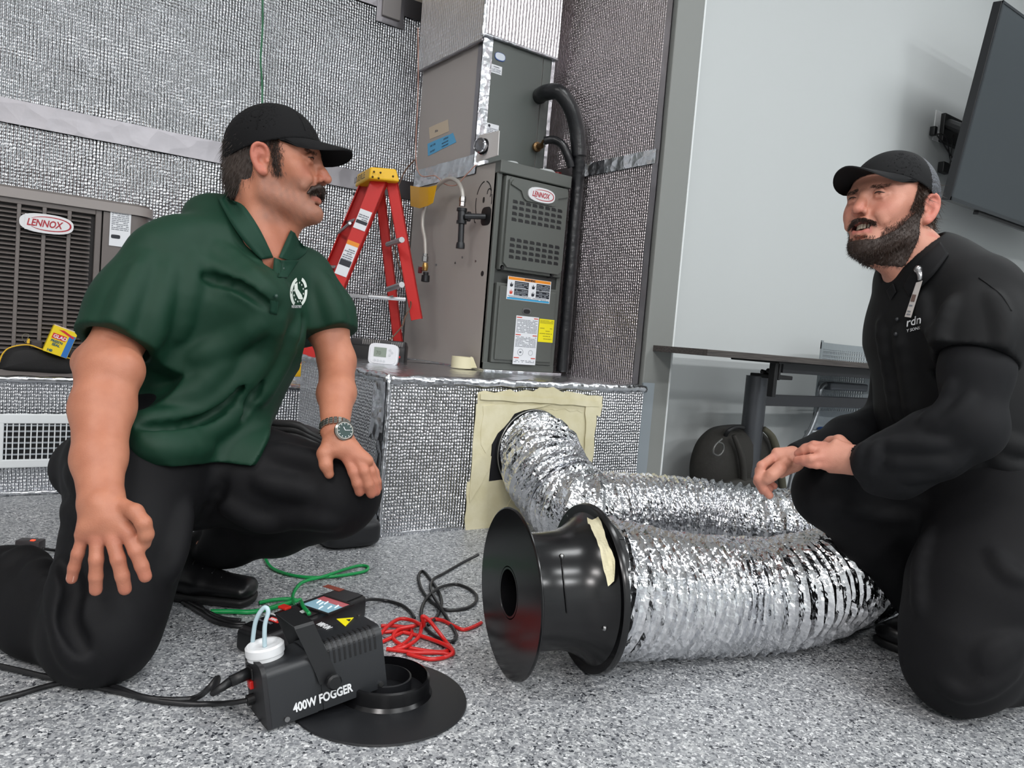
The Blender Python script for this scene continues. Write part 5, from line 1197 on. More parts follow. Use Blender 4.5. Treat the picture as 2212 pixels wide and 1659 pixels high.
mk('hinge_bracket', join([box(xb_-0.01, xb_+0.012, 1.89, 1.92, zb1, zbot, 0.003), box(xb_+0.018, xb_+0.03, 1.89, 1.92, zc0-0.03, zbot, 0.003), box(lx-0.025, lx+0.075, 1.90, 2.04, lt[2]-0.005, lt[2]+0.012, 0.004), box(xb_-0.03, xb_+0.05, 1.86, 2.1, zbot-0.008, zbot, 0.002)]), M_BLK, tb)
mk('latch_paddle', tube([(lx-0.03, 1.98, lt[2]+0.022), (lx+0.02, 1.96, lt[2]+0.016), (xb_, 1.93, lt[2]+0.028)], [0.009, 0.007, 0.010], 10, 6), M_BLK, tb, True)

# ------------------------------------------------------------------ mesh back chair
ch_ = empty('mesh_chair', (3.0, 1.9, 0), 'grey chair with a perforated back and a blue seat behind the table', 'chair')
M_CH = mat('chair_grey', (142, 150, 154), 0.4); M_CT = mat('chair_tube', (130, 134, 138), 0.3, 0.6)
YCH = 2.09
xa = onY(1776, 735, YCH)[0]; xb2 = xa+0.46; za = onY(1776, 735, YCH)[2]; zb_ = onY(1790, 932, YCH)[2]
def cy(x): 
    t = (x-xa)/(xb2-xa); return YCH+0.045*(4*t*(1-t))
def curved(x0, x1, z0, z1, th=0.006, n=6):
    V = []; F = []
    for x in np.linspace(x0, x1, n):
        y = cy(x); V += [(x, y, z0), (x, y, z1), (x, y+th, z1), (x, y+th, z0)]
    for i in range(n-1):
        for j in range(4): F.append((4*i+j, 4*i+(j+1) % 4, 4*i+4+(j+1) % 4, 4*i+4+j))
    F += [(3, 2, 1, 0), (4*n-4, 4*n-3, 4*n-2, 4*n-1)]
    return np.array(V), F
zt_ = lambda x: za-0.03*(4*((x-xa)/(xb2-xa))*(1-(x-xa)/(xb2-xa)))
mk('back_frame', join([curved(xa, xa+0.035, zb_, za), curved(xb2-0.035, xb2, zb_, za), curved(xa, xb2, za-0.04, za-0.008, n=14), curved(xa, xb2, zb_, zb_+0.09, n=14)]), M_CH, ch_)
g = []
for x in np.arange(xa+0.035, xb2-0.035, 0.0155): g.append(curved(x, x+0.0062, zb_+0.08, za-0.03, 0.005, 2))
for z in np.arange(zb_+0.09, za-0.035, 0.0185): g.append(curved(xa+0.03, xb2-0.03, z, z+0.0055, 0.005, 10))
mk('perforated_mesh', join(g), M_CH, ch_, kind='stuff')
mk('seat', box(xa+0.02, xb2-0.02, YCH-0.10, YCH+0.06, zb_-0.025, zb_, 0.01), M_CH, ch_)
mk('seat_cushion', box(xa+0.06, xb2-0.06, YCH-0.10, YCH+0.02, zb_-0.002, zb_+0.022, 0.01), mat('blue_cushion', (20, 60, 116), 0.7), ch_, label='blue seat cushion')
at = [onY(x, y, YCH-0.02) for x, y in ((1800, 829), (1780, 832), (1771, 845), (1768, 880), (1752, 925), (1725, 975))]
mk('arm_frame', tube(at+[np.array([at[-1][0]-0.05, YCH-0.02, 0.02])], 0.0115, 10, 8), M_CT, ch_, True)
mk('arm_pad', join([box(onY(1787, 838, YCH-0.03)[0], onY(1868, 838, YCH-0.03)[0], YCH-0.05, YCH-0.005, onY(1800, 848, YCH-0.03)[2]+0.012, onY(1800, 826, YCH-0.03)[2], 0.009, 3)]), mat('pad_grey', (76, 80, 86), 0.5), ch_)
mk('leg', tube([(xb2, YCH, zb_), (xb2+0.05, YCH-0.02, 0.01)], 0.0115, 10, 1, False), M_CT, ch_, True)
mk('cross_tube', tube([onY(1748, 932, YCH), (xb2, YCH, zb_-0.01)], 0.010, 10, 1, False), M_CT, ch_, True)

# ------------------------------------------------------------------ backpack
bp_ = empty('backpack', (2.5, 1.75, 0), 'olive and black backpack with a metal hook on the floor behind the table leg', 'backpack')
M_OL = mat('olive_fabric', (70, 68, 54), 0.75, bump=(200, 0.4, 0.001)); M_DB = mat('dark_backpack', (38, 36, 32), 0.75, bump=(120, 0.5, 0.002))
YB = 2.0
def bq(x, y, Y=YB): return onY(x, y, Y)
x0_, x1_ = bq(1532, 1000)[0], bq(1700, 1000)[0]; zt2 = bq(1620, 930)[2]
out_ = [bq(x, y) for x, y in ((1534, 1075), (1530, 1020), (1540, 975), (1560, 945), (1590, 928), (1650, 925), (1680, 945), (1697, 985), (1706, 1050))]
bpf = Fr((0, 2.10, 0), (1, 0, 0), (0, 0, 1), (0, -1, 0))
ol2 = [bpf.loc(q)[:2] for q in out_]; ol2 = [(ol2[0][0], 0.005)]+ol2+[(ol2[-1][0]+0.01, 0.005)]
oc = catmull(np.array([(a, b, 0) for a, b in ol2]), 5, False)[:, :2]
puff(bpf, [tuple(q) for q in oc], 0.0, 0.12, M_DB, 'body', bp_)
mk('olive_strap', tube([bq(1650, 926, 1.975), bq(1668, 945, 1.965), bq(1680, 985, 1.960), bq(1692, 1060, 1.960)], [0.012, 0.016, 0.018, 0.016], 8, 8), M_OL, bp_, True)
mk('olive_strap', tube([bq(1585, 940, 1.980), bq(1600, 980, 1.960), bq(1606, 1030, 1.960), bq(1600, 1080, 1.960)], [0.010, 0.014, 0.014, 0.012], 8, 8), M_DB, bp_, True)
mk('grab_handle', tube([bq(1566, 944, 2.030), bq(1574, 930, 2.010), bq(1590, 922, 2.010), bq(1606, 924, 2.010)], 0.009, 8, 8), M_BLK, bp_, True)
mk('metal_hook', tube([bq(1560, 948, 1.960), bq(1545, 962, 1.955), bq(1541, 978, 1.955), bq(1552, 984, 1.955), bq(1562, 974, 1.955), bq(1562, 960, 1.955), bq(1552, 955, 1.955)], 0.004, 8, 8), mat('hook_grey', (104, 104, 102), 0.35, 0.6), bp_, True)
mk('front_pocket', blobbox(bq(1550, 1000)[0], bq(1640, 1000)[0], 1.94, 2.0, 0.02, bq(1600, 1030)[2], 0.5, 8, 0.02, 14), M_DB, bp_, True)
tag(mk('black_lead', tube([onz(1935, 1258, 0.06), onz(1960, 1268, 0.045), onz(1985, 1285, 0.02), onz(2010, 1290, 0.006)], 0.004, 8, 6), M_BC, None, True), 'pair of thin black cords behind the far bend of the duct', 'cord')
# ================================================================== SMOOTH BODY MODELLER (signed distance -> surface net)
from mathutils.bvhtree import BVHTree
class Sdf:
    def __init__(s): s.p = []
    def add(s, f, c, r, k=0.01, op=1): s.p.append((f, np.asarray(c, float), float(r), k, op)); return s
    def cone(s, a, b, ra, rb, k=0.01, op=1):
        a = np.asarray(a, float); b = np.asarray(b, float); ab = b-a; L2 = ab@ab+1e-12
        def f(P_):
            t = np.clip(((P_-a)@ab)/L2, 0, 1)
            q = P_-a-t[:, None]*ab
            return np.sqrt((q*q).sum(1))-(ra+(rb-ra)*t)
        return s.add(f, (a+b)/2, math.sqrt(L2)/2+max(ra, rb), k, op)
    def chain(s, pts, rs, k=0.01, op=1):
        for i in range(len(pts)-1): s.cone(pts[i], pts[i+1], rs[i], rs[i+1], k, op)
        return s
    def ball(s, c, r, k=0.01, op=1): return s.cone(c, np.asarray(c, float)+1e-5, r, r, k, op)
    def ell(s, c, r, R=np.eye(3), k=0.01, op=1):
        """R rows = local axes"""
        c = np.asarray(c, float); r = np.asarray(r, float); R = np.asarray(R, float)
        def f(P_):
            q = (P_-c)@R.T
            k0 = np.sqrt(((q/r)**2).sum(1)); k1 = np.sqrt(((q/(r*r))**2).sum(1))+1e-9
            return k0*(k0-1)/k1
        return s.add(f, c, r.max(), k, op)
    def etube(s, a, b, side, ra, rb, k=0.02, op=1):
        """elliptical tapered tube: ra, rb = (half width along side, half depth)"""
        a = np.asarray(a, float); b = np.asarray(b, float); ab = b-a; L = np.linalg.norm(ab); ax = ab/L
        sd = nrm(np.asarray(side, float)-ax*(np.asarray(side, float)@ax)); nn = np.cross(ax, sd)
        def f(P_):
            q = P_-a; h = q@ax; t = np.clip(h/L, 0, 1)
            w = ra[0]+(rb[0]-ra[0])*t; d = ra[1]+(rb[1]-ra[1])*t; m = np.minimum(w, d); e = h-t*L
            x = (q@sd)/w; y = (q@nn)/d; z = e/m
            k0 = np.sqrt(x*x+y*y+z*z); k1 = np.sqrt((x/w)**2+(y/d)**2+(z/m)**2)+1e-9
            return k0*(k0-1)/k1
        return s.add(f, (a+b)/2, L/2+max(ra+rb), k, op)
    def cut(s, c, n, k=0.003):
        """keep the side the normal points away from"""
        c = np.asarray(c, float); n = nrm(n)
        def f(P_): return -((P_-c)@n)
        return s.add(f, c, 1e9, k, -1)
    def eval(s, P_, cull=None):
        d = np.full(len(P_), 1e3)
        for i, (f, c, r, k, op) in enumerate(s.p):
            if cull is not None and not cull[i]: continue
            e = f(P_)
            if op == 1:
                h = np.maximum(k-np.abs(d-e), 0)/k; d = np.minimum(d, e)-h*h*k*0.25
            elif op == -1:
                e = -e; h = np.maximum(k-np.abs(d-e), 0)/k; d = np.maximum(d, e)+h*h*k*0.25
        return d
    def at(s, p): return float(s.eval(np.asarray(p, float)[None])[0])
def surf(sd, x, y, t0=0.9, t1=2.4, off=0.0):
    """first point of the body on the sight line through a pixel"""
    d = ray(x, y); n = np.linalg.norm(d); t = t0
    for _ in range(160):
        v = sd.at(EYE+d*t)-off
        if v < 0.0006: return EYE+d*t
        t += max(v*0.7, 0.0006)/n
        if t > t1: return None
    return None
_OFF = np.stack(np.meshgrid(range(9), range(9), range(9), indexing='ij'), -1).reshape(-1, 3)
def net(sd, res, bounds=None, post=None):
    """surface net over the 8^3 blocks that the surface crosses"""
    lo = np.full(3, 1e9); hi = np.full(3, -1e9)
    for f, c, r, k, op in s_pos(sd): lo = np.minimum(lo, c-r); hi = np.maximum(hi, c+r)
    if bounds is not None: lo = np.maximum(lo, bounds[0]); hi = np.minimum(hi, bounds[1])
    lo = lo-3*res; B = 8*res
    nb = np.ceil((hi+3*res-lo)/B).astype(int)
    bi = np.stack(np.meshgrid(*[np.arange(n) for n in nb], indexing='ij'), -1).reshape(-1, 3)
    # coarse groups of 4^3 blocks for culling
    grp = (bi//4)@np.array([1000000, 1000, 1]); order = np.argsort(grp, kind='stable'); bi = bi[order]; grp = grp[order]
    st = np.concatenate([[0], np.nonzero(np.diff(grp))[0]+1, [len(grp)]])
    vals = []; keep = []
    half = B*math.sqrt(3)/2
    for a, b in zip(st[:-1], st[1:]):
        g = bi[a:b]; cen = lo+(g+0.5)*B; gc = cen.mean(0); gr = np.linalg.norm(cen-gc, axis=1).max()+half
        dist = np.array([np.linalg.norm(gc-c)-r for f, c, r, k, op in sd.p])
        near = min([dist[i] for i in range(len(dist)) if sd.p[i][4] == 1] or [1e9])
        if near > gr: continue
        cull = dist < gr*1.0+0.05
        d = sd.eval(cen, cull)
        m = np.abs(d) < half*1.7+0.004
        if m.any(): keep.append(g[m]); vals.append((g[m], cull))
    GV = {}; keys = []; pts = []; faces = []
    D = nb*8+2; M = np.array([D[1]*D[2], D[2], 1], dtype=np.int64)
    allV = []; allK = []; eF = []
    for g, cull in vals:
        base = g[:, None]*8+_OFF[None]
        P_ = (lo+base.reshape(-1, 3)*res)
        d = np.empty(len(P_))
        for q in range(0, len(P_), 400000): d[q:q+400000] = sd.eval(P_[q:q+400000], cull)
        d = d.reshape(-1, 9, 9, 9)
        sg = d < 0
        c8 = [sg[:, i:i+8, j:j+8, k:k+8] for i in (0, 1) for j in (0, 1) for k in (0, 1)]
        sm = sum(c.astype(np.int8) for c in c8); cr = (sm > 0) & (sm < 8)
        n_, i_, j_, k_ = np.nonzero(cr)
        if len(n_) == 0: continue
        acc = np.zeros((len(n_), 3)); cnt = np.zeros(len(n_))
        for ax_ in range(3):
            for u in (0, 1):
                for v in (0, 1):
                    o0 = [0, 0, 0]; o1 = [0, 0, 0]; oth = [x for x in range(3) if x != ax_]
                    o0[oth[0]] = u; o0[oth[1]] = v; o1[:] = o0; o1[ax_] = 1
                    a_ = d[n_, i_+o0[0], j_+o0[1], k_+o0[2]]; b_ = d[n_, i_+o1[0], j_+o1[1], k_+o1[2]]
                    x = (a_ < 0) != (b_ < 0); t = np.where(x, a_/(a_-b_+1e-20), 0)
                    pp_ = np.tile(np.array(o0, float), (len(n_), 1)); pp_[:, ax_] += t
                    acc += np.where(x[:, None], pp_, 0); cnt += x
        cell = g[n_]*8+np.stack([i_, j_, k_], -1)
        allV.append(lo+(cell+acc/cnt[:, None])*res); allK.append(cell@M)
        for ax_ in range(3):
            sl0 = [slice(0, 8)]*3; sl1 = [slice(0, 8)]*3; sl1[ax_] = slice(1, 9)
            a_ = sg[(slice(None), *sl0)]; b_ = sg[(slice(None), *sl1)]
            n2, i2, j2, k2 = np.nonzero(a_ != b_)
            if len(n2) == 0: continue
            nd = g[n2]*8+np.stack([i2, j2, k2], -1)
            u, v = [(1, 2), (2, 0), (0, 1)][ax_]
            e1 = np.zeros(3, int); e1[u] = 1; e2 = np.zeros(3, int); e2[v] = 1
            q = np.stack([(nd-e1-e2)@M, (nd-e2)@M, nd@M, (nd-e1)@M], -1)
            fl_ = a_[n2, i2, j2, k2]
            q[~fl_] = q[~fl_][:, ::-1]
            eF.append(q)
    K_ = np.concatenate(allK); V = np.concatenate(allV); Q = np.concatenate(eF)
    o = np.argsort(K_); K_ = K_[o]; V = V[o]
    ix = np.searchsorted(K_, Q); ix = np.clip(ix, 0, len(K_)-1); ok = (K_[ix] == Q).all(1)
    F = ix[ok]
    if post is not None: V = post(V)
    return V, F.tolist()
def s_pos(sd): return [p for p in sd.p if p[4] == 1]
def relax(V, F, n=1, lam=0.5):
    F = np.asarray(F); E = np.concatenate([F[:, [0, 1]], F[:, [1, 2]], F[:, [2, 3]], F[:, [3, 0]]])
    for _ in range(n):
        S = np.zeros_like(V); c = np.zeros(len(V))
        np.add.at(S, E[:, 0], V[E[:, 1]]); np.add.at(S, E[:, 1], V[E[:, 0]]); np.add.at(c, E[:, 0], 1); np.add.at(c, E[:, 1], 1)
        V = V+lam*(S/np.maximum(c, 1)[:, None]-V)
    return V
def bvh(gs):
    V, F = join(gs); return BVHTree.FromPolygons(V.tolist(), F)
def cast(tree, x, y, off=0.0):
    d = ray(x, y); dn = Vector(d).normalized()
    h = tree.ray_cast(Vector(EYE), dn)
    if h[0] is None: return None
    return np.array(h[0])-np.array(dn)*off
def drape(tree, pts, off=0.002, thick=0.0015, n=1):
    """a small flat shape in pixel outline laid onto a body surface, as a thin solid"""
    p = [cast(tree, x, y, off) for x, y in pts]
    if any(q is None for q in p): return None
    p = np.array(p); c = p.mean(0); k = len(p)
    V = np.concatenate([[c], p, [c+FW*thick], p+FW*thick])
    F = [(0, 1+i, 1+(i+1) % k) for i in range(k)]+[(k+1, k+2+(i+1) % k, k+2+i) for i in range(k)]+[(1+i, k+2+i, k+2+(i+1) % k, 1+(i+1) % k) for i in range(k)]
    return V, F
def strip(tree, A, B, off=0.006, thick=0.003, n=12, m=4):
    """cloth band between two pixel curves laid on a body"""
    A = catmull(np.array([(x, y, o) for x, y, o in A], float), 8); B = catmull(np.array([(x, y, o) for x, y, o in B], float), 8)
    ta = np.linspace(0, len(A)-1, n*2); tb = np.linspace(0, len(B)-1, n*2)
    rows = []; last = None
    for i in range(n*2):
        a = np.array([np.interp(ta[i], np.arange(len(A)), A[:, q]) for q in range(3)]); b = np.array([np.interp(tb[i], np.arange(len(B)), B[:, q]) for q in range(3)])
        row = []
        for j in range(m+1):
            t = j/m; q = a+(b-a)*t
            c = cast(tree, q[0], q[1], off+q[2])
            if c is None: c = last if last is not None else P(q[0], q[1], 1.6)
            last = c; row.append(c)
        rows.append(row)
    V = np.array(rows).reshape(-1, 3); w = m+1; N = len(rows)
    # smooth depth jumps
    G = V.reshape(N, w, 3)
    for _ in range(6): G[1:-1] = (G[:-2]+2*G[1:-1]+G[2:])/4
    V = G.reshape(-1, 3); k = len(V); V2 = V+FW*thick
    F = [(i*w+j, i*w+j+1, (i+1)*w+j+1, (i+1)*w+j) for i in range(N-1) for j in range(m)]
    F2 = [tuple(k+x for x in reversed(f)) for f in F]
    S = []
    for i in range(N-1): S += [(i*w, (i+1)*w, k+(i+1)*w, k+i*w), (i*w+m, k+i*w+m, k+(i+1)*w+m, (i+1)*w+m)]
    for j in range(m): S += [(j, k+j, k+j+1, j+1), ((N-1)*w+j, (N-1)*w+j+1, k+(N-1)*w+j+1, k+(N-1)*w+j)]
    return np.concatenate([V, V2]), F+F2+S
def vcol(o, cols):
    me = o.data; a = me.color_attributes.new('Col', 'FLOAT_COLOR', 'POINT')
    c = np.ones((len(me.vertices), 4)); c[:, :3] = cols
    a.data.foreach_set('color', c.ravel())
def strands(roots, dirs, lens, r, m, name, parent, seed=0, curl=0.3, jit=0.25):
    rr = np.random.default_rng(seed); n = len(roots)
    d = dirs+rr.normal(size=dirs.shape)*jit; d /= np.linalg.norm(d, axis=1)[:, None]
    L = lens*(0.7+0.6*rr.random(n))
    s = np.cross(d, rr.normal(size=d.shape)); s /= np.linalg.norm(s, axis=1)[:, None]
    bend = rr.normal(size=d.shape)*curl
    p0 = roots; p1 = roots+(d+bend*0.3)*(L*0.5)[:, None]; p2 = roots+(d*0.95+bend)*L[:, None]+np.array([0, 0, -0.1])*L[:, None]
    V = np.stack([p0-s*r, p0+s*r, p1+s*r*0.8, p1-s*r*0.8, p2], 1).reshape(-1, 3)
    F = []
    for i in range(n): b = 5*i; F += [(b, b+1, b+2, b+3), (b+3, b+2, b+4)]
    return mk(name, (V, F), m, parent, True)
def skin_mat(name, base, red=(170, 96, 80), sss=0.08):
    m, nt, N, L, b = nodes(name)
    at = N('ShaderNodeAttribute', attribute_name='Col')
    g = N('ShaderNodeNewGeometry')
    n1 = N('ShaderNodeTexNoise'); n1.inputs['Scale'].default_value = 26; n1.inputs['Detail'].default_value = 6; L(g.outputs['Position'], n1.inputs['Vector'])
    r = N('ShaderNodeValToRGB'); r.color_ramp.elements[0].position = 0.35; r.color_ramp.elements[1].position = 0.7
    r.color_ramp.elements[0].color = (0.86, 0.80, 0.78, 1); r.color_ramp.elements[1].color = (1.0, 1.0, 1.0, 1)
    L(n1.outputs['Fac'], r.inputs['Fac'])
    mx = N('ShaderNodeMix', data_type='RGBA', blend_type='MULTIPLY'); mx.inputs['Factor'].default_value = 1.0
    L(at.outputs['Color'], mx.inputs['A']); L(r.outputs['Color'], mx.inputs['B']); L(mx.outputs['Result'], b.inputs['Base Color'])
    b.inputs['Roughness'].default_value = 0.5
    b.inputs['Subsurface Weight'].default_value = sss; b.inputs['Subsurface Radius'].default_value = (0.010, 0.004, 0.002); b.inputs['Subsurface Scale'].default_value = 1.0
    n2 = N('ShaderNodeTexNoise'); n2.inputs['Scale'].default_value = 420; n2.inputs['Detail'].default_value = 3; L(g.outputs['Position'], n2.inputs['Vector'])
    bp = N('ShaderNodeBump'); bp.inputs['Strength'].default_value = 0.4; bp.inputs['Distance'].default_value = 0.001
    L(n2.outputs['Fac'], bp.inputs['Height']); L(bp.outputs['Normal'], b.inputs['Normal'])
    return m
def smooth01(x, a, b): t = np.clip((x-a)/(b-a), 0, 1); return t*t*(3-2*t)

# ------------------------------------------------------------------ head in its own frame (x forward, y to its left, z up, origin between the ears)
class HeadFr:
    def __init__(s, o, f, u): s.o = np.asarray(o, float); s.f = nrm(f); s.u = nrm(np.asarray(u, float)-s.f*(np.asarray(u, float)@s.f)); s.l = np.cross(s.u, s.f)
    def w(s, x, y, z): return s.o+s.f*x+s.l*y+s.u*z
    def R(s): return np.array([s.f, s.l, s.u])
    def loc(s, V): return (V-s.o)@s.R().T
def rotR(H, yaw=0, pitch=0, roll=0):
    """axes of H turned: rows = local axes in world"""
    M = Matrix.Rotation(yaw, 3, 'Z') @ Matrix.Rotation(pitch, 3, 'Y') @ Matrix.Rotation(roll, 3, 'X')
    return np.array(M).T @ H.R()
def head_sdf(H, smile=0.5, jawx=0.0, nose=1.0, open_=0.006, earx=0.0, squint=0.5):
    S = Sdf(); w = H.w; R = H.R()
    S.ell(w(0.010, 0, 0.048), (0.098, 0.076, 0.086), R, 0.01)
    S.ell(w(0.052, 0, 0.022), (0.062, 0.063, 0.070), R, 0.02)
    S.ell(w(0.060, 0, -0.030), (0.050, 0.053, 0.056), R, 0.02)
    S.ell(w(0.085, 0, -0.050), (0.030, 0.030, 0.030), R, 0.02)
    for sg in (1, -1):
        S.cone(w(0.012, sg*0.050, -0.052), w(0.090+jawx, sg*0.016, -0.088), 0.017, 0.017, 0.02)
        S.cone(w(0.008, sg*0.056, -0.005), w(0.014, sg*0.050, -0.055), 0.018, 0.017, 0.02)
        S.ball(w(0.078, sg*0.044, -0.004), 0.019, 0.02)
        S.ball(w(0.086, sg*(0.034+0.002*smile), -0.024+0.003*smile), 0.015+0.004*smile, 0.016)
        S.cone(w(0.105, sg*0.010, 0.034), w(0.090, sg*0.046, 0.033), 0.0095, 0.009, 0.012)
    S.ell(w(0.050, 0, -0.072), (0.048, 0.040, 0.026), R, 0.02)
    S.ell(w(0.102+jawx, 0, -0.090), (0.018, 0.021, 0.018), R, 0.014)
    S.ell(w(0.109, 0, -0.072), (0.006, 0.012, 0.004), R, 0.006, -1)
    for sg in (1, -1):
        S.ball(w(0.117, sg*0.031, 0.017), 0.0165, 0.010, -1)
    S.chain([w(0.107, 0, 0.034), w(0.113, 0, 0.018), w(0.124*1.0, 0, -0.004), w(0.131+0.004*nose, 0, -0.017)], [0.0085, 0.0075, 0.009, 0.0098], 0.010)
    for sg in (1, -1):
        S.ell(w(0.119, sg*0.0125, -0.0205), (0.011, 0.0065, 0.0075), R, 0.006)
        S.ell(w(0.124, sg*0.0065, -0.0285), (0.005, 0.0032, 0.004), R, 0.003, -1)
        # lids
        sq_ = squint*0.0028; lid = [(0.1035, 0.0165, 0.0175), (0.1095, 0.0250, 0.0235-sq_), (0.1085, 0.0350, 0.0233-sq_), (0.0985, 0.0455, 0.0165)]
        S.chain([w(a, sg*b, c) for a, b, c in lid], [0.0028, 0.0044, 0.0044, 0.0028], 0.003)
        low = [(0.1035, 0.0165, 0.0165), (0.1080, 0.0260, 0.0098+sq_*0.8), (0.1065, 0.0360, 0.0098+sq_*0.8), (0.0985, 0.0455, 0.0160)]
        S.chain([w(0.103, sg*0.020, 0.008), w(0.101, sg*0.036, 0.006)], [0.003, 0.004], 0.006)
        S.chain([w(a, sg*b, c) for a, b, c in low], [0.0028, 0.0044, 0.0044, 0.0028], 0.003)
        # smile fold
        S.chain([w(0.117, sg*0.018, -0.020), w(0.108, sg*0.030, -0.034), w(0.100, sg*0.034, -0.050)], [0.0030, 0.0034, 0.002], 0.007, -1)
        S.chain([w(0.103, sg*0.033, -0.026), w(0.096, sg*0.041, -0.040)], [0.008, 0.006], 0.012)
    o2 = open_/2
    cz = -0.050
    S.ell(w(0.106, 0, cz), (0.020, 0.0235, 0.0045+o2), R, 0.004, -1)
    for sg in (1, -1):
        S.chain([w(0.1175, 0, cz+0.009+o2), w(0.1150, sg*0.012, cz+0.009+o2*1.0), w(0.1035, sg*0.0265, cz+0.005)], [0.0050, 0.0046, 0.0022], 0.004)
        S.chain([w(0.1140, 0, cz-0.009-o2), w(0.1115, sg*0.012, cz-0.0075-o2*0.8), w(0.1030, sg*0.0260, cz+0.003)], [0.0058, 0.0050, 0.0022], 0.004)
    # ears
    for sg in (1, -1):
        ea = [(0.010, 0.0755, 0.010), (0.008, 0.0800, 0.026), (-0.004, 0.0850, 0.034), (-0.017, 0.0880, 0.028), (-0.021, 0.0880, 0.010), (-0.014, 0.0840, -0.010), (-0.005, 0.0790, -0.023), (0.004, 0.0755, -0.022)]
        ep = catmull([w(a+earx, sg*b, c) for a, b, c in ea], 3)
        S.chain(list(ep), [0.0036]*len(ep), 0.003)
        S.ell(w(earx-0.004, sg*0.0785, 0.004), (0.017, 0.0050, 0.026), rotR(H, -sg*0.42), 0.006)
        S.ball(w(earx+0.001, sg*0.0770, -0.021), 0.0062, 0.006)
        S.chain([w(earx-0.010, sg*0.0850, 0.020), w(earx-0.014, sg*0.0855, 0.006), w(earx-0.006, sg*0.0815, -0.009)], [0.0028, 0.003, 0.003], 0.003)
        S.ell(w(earx-0.001, sg*0.0840, 0.002), (0.0080, 0.0065, 0.010), R, 0.004, -1)
        S.ball(w(earx+0.0085, sg*0.0770, 0.000), 0.0042, 0.004)
    return S
def lashes(H, sg, parent, squint):
    q_ = squint*0.0028
    P_ = [H.w(*v) for v in ((0.1045, sg*0.0175, 0.0170), (0.1125, sg*0.0250, 0.0200-q_), (0.1115, sg*0.0350, 0.0198-q_), (0.1000, sg*0.0465, 0.0160))]
    mk('eyelashes', tube(P_, [0.0005, 0.0013, 0.0015, 0.0006], 6, 6), mat('lash_brown', (30, 22, 20), 0.6), parent, True)
def face_cols(V, H, base, lipc, redc, stub=None, stubc=None):
    q = H.loc(V); x, y, z = q.T; a = np.abs(y)
    c = np.tile(np.array(lin(base)[:3]), (len(V), 1)); red = np.array(lin(redc)[:3]); lp_ = np.array(lin(lipc)[:3])
    def mix(c, col, w): return c*(1-w[:, None])+np.array(col)[None]*w[:, None]
    w = 0.55*np.exp(-(((x-0.13)/0.014)**2+(y/0.018)**2+((z+0.016)/0.014)**2))+0.40*np.exp(-(((x-0.095)/0.02)**2+((a-0.04)/0.018)**2+((z+0.012)/0.016)**2))
    w = w+0.6*smooth01(a, 0.073, 0.084)*(x < 0.05)*(x > -0.04)*(np.abs(z) < 0.05)
    c = mix(c, red, np.clip(w, 0, 0.75))
    lw = smooth01(x, 0.098, 0.104)*(1-smooth01(a, 0.020, 0.028))*(smooth01(z, -0.068, -0.062)*(1-smooth01(z, -0.042, -0.036)))
    c = mix(c, lp_, np.clip(lw*0.75, 0, 1))
    inm = ((x > 0.07) & (x < 0.1125) & (a < 0.022) & (np.abs(z+0.050) < 0.0065))
    c[inm] = np.array(lin((60, 24, 22))[:3])
    if stub: 
        wj = smooth01(-z, 0.018, 0.040)*smooth01(x, -0.01, 0.02)*(1-np.clip(lw*1.6, 0, 1))*smooth01(z, -0.125, -0.10)
        n = 0.5+0.5*ngrid(V, 500, 3, 2)
        c = mix(c, lin(stubc)[:3], np.clip(wj*stub*(0.6+0.6*n), 0, 1))
    return c
def eye(H, sg, parent, iris=(70, 60, 46)):
    c = H.w(0.0940, sg*0.031, 0.0165); r = 0.0122
    e = mk('eyeball', ball(c, r, 20, 14), mat('eye_white', (206, 198, 192), 0.25), parent, True, label='white of the eye')
    g = H.f+H.l*sg*0.02
    mk('iris', ball(c+nrm(g)*0.0070, 0.0060, 16, 10), mat('iris_%d' % iris[0], iris, 0.2), e, True)
    mk('pupil', ball(c+nrm(g)*0.0112, 0.0024, 12, 8), mat('pupil', (10, 10, 10), 0.1), e, True)
def teeth(H, parent, z=-0.0475, w=0.019, h=0.0065):
    g = []
    for i in range(-3, 4):
        y0 = i*w/3.5; x = 0.1095-0.018*(abs(y0)/w)**2
        fr = Fr(H.w(x, y0, z), H.l, H.u, H.f)
        g.append(fr.box(-w/7.6, w/7.6, -h/2, h/2*1.2, -0.004, 0.0, 0.0012))
    return mk('teeth', join(g), mat('teeth', (214, 204, 184), 0.25), parent, True, kind='stuff')
def cap_crown(H, c, r, zc, tilt, sc=1.0):
    """baseball cap crown: upper half of an ellipsoid with a rim plane tilted down at the back"""
    S = Sdf(); S.ell(H.w(*c), r, H.R(), 0.01)
    S.ell(H.w(*c), tuple(v-0.004 for v in r), H.R(), 0.002, -1)
    n = -(H.u*math.cos(tilt)+H.f*-math.sin(tilt))
    S.cut(H.w(*zc), n, 0.003)
    return S
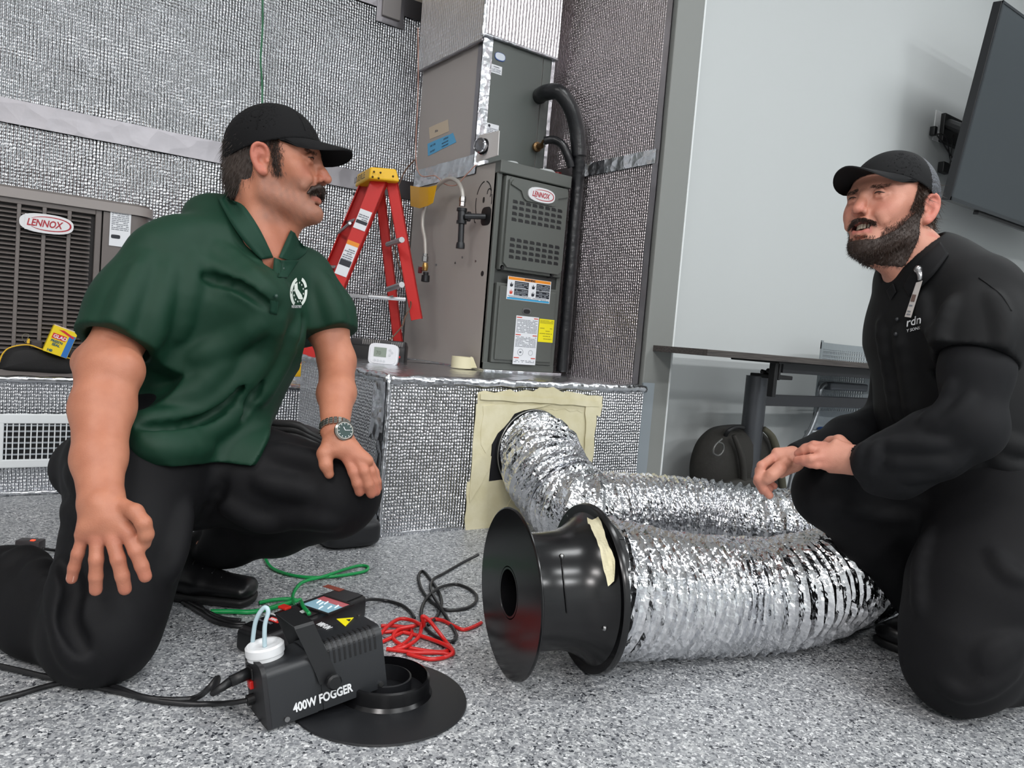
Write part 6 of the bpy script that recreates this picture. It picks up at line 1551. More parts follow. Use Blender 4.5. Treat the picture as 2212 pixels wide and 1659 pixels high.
def brim(H, c, r, zc, tilt, length, droop, pitch, span=64, nx=14, ny=26, thick=0.003):
    """curved peak growing out of the crown's front rim"""
    V = []; ct = math.tan(tilt)
    for i in range(nx+1):
        t = i/nx
        for j in range(ny+1):
            s = -1+2*j/ny; ph = math.radians(span)*s
            xi = c[0]+r[0]*0.985*math.cos(ph); yi = r[1]*0.985*math.sin(ph); zi = zc[2]+ct*(xi-zc[0])+0.002
            prof = max(1-abs(s)**2.4, 0)**0.6
            xo = xi+length*prof*t; yo = yi*(1-0.10*t*abs(s))
            zz = zi+math.tan(pitch)*(xo-xi)-droop*prof*t*(abs(s)**1.5)*1.0-0.05*(xo-xi)**2/length
            V.append((xo, yo, zz))
    top = np.array([H.w(*v) for v in V]); bot = top-H.u*thick; n = len(top); w = ny+1
    F = [(i*w+j, i*w+j+1, (i+1)*w+j+1, (i+1)*w+j) for i in range(nx) for j in range(ny)]
    F2 = [tuple(n+k for k in reversed(f)) for f in F]; S = []
    for j in range(ny): S += [(nx*w+j, nx*w+j+1, n+nx*w+j+1, n+nx*w+j), (j, n+j, n+j+1, j+1)]
    return np.concatenate([top, bot]), F+F2+S
def finger(S, pts, r0, r1, k=0.004):
    n = len(pts); S.chain(pts, list(np.linspace(r0, r1, n)), k)
    pass
def bounds_of(pts, m): a = np.array(pts); return a.min(0)-m, a.max(0)+m
def nail(parent, tip, prev, nrm_, r, m):
    d = nrm(np.asarray(tip)-np.asarray(prev)); n_ = nrm(nrm_-d*(nrm_@d)); s = np.cross(d, n_)
    c = np.asarray(tip)-d*r*0.25+n_*r*0.80
    V = []; F = []
    for i in range(7):
        for j in range(5):
            a = (i/6-0.5)*1.25*r*1.0; b = (j/4-0.5)*1.25*r
            wv = 1.0 if i < 5 else (0.9 if i == 5 else 0.6)
            V.append(c+d*a*1.15+s*b*wv-n_*(b*b*wv)/(r*1.7)-n_*(max(a, 0)**2)/(r*2.2)+n_*0.0004)
    for i in range(6):
        for j in range(4): F.append((i*5+j, i*5+j+1, (i+1)*5+j+1, (i+1)*5+j))
    V = np.array(V); k = len(V); V = np.concatenate([V, V-n_*0.0008]); F = F+[tuple(k+x for x in reversed(f)) for f in F]
    return mk('fingernail', (V, F), m, parent, True)

# crumpled masking tape over the fan's rear flange
TF = bvh([lathe([(0.118, L_-0.004), (0.153, L_-0.006), (0.163, L_-0.008), (0.166, L_-0.003), (0.166, L_+0.004), (0.160, L_+0.006), (0.137, L_+0.012), (0.134, L_+0.042)], S0, sa, 72), lathe([(0.118, 0.004), (0.112, L_*0.35), (0.122, L_*0.76), (0.134, L_*0.88), (0.156, L_)], S0, sa, 72)])
gt_ = strip(TF, [(1268, 1120, 0.004), (1278, 1145, 0.006), (1291, 1172, 0.003), (1297, 1195, 0.007), (1305, 1228, 0.004), (1314, 1262, 0.005)], [(1292, 1117, 0.006), (1304, 1142, 0.004), (1310, 1170, 0.008), (1322, 1192, 0.005), (1329, 1222, 0.008), (1326, 1260, 0.004)], 0.006, 0.0015, 14, 4)
gt_ = (gt_[0]+(0.0045*ngrid(gt_[0], 170, 3, 2))[:, None]*np.array([[1, 1, 1]]), gt_[1])
mk('masking_tape_strip', gt_, M_MASK, fan, label='crumpled cream masking tape on the rim')
# ================================================================== MAN IN THE GREEN POLO
M_SK1 = skin_mat('skin_tanned', None)
BASE1 = (186, 124, 97)
p1 = empty('person', np.array([*onz(300, 1380)[:2], 0]), 'kneeling person with moustache, black cap and green polo shirt, hands resting on the knees', 'person')
f1 = nrm(RT*0.998-FW*0.05+UP*0.01); H1 = HeadFr(P(566, 361, 1.52), f1, UP*1.0+RT*0.015)
H1.o = P(547, 349, 1.50)+H1.l*0.078
EARX = 0.022
SQX = 0.93
def squash(V):
    q = H1.loc(V); w = smooth01(q[:, 2], -0.19, -0.11); q[:, 0] *= 1-(1-SQX)*w; return H1.o+q@H1.R()
# ---- skin: one continuous body (head and neck, torso core, arms, hands)
HS = head_sdf(H1, 0.5, 0.004, 1.0, 0.006, EARX, 0.35)
nb1 = P(548, 560, 1.60)
neckS = Sdf(); neckS.p = list(HS.p)
neckS.etube(H1.w(-0.006, 0, -0.030), P(556, 520, 1.585), FW, (0.060, 0.058), (0.064, 0.060), 0.02)
neckS.etube(P(556, 520, 1.585), P(540, 620, 1.60), FW, (0.064, 0.060), (0.090, 0.075), 0.03)
neckS.cone(H1.w(0.062, 0.0, -0.098), P(600, 540, 1.60), 0.020, 0.022, 0.03)
neckS.cone(H1.w(-0.030, -0.05, -0.03), P(590, 555, 1.55), 0.014, 0.012, 0.02)
RSH, REL, RWR = P(350, 565, 1.47), P(226, 795, 1.37), P(218, 1082, 1.215)
LSH, LEL, LWR = P(660, 600, 1.70), P(728, 780, 1.68), P(724, 925, 1.515)
arms = Sdf()
arms.etube(nb1, P(420, 900, 1.60), (LSH-RSH), (0.10, 0.08), (0.12, 0.09), 0.04)
arms.chain([P(420, 900, 1.60), P(380, 1010, 1.60)], [0.10, 0.10], 0.04)
arms.cone(P(380, 1010, 1.60), P(285, 1030, 1.46), 0.08, 0.06, 0.03); arms.cone(P(285, 1030, 1.46), P(222, 1372, 1.31), 0.06, 0.05, 0.02)
arms.cone(P(222, 1372, 1.31), P(20, 1290, 1.44), 0.045, 0.04, 0.02); arms.cone(P(380, 1010, 1.60), P(740, 1052, 1.55), 0.07, 0.05, 0.02); arms.cone(P(740, 1052, 1.55), P(455, 1180, 1.74), 0.045, 0.035, 0.02)
arms.cone(nb1, RSH, 0.06, 0.05, 0.03); arms.cone(nb1, LSH, 0.06, 0.05, 0.03)
arms.chain([RSH, P(280, 690, 1.42), REL], [0.050, 0.050, 0.045], 0.02)
arms.ball(P(192, 783, 1.39), 0.030, 0.03); arms.ball(P(262, 800, 1.35), 0.040, 0.03)
fa_s = RT
arms.etube(P(232, 800, 1.365), P(222, 880, 1.325), RT, (0.050, 0.046), (0.052, 0.046), 0.02)
arms.etube(P(222, 880, 1.325), P(214, 990, 1.265), RT, (0.051, 0.045), (0.041, 0.036), 0.02)
arms.etube(P(214, 990, 1.265), RWR, RT, (0.041, 0.036), (0.0335, 0.025), 0.02)
arms.chain([LSH, P(705, 700, 1.70), LEL], [0.048, 0.046, 0.038], 0.02)
arms.etube(LEL, P(727, 850, 1.60), RT, (0.039, 0.038), (0.038, 0.034), 0.02)
arms.etube(P(727, 850, 1.60), LWR, RT, (0.038, 0.034), (0.0275, 0.021), 0.02)
# right hand spread on the thigh
hn = Sdf()
def K(x, y, Z): return P(x, y, Z)
ZK = 1.195
hn.etube(RWR, K(226, 1125, ZK), RT, (0.033, 0.021), (0.040, 0.016), 0.015)
for (kx, ky) in ((277, 1152), (243, 1162), (209, 1161), (180, 1155)):
    hn.cone(K(222, 1095, 1.207), K(kx, ky, ZK-0.001), 0.022, 0.0130, 0.012)
F1 = {'i': [(277, 1155, ZK), (293, 1190, ZK-0.004), (306, 1222, ZK), (314, 1245, ZK+0.003)],
      'm': [(243, 1165, ZK-0.004), (255, 1208, ZK-0.010), (264, 1243, ZK-0.006), (270, 1272, ZK)],
      'r': [(209, 1164, ZK-0.004), (208, 1208, ZK-0.010), (207, 1245, ZK-0.006), (207, 1274, ZK)],
      'p': [(180, 1158, ZK), (168, 1196, ZK-0.004), (160, 1226, ZK), (155, 1250, ZK+0.004)]}
for k_, q in F1.items():
    r0 = {'i': 0.0100, 'm': 0.0102, 'r': 0.0098, 'p': 0.0086}[k_]
    finger(hn, [K(*v) for v in q], r0*1.13, r0*1.0)
finger(hn, [K(262, 1092, 1.205), K(292, 1106, 1.19), K(310, 1130, 1.185), K(316, 1154, 1.19), K(312, 1174, 1.20)], 0.0128, 0.0100, 0.007)
# left hand on the other knee
ZL = 1.475
hn.etube(LWR, K(737, 970, ZL), RT, (0.027, 0.018), (0.034, 0.015), 0.015)
for kx, ky in ((753, 992), (768, 990), (783, 990), (795, 996)): hn.cone(K(730, 955, ZL+0.015), K(kx, ky, ZL-0.002), 0.018, 0.011, 0.012)
F2_ = {'i': [(753, 994, ZL-0.002), (764, 1020, ZL-0.012), (772, 1044, ZL-0.010), (777, 1062, ZL-0.002)],
       'm': [(772, 990, ZL-0.002), (786, 1018, ZL-0.012), (796, 1046, ZL-0.008), (802, 1066, ZL)],
       'r': [(788, 992, ZL+0.01), (801, 1018, ZL+0.004), (808, 1042, ZL+0.008), (812, 1062, ZL+0.012)],
       'p': [(797, 998, ZL+0.03), (809, 1020, ZL+0.03), (814, 1040, ZL+0.03), (816, 1055, ZL+0.035)]}
for k_, q in F2_.items():
    r0 = {'i': 0.0098, 'm': 0.0100, 'r': 0.0094, 'p': 0.0084}[k_]
    finger(hn, [K(*v) for v in q], r0*1.13, r0*1.0)
finger(hn, [K(712, 958, ZL+0.01), K(700, 980, ZL-0.005), K(704, 1004, ZL-0.012), K(711, 1024, ZL-0.008)], 0.0140, 0.0096, 0.010)
allS = Sdf(); allS.p = neckS.p[len(HS.p):]+arms.p+hn.p
full = Sdf(); full.p = neckS.p+arms.p+hn.p
# carving marks of the face act only near the face, so the head list goes first
gF = net(full, 0.0026)
V1a = relax(np.array(gF[0]), gF[1], 1, 0.35); near_h = np.linalg.norm(V1a-H1.o, axis=1) < 0.25
skinV = V1a.copy(); skinV[near_h] = squash(V1a[near_h]); skinF = gF[1]
keepf = [f for f in skinF if near_h[f[0]]]
Vh0, Vh = V1a, skinV
gH = (V1a, keepf)
body1 = mk('body', (skinV, skinF), M_SK1, p1, True)
cc1 = face_cols(V1a, H1, BASE1, (176, 100, 88), (190, 104, 88), 0.42, (116, 92, 82))
# knuckles and fingertips redder
for q in list(F1.values())+list(F2_.values()):
    for i_, v in enumerate(q):
        w_ = np.exp(-(np.linalg.norm(skinV-K(*v), axis=1)/0.013)**2)*(0.5 if i_ in (0, 3) else 0.28)
        cc1 = cc1*(1-w_[:, None])+np.array(lin((190, 112, 98))[:3])*w_[:, None]
q_ = H1.loc(skinV); nz_ = smooth01(-q_[:, 2], 0.10, 0.16)*(q_[:, 0] > -0.1)*(np.linalg.norm(skinV-H1.o, axis=1) < 0.3)
w_ = nz_*0.35; cc1 = cc1*(1-w_[:, None])+np.array(lin((190, 112, 86))[:3])*w_[:, None]
vcol(body1, cc1)
M_NAIL = mat('nail', (214, 168, 152), 0.3)
for q in F1.values(): nail(body1, K(*q[-1]), K(*q[-2]), -FW, 0.0100, M_NAIL)
for k_ in ('i', 'm'): nail(body1, K(*F2_[k_][-1]), K(*F2_[k_][-2]), -FW+RT*0.2, 0.0098, M_NAIL)
nail(body1, K(711, 1024, ZL-0.008), K(704, 1004, ZL-0.012), -FW, 0.0098, M_NAIL)
SQ = squash
for sg in (1, -1): eye(H1, sg, body1); lashes(H1, sg, body1, 0.35)
teeth(H1, body1, -0.0475, 0.018, 0.007)
# moustache, brows, sideburn
M_HR1 = mat('hair_dark_brown', (60, 49, 43), 0.55); M_MO = mat('moustache_hair', (56, 43, 37), 0.5)
rg_ = np.random.default_rng(5)
HV = BVHTree.FromPolygons(Vh0.tolist(), gH[1])
def on_head(H, x, y, z, tree):
    """root on the skin: straight in from the side for side patches, straight in from the front otherwise"""
    if abs(y) > 0.044 and x < 0.10: o = H.w(x, math.copysign(0.14, y), z); d = -H.l*math.copysign(1, y)
    else: o = H.w(0.22, y, z); d = -H.f
    h = tree.ray_cast(Vector(o), Vector(d), 0.3)
    if h[0] is None: return None, None
    p = np.array(h[0])
    if abs(y) > 0.044 and abs((p-H.o)@H.l) > 0.0765: return None, None
    return p, np.array(h[1])
def hair_patch(H, tree, n, region, dirfn, length, r, m, name, parent, seed, curl=0.25, jit=0.25, lift=0.3):
    rr = np.random.default_rng(seed); R_ = []; D_ = []
    for _ in range(n*3):
        x, y, z = region(rr)
        p, nn = on_head(H, x, y, z, tree)
        if p is None: continue
        if nn@(p-H.w(0.03, 0, 0.0)) < 0: nn = -nn
        d = dirfn(x, y, z); d = H.f*d[0]+H.l*d[1]+H.u*d[2]; d = nrm(d)+nn*lift
        R_.append(p); D_.append(nrm(d))
        if len(R_) >= n: break
    return strands(np.array(R_), np.array(D_), length, r, m, name, parent, seed, curl, jit)
def reg_mous(rr):
    y = rr.uniform(-0.030, 0.030); a = abs(y)/0.030
    return 0.122-0.020*a*a, y, -0.037-0.010*a**1.6+rr.uniform(-0.0045, 0.0045)*(1-0.4*a)
mous = Sdf()
for sg in (1, -1): mous.chain([H1.w(0.1215, 0, -0.0355), H1.w(0.1195, sg*0.012, -0.0365), H1.w(0.110, sg*0.025, -0.043), H1.w(0.102, sg*0.031, -0.052)], [0.0048, 0.0062, 0.0055, 0.003], 0.004)
gm_ = net(mous, 0.0016); mo = mk('moustache', (gm_[0]+0.0007*ngrid(gm_[0], 900, 4)[:, None], gm_[1]), M_MO, body1, True, label='thick dark moustache')
R_ = []; D_ = []
for _ in range(1100):
    y = rg_.uniform(-0.030, 0.030); a = abs(y)/0.03; zc_ = -0.0355-0.016*a**1.7
    R_.append(H1.w(0.1225-0.019*a*a+0.002, y, zc_+rg_.uniform(-0.004, 0.005))); D_.append(H1.f*0.35+H1.l*np.sign(y)*(0.25+0.7*a)-H1.u*1.0)
strands(np.array(R_), np.array(D_)/1.1, 0.0105, 0.00042, M_MO, 'moustache_strands', mo, 6, 0.25, 0.22)['kind'] = 'stuff'
for sg in (1, -1):
    hair_patch(H1, HV, 170, lambda rr: (0.12, sg*rr.uniform(0.012, 0.047), 0.031+rr.uniform(-0.003, 0.003)), lambda x, y, z: (0, sg*1.0, 0.25), 0.0065, 0.0003, M_HR1, 'eyebrow', body1, 9+sg, 0.2, 0.2, 0.25)['kind'] = 'stuff'
# hair at the back and sides below the cap
hair = Sdf(); R1 = H1.R()
hair.ell(H1.w(0.004, 0, 0.040), (0.100, 0.0805, 0.090), R1, 0.01)
hair.ell(H1.w(-0.030, 0, -0.012), (0.066, 0.070, 0.060), R1, 0.02)
hair.cut(H1.w(0, 0, -0.052), -H1.u*0.9+H1.f*0.45, 0.006)
hair.cut(H1.w(0, 0, 0.075), H1.u)
for sg in (1, -1): hair.ell(H1.w(EARX-0.004, sg*0.088, -0.008), (0.026, 0.022, 0.046), R1, 0.008, -1)
hair.cut(H1.w(0.030, 0, 0.0), H1.f*1.0+H1.u*-0.25, 0.012)
hair.ell(H1.w(0.034, -0.085, -0.045), (0.034, 0.035, 0.040), R1, 0.01, -1); hair.ell(H1.w(0.034, 0.085, -0.045), (0.034, 0.035, 0.040), R1, 0.01, -1)
gh_ = net(hair, 0.0028); hV = gh_[0]+0.0008*ngrid(gh_[0], 700, 7)[:, None]
hr1 = mk('hair', (hV, gh_[1]), M_HR1, body1, True)
tv_ = BVHTree.FromPolygons(hV.tolist(), gh_[1])
R_ = []; D_ = []
idx = rg_.choice(len(hV), 4200)
for i in idx:
    q = H1.loc(hV[i]); R_.append(hV[i]); o_ = nrm(hV[i]-H1.w(0, 0, 0.02)); D_.append(nrm(-H1.u*1.0-H1.f*0.35+o_*0.28))
strands(np.array(R_), np.array(D_), 0.014, 0.0004, M_HR1, 'hair_strands', hr1, 8, 0.2, 0.2)['kind'] = 'stuff'
for sg in (-1, 1):
    hair_patch(H1, HV, 1100, lambda rr: (0.043+rr.normal()*0.0065, sg*0.09, 0.050-0.072*rr.random()**1.3), lambda x, y, z: (0.15, 0, -1), 0.010, 0.00036, M_HR1, 'sideburn', body1, 12+sg, 0.25, 0.25, 0.25)['kind'] = 'stuff'
# cap
CAPC, CAPR, CAPZ = (0.012, 0, 0.038), (0.108, 0.089, 0.102), (0.030, 0, 0.036)
M_CAP = mat('cap_black', (12, 12, 14), 0.85, spec=0.25, bump=(1200, 0.3, 0.0008))
cap1 = mk('cap', net(cap_crown(H1, CAPC, CAPR, CAPZ, math.radians(13)), 0.0026), M_CAP, p1, True, label='plain black baseball cap')
mk('peak', brim(H1, CAPC, (CAPR[0]*0.985, CAPR[1]), CAPZ, math.radians(13), 0.074, 0.026, math.radians(-10)), M_CAP, cap1, 40)
mk('button', ball(H1.w(0.011, 0, 0.1405), 0.0075, 14, 8, (1, 1, 0.5), H1.R().T), M_CAP, cap1, True)
for a in range(6):
    th = math.radians(30+60*a); pts = []
    for e in np.linspace(0.12, 1.35, 12):
        pts.append(H1.w(0.012+0.1085*math.cos(th)*math.sin(e), 0.0895*math.sin(th)*math.sin(e), 0.038+0.1015*math.cos(e)))
    pts = [q for q in pts if (q-H1.w(0.030, 0, 0.042))@(H1.u*math.cos(math.radians(14))-H1.f*math.sin(math.radians(14))) > 0]
    if len(pts) > 3: mk('seam', tube(pts, 0.0009, 5, 3), M_CAP, cap1, True)
SQ = None
# ---- green polo
M_GREEN = mat('green_polo', (11, 50, 34), 0.6, spec=0.3, bump=(1500, 0.15, 0.0005))
sh = Sdf(); SHD = LSH-RSH
tr1 = Sdf()
RH, RK = P(292, 1015, 1.46), P(226, 1362, 1.315)
LH, LK = P(455, 1015, 1.63), P(728, 1055, 1.565)
tr1.etube(P(412, 925, 1.585), P(378, 1010, 1.585), SHD, (0.148, 0.118), (0.165, 0.130), 0.04)
tr1.cone(P(330, 1010, 1.53), RH, 0.12, 0.115, 0.05)
tr1.chain([RH, P(268, 1190, 1.385), P(238, 1300, 1.34), RK], [0.118, 0.098, 0.092, 0.086], 0.04)
tr1.ball(P(215, 1375, 1.325), 0.084, 0.03)
tr1.chain([P(215, 1365, 1.34), P(120, 1335, 1.42), P(10, 1285, 1.50), P(-130, 1250, 1.64)], [0.082, 0.086, 0.090, 0.062], 0.03)
tr1.ball(P(175, 1010, 1.50), 0.055, 0.06)
tr1.chain([LH, P(560, 1035, 1.60), LK], [0.112, 0.100, 0.082], 0.04)
tr1.ball(P(735, 1062, 1.56), 0.082, 0.03)
tr1.chain([P(720, 1090, 1.58), P(600, 1130, 1.66), P(500, 1165, 1.73), P(450, 1185, 1.755)], [0.070, 0.068, 0.058, 0.052], 0.03)
sh.etube(P(545, 580, 1.60), P(505, 680, 1.59), SHD, (0.150, 0.085), (0.180, 0.120), 0.05)
sh.etube(P(505, 680, 1.59), P(446, 810, 1.59), SHD, (0.180, 0.120), (0.160, 0.122), 0.05)
sh.etube(P(446, 810, 1.59), P(398, 985, 1.585), SHD, (0.160, 0.122), (0.150, 0.126), 0.05)
sh.cone(P(520, 520, 1.60), P(400, 535, 1.50), 0.055, 0.065, 0.04); sh.cone(P(575, 560, 1.62), P(650, 600, 1.69), 0.050, 0.058, 0.04)
sh.ell(P(470, 470, 1.60), (0.07, 0.06, 0.05), k=0.05)
sh.chain([RSH, P(292, 665, 1.43), P(252, 745, 1.395)], [0.072, 0.074, 0.076], 0.04)
sh.cone(P(345, 640, 1.48), P(330, 700, 1.50), 0.05, 0.05, 0.05)
sh.chain([P(655, 605, 1.69), P(700, 680, 1.70), P(714, 735, 1.70)], [0.062, 0.062, 0.062], 0.04)
sh.chain([P(358, 715, 1.53), P(342, 830, 1.545), P(330, 930, 1.55)], [0.055, 0.056, 0.056], 0.05)
sh.ell(P(560, 650, 1.50), (0.06, 0.06, 0.06), k=0.06)
_tp = Sdf(); _tp.p = list(tr1.p); _dc = P(405, 930, 1.52)
sh.p.append((lambda P_: np.maximum(_tp.eval(P_)-0.013, np.linalg.norm(P_-_dc, axis=1)-0.160), _dc, 0.18, 0.03, 1))
base_sh = Sdf(); base_sh.p = list(sh.p)
def folds(S, src, lines, r=0.008, k=0.014, inset=0.004, op=1, sub=3):
    for ln in lines:
        pts = []; q = catmull(np.array([(x, y, 0) for x, y in ln], float), sub)
        for x, y, _ in q:
            h = surf(src, x, y)
            if h is not None: pts.append(h+FW*inset*(1 if op == 1 else -0.3))
        n = len(pts)
        if n < 2: continue
        for i in range(n-1):
            t0 = math.sin(math.pi*(i+0.3)/(n)); t1 = math.sin(math.pi*(i+1.3)/(n))
            if np.linalg.norm(pts[i+1]-pts[i]) < 0.08: S.cone(pts[i], pts[i+1], r*(0.45+0.55*max(t0, 0)), r*(0.45+0.55*max(t1, 0)), k, op)
folds(sh, base_sh, [[(300, 905), (400, 895), (480, 850), (540, 780)], [(285, 945), (380, 950), (460, 925), (530, 870)], [(300, 965), (370, 975), (440, 970)],
                    [(330, 860), (420, 840), (490, 770)], [(420, 560), (400, 640), (380, 720)], [(365, 570), (340, 660), (325, 740)], [(310, 560), (270, 650), (240, 720)],
                    [(455, 570), (500, 600), (560, 640)], [(470, 540), (520, 580), (585, 640)], [(600, 690), (570, 770), (520, 840)], [(640, 700), (600, 790), (560, 860)],
                    [(690, 600), (715, 660), (730, 710)], [(420, 770), (490, 740), (560, 700)]], 0.0095, 0.030, 0.007)
folds(sh, base_sh, [[(310, 925), (400, 920), (470, 885), (530, 820)], [(440, 600), (520, 620), (575, 660)], [(655, 690), (640, 740)], [(520, 900), (560, 830)]], 0.007, 0.016, 0.002, -1)
# sleeve openings and hem
sh.cut_list = []
def hollow(S, a, b, r, k=0.004): S.cone(a, b, r, r*1.1, k, -1)
hollow(sh, P(250, 752, 1.392), P(228, 800, 1.37), 0.058); 
def sleeve_end(S, c, n, rad):
    """cut the cloth past a cuff only near that cuff"""
    c = np.asarray(c, float); n = nrm(n)
    def f(P_):
        a = -((P_-c)@n); r_ = np.linalg.norm(P_-c, axis=1)-rad
        return np.maximum(a, r_)
    S.add(f, c, rad, 0.002, -1)
sleeve_end(sh, P(252, 748, 1.395), P(226, 795, 1.37)-P(300, 660, 1.44), 0.125)
sleeve_end(sh, P(708, 727, 1.70), P(727, 790, 1.68)-P(700, 680, 1.70), 0.095)
hollow(sh, P(714, 745, 1.70), P(726, 790, 1.69), 0.050)
sh.chain([P(366, 735, 1.55), P(344, 830, 1.55), P(330, 930, 1.55)], [0.050, 0.056, 0.056], 0.05)
# neck opening
sh.ell(P(562, 500, 1.585), (0.064, 0.064, 0.105), k=0.006, op=-1)
sh.ell(P(588, 540, 1.525), (0.018, 0.018, 0.050), k=0.01, op=-1)
hemc = P(400, 978, 1.585); hemn = nrm(-UP-RT*0.10)
sleeve_end(sh, hemc, hemn, 0.26)
gS = net(sh, 0.0042); sV = relax(np.array(gS[0]), gS[1], 1, 0.5)
sV = sV+0.0016*ngrid(sV, 34, 11, 2)[:, None]*np.array([[1, 1, 0.3]])
shirt1 = mk('polo_shirt', (sV, gS[1]), M_GREEN, p1, True, label='dark green short sleeved polo shirt')
T1 = bvh([(sV, gS[1]), (Vh, keepf)])
M_GREEN2 = mat('green_collar', (13, 54, 39), 0.65, spec=0.3)
mk('collar', strip(T1, [(497, 408, 0.008), (530, 448, 0.008), (562, 497, 0.006), (590, 556, 0.001)], [(470, 428, 0.008), (498, 480, 0.012), (530, 526, 0.010), (564, 560, 0.004)], 0.004), M_GREEN2, shirt1, True)
mk('collar', strip(T1, [(628, 497, 0.002), (614, 528, 0.002), (602, 556, 0.001)], [(664, 522, 0.001), (662, 545, 0.003), (634, 566, 0.003)], 0.004), M_GREEN2, shirt1, True)
mk('placket', strip(T1, [(592, 556, 0.0), (586, 620, 0.0), (582, 676, 0.0)], [(608, 562, 0.0), (604, 620, 0.0), (598, 680, 0.0)], 0.0030, 0.002, 8, 2), M_GREEN2, shirt1, True)
mk('placket_flap', strip(T1, [(606, 562, 0.002), (600, 598, 0.003)], [(646, 562, 0.006), (620, 600, 0.004)], 0.003, 0.002, 6, 3), M_GREEN2, shirt1, True)
for x, y in ((611, 581), (596, 640)):
    c = cast(T1, x, y, 0.006)
    if c is not None: mk('button', lathe([(0, 0), (0.0042, 0), (0.0042, 0.0015), (0, 0.002)], c, -FW, 12), mat('button_dark', (30, 60, 50), 0.35), shirt1, True)
# round chest emblem
M_EMB = mat('emblem_white', (214, 222, 214), 0.6)
def pdrape(name, pts, off, m, parent, **kw):
    g = drape(T1, pts, off)
    if g is not None: return mk(name, g, m, parent, **kw)
ex, ey, er = 645, 631, 30
def ell_px(cx, cy, rx, ry, a0=0, a1=360, n=24, sh_=-0.05): return [(cx+rx*math.cos(math.radians(t))+sh_*ry*math.sin(math.radians(t)), cy+ry*math.sin(math.radians(t))) for t in np.linspace(a0, a1, n, endpoint=(a1-a0) < 360)]
emb = None
ring = []
for i in range(36):
    a0, a1 = i*10, i*10+10
    if 245 < a0 < 290 or 330 < a0 < 345 or 60 <= a0 < 120: continue
    g = drape(T1, ell_px(ex, ey, 18.5, 33, a0, a1, 3)+ell_px(ex, ey, 13.5, 26, a0, a1, 3)[::-1], 0.0032)
    if g: ring.append(g)
emb = mk('chest_emblem', join(ring), M_EMB, shirt1, label='white round emblem')
stars = []
for i in range(12):
    t = math.radians(i*30+10); cx_s, cy_s = ex+10.5*math.cos(t), ey+20.5*math.sin(t)
    g = drape(T1, [(cx_s+(1.6 if k % 2 == 0 else 0.7)*math.cos(k*math.pi/5), cy_s+(2.6 if k % 2 == 0 else 1.1)*math.sin(k*math.pi/5)) for k in range(10)], 0.0032)
    if g: stars.append(g)
if stars: mk('stars', join(stars), M_EMB, emb, kind='stuff')
pdrape('state_shape', [(636, 613), (642, 612), (643, 624), (652, 638), (653, 647), (645, 646), (640, 636), (636, 626)], 0.0034, M_EMB, emb)
for i, ch in enumerate('REGISTRY'):
    pass
# ---- trousers
M_TR1 = mat('trouser_black', (13, 13, 16), 0.7, spec=0.25, bump=(900, 0.2, 0.0006))
bt = Sdf(); bt.p = list(tr1.p)
folds(tr1, bt, [[(150, 1020), (190, 1060), (230, 1050)], [(140, 1100), (180, 1130), (220, 1140)], [(120, 1230), (150, 1290), (140, 1380), (170, 1440)], [(60, 1220), (110, 1280), (130, 1350)], [(20, 1210), (60, 1205), (110, 1235)],
                [(590, 975), (640, 988), (690, 1000)], [(560, 1040), (610, 1052), (660, 1060)], [(560, 1130), (640, 1120), (720, 1130)], [(470, 1080), (540, 1120), (600, 1130)], [(400, 1100), (380, 1180), (360, 1240)]], 0.0095, 0.030, 0.006)
folds(tr1, bt, [[(135, 1215), (160, 1270), (150, 1340), (180, 1400)], [(480, 1050), (440, 1130), (400, 1200)]], 0.008, 0.02, 0.0, -1)
def floorcut(P_): return P_[:, 2]*1.0-0.004
tr1.add(lambda P_: P_[:, 2]-0.003, (0, 0, 0), 1e9, 0.01, -1)
gT = net(tr1, 0.0055); tV = relax(np.array(gT[0]), gT[1], 2, 0.5); tV = tV+0.0016*ngrid(tV, 30, 21, 2)[:, None]*np.array([[1, 1, 0.2]]); tV[:, 2] = np.maximum(tV[:, 2], 0.002)
trs1 = mk('trousers', (tV, gT[1]), M_TR1, p1, True, label='black work trousers')
T1b = bvh([(tV, gT[1])])
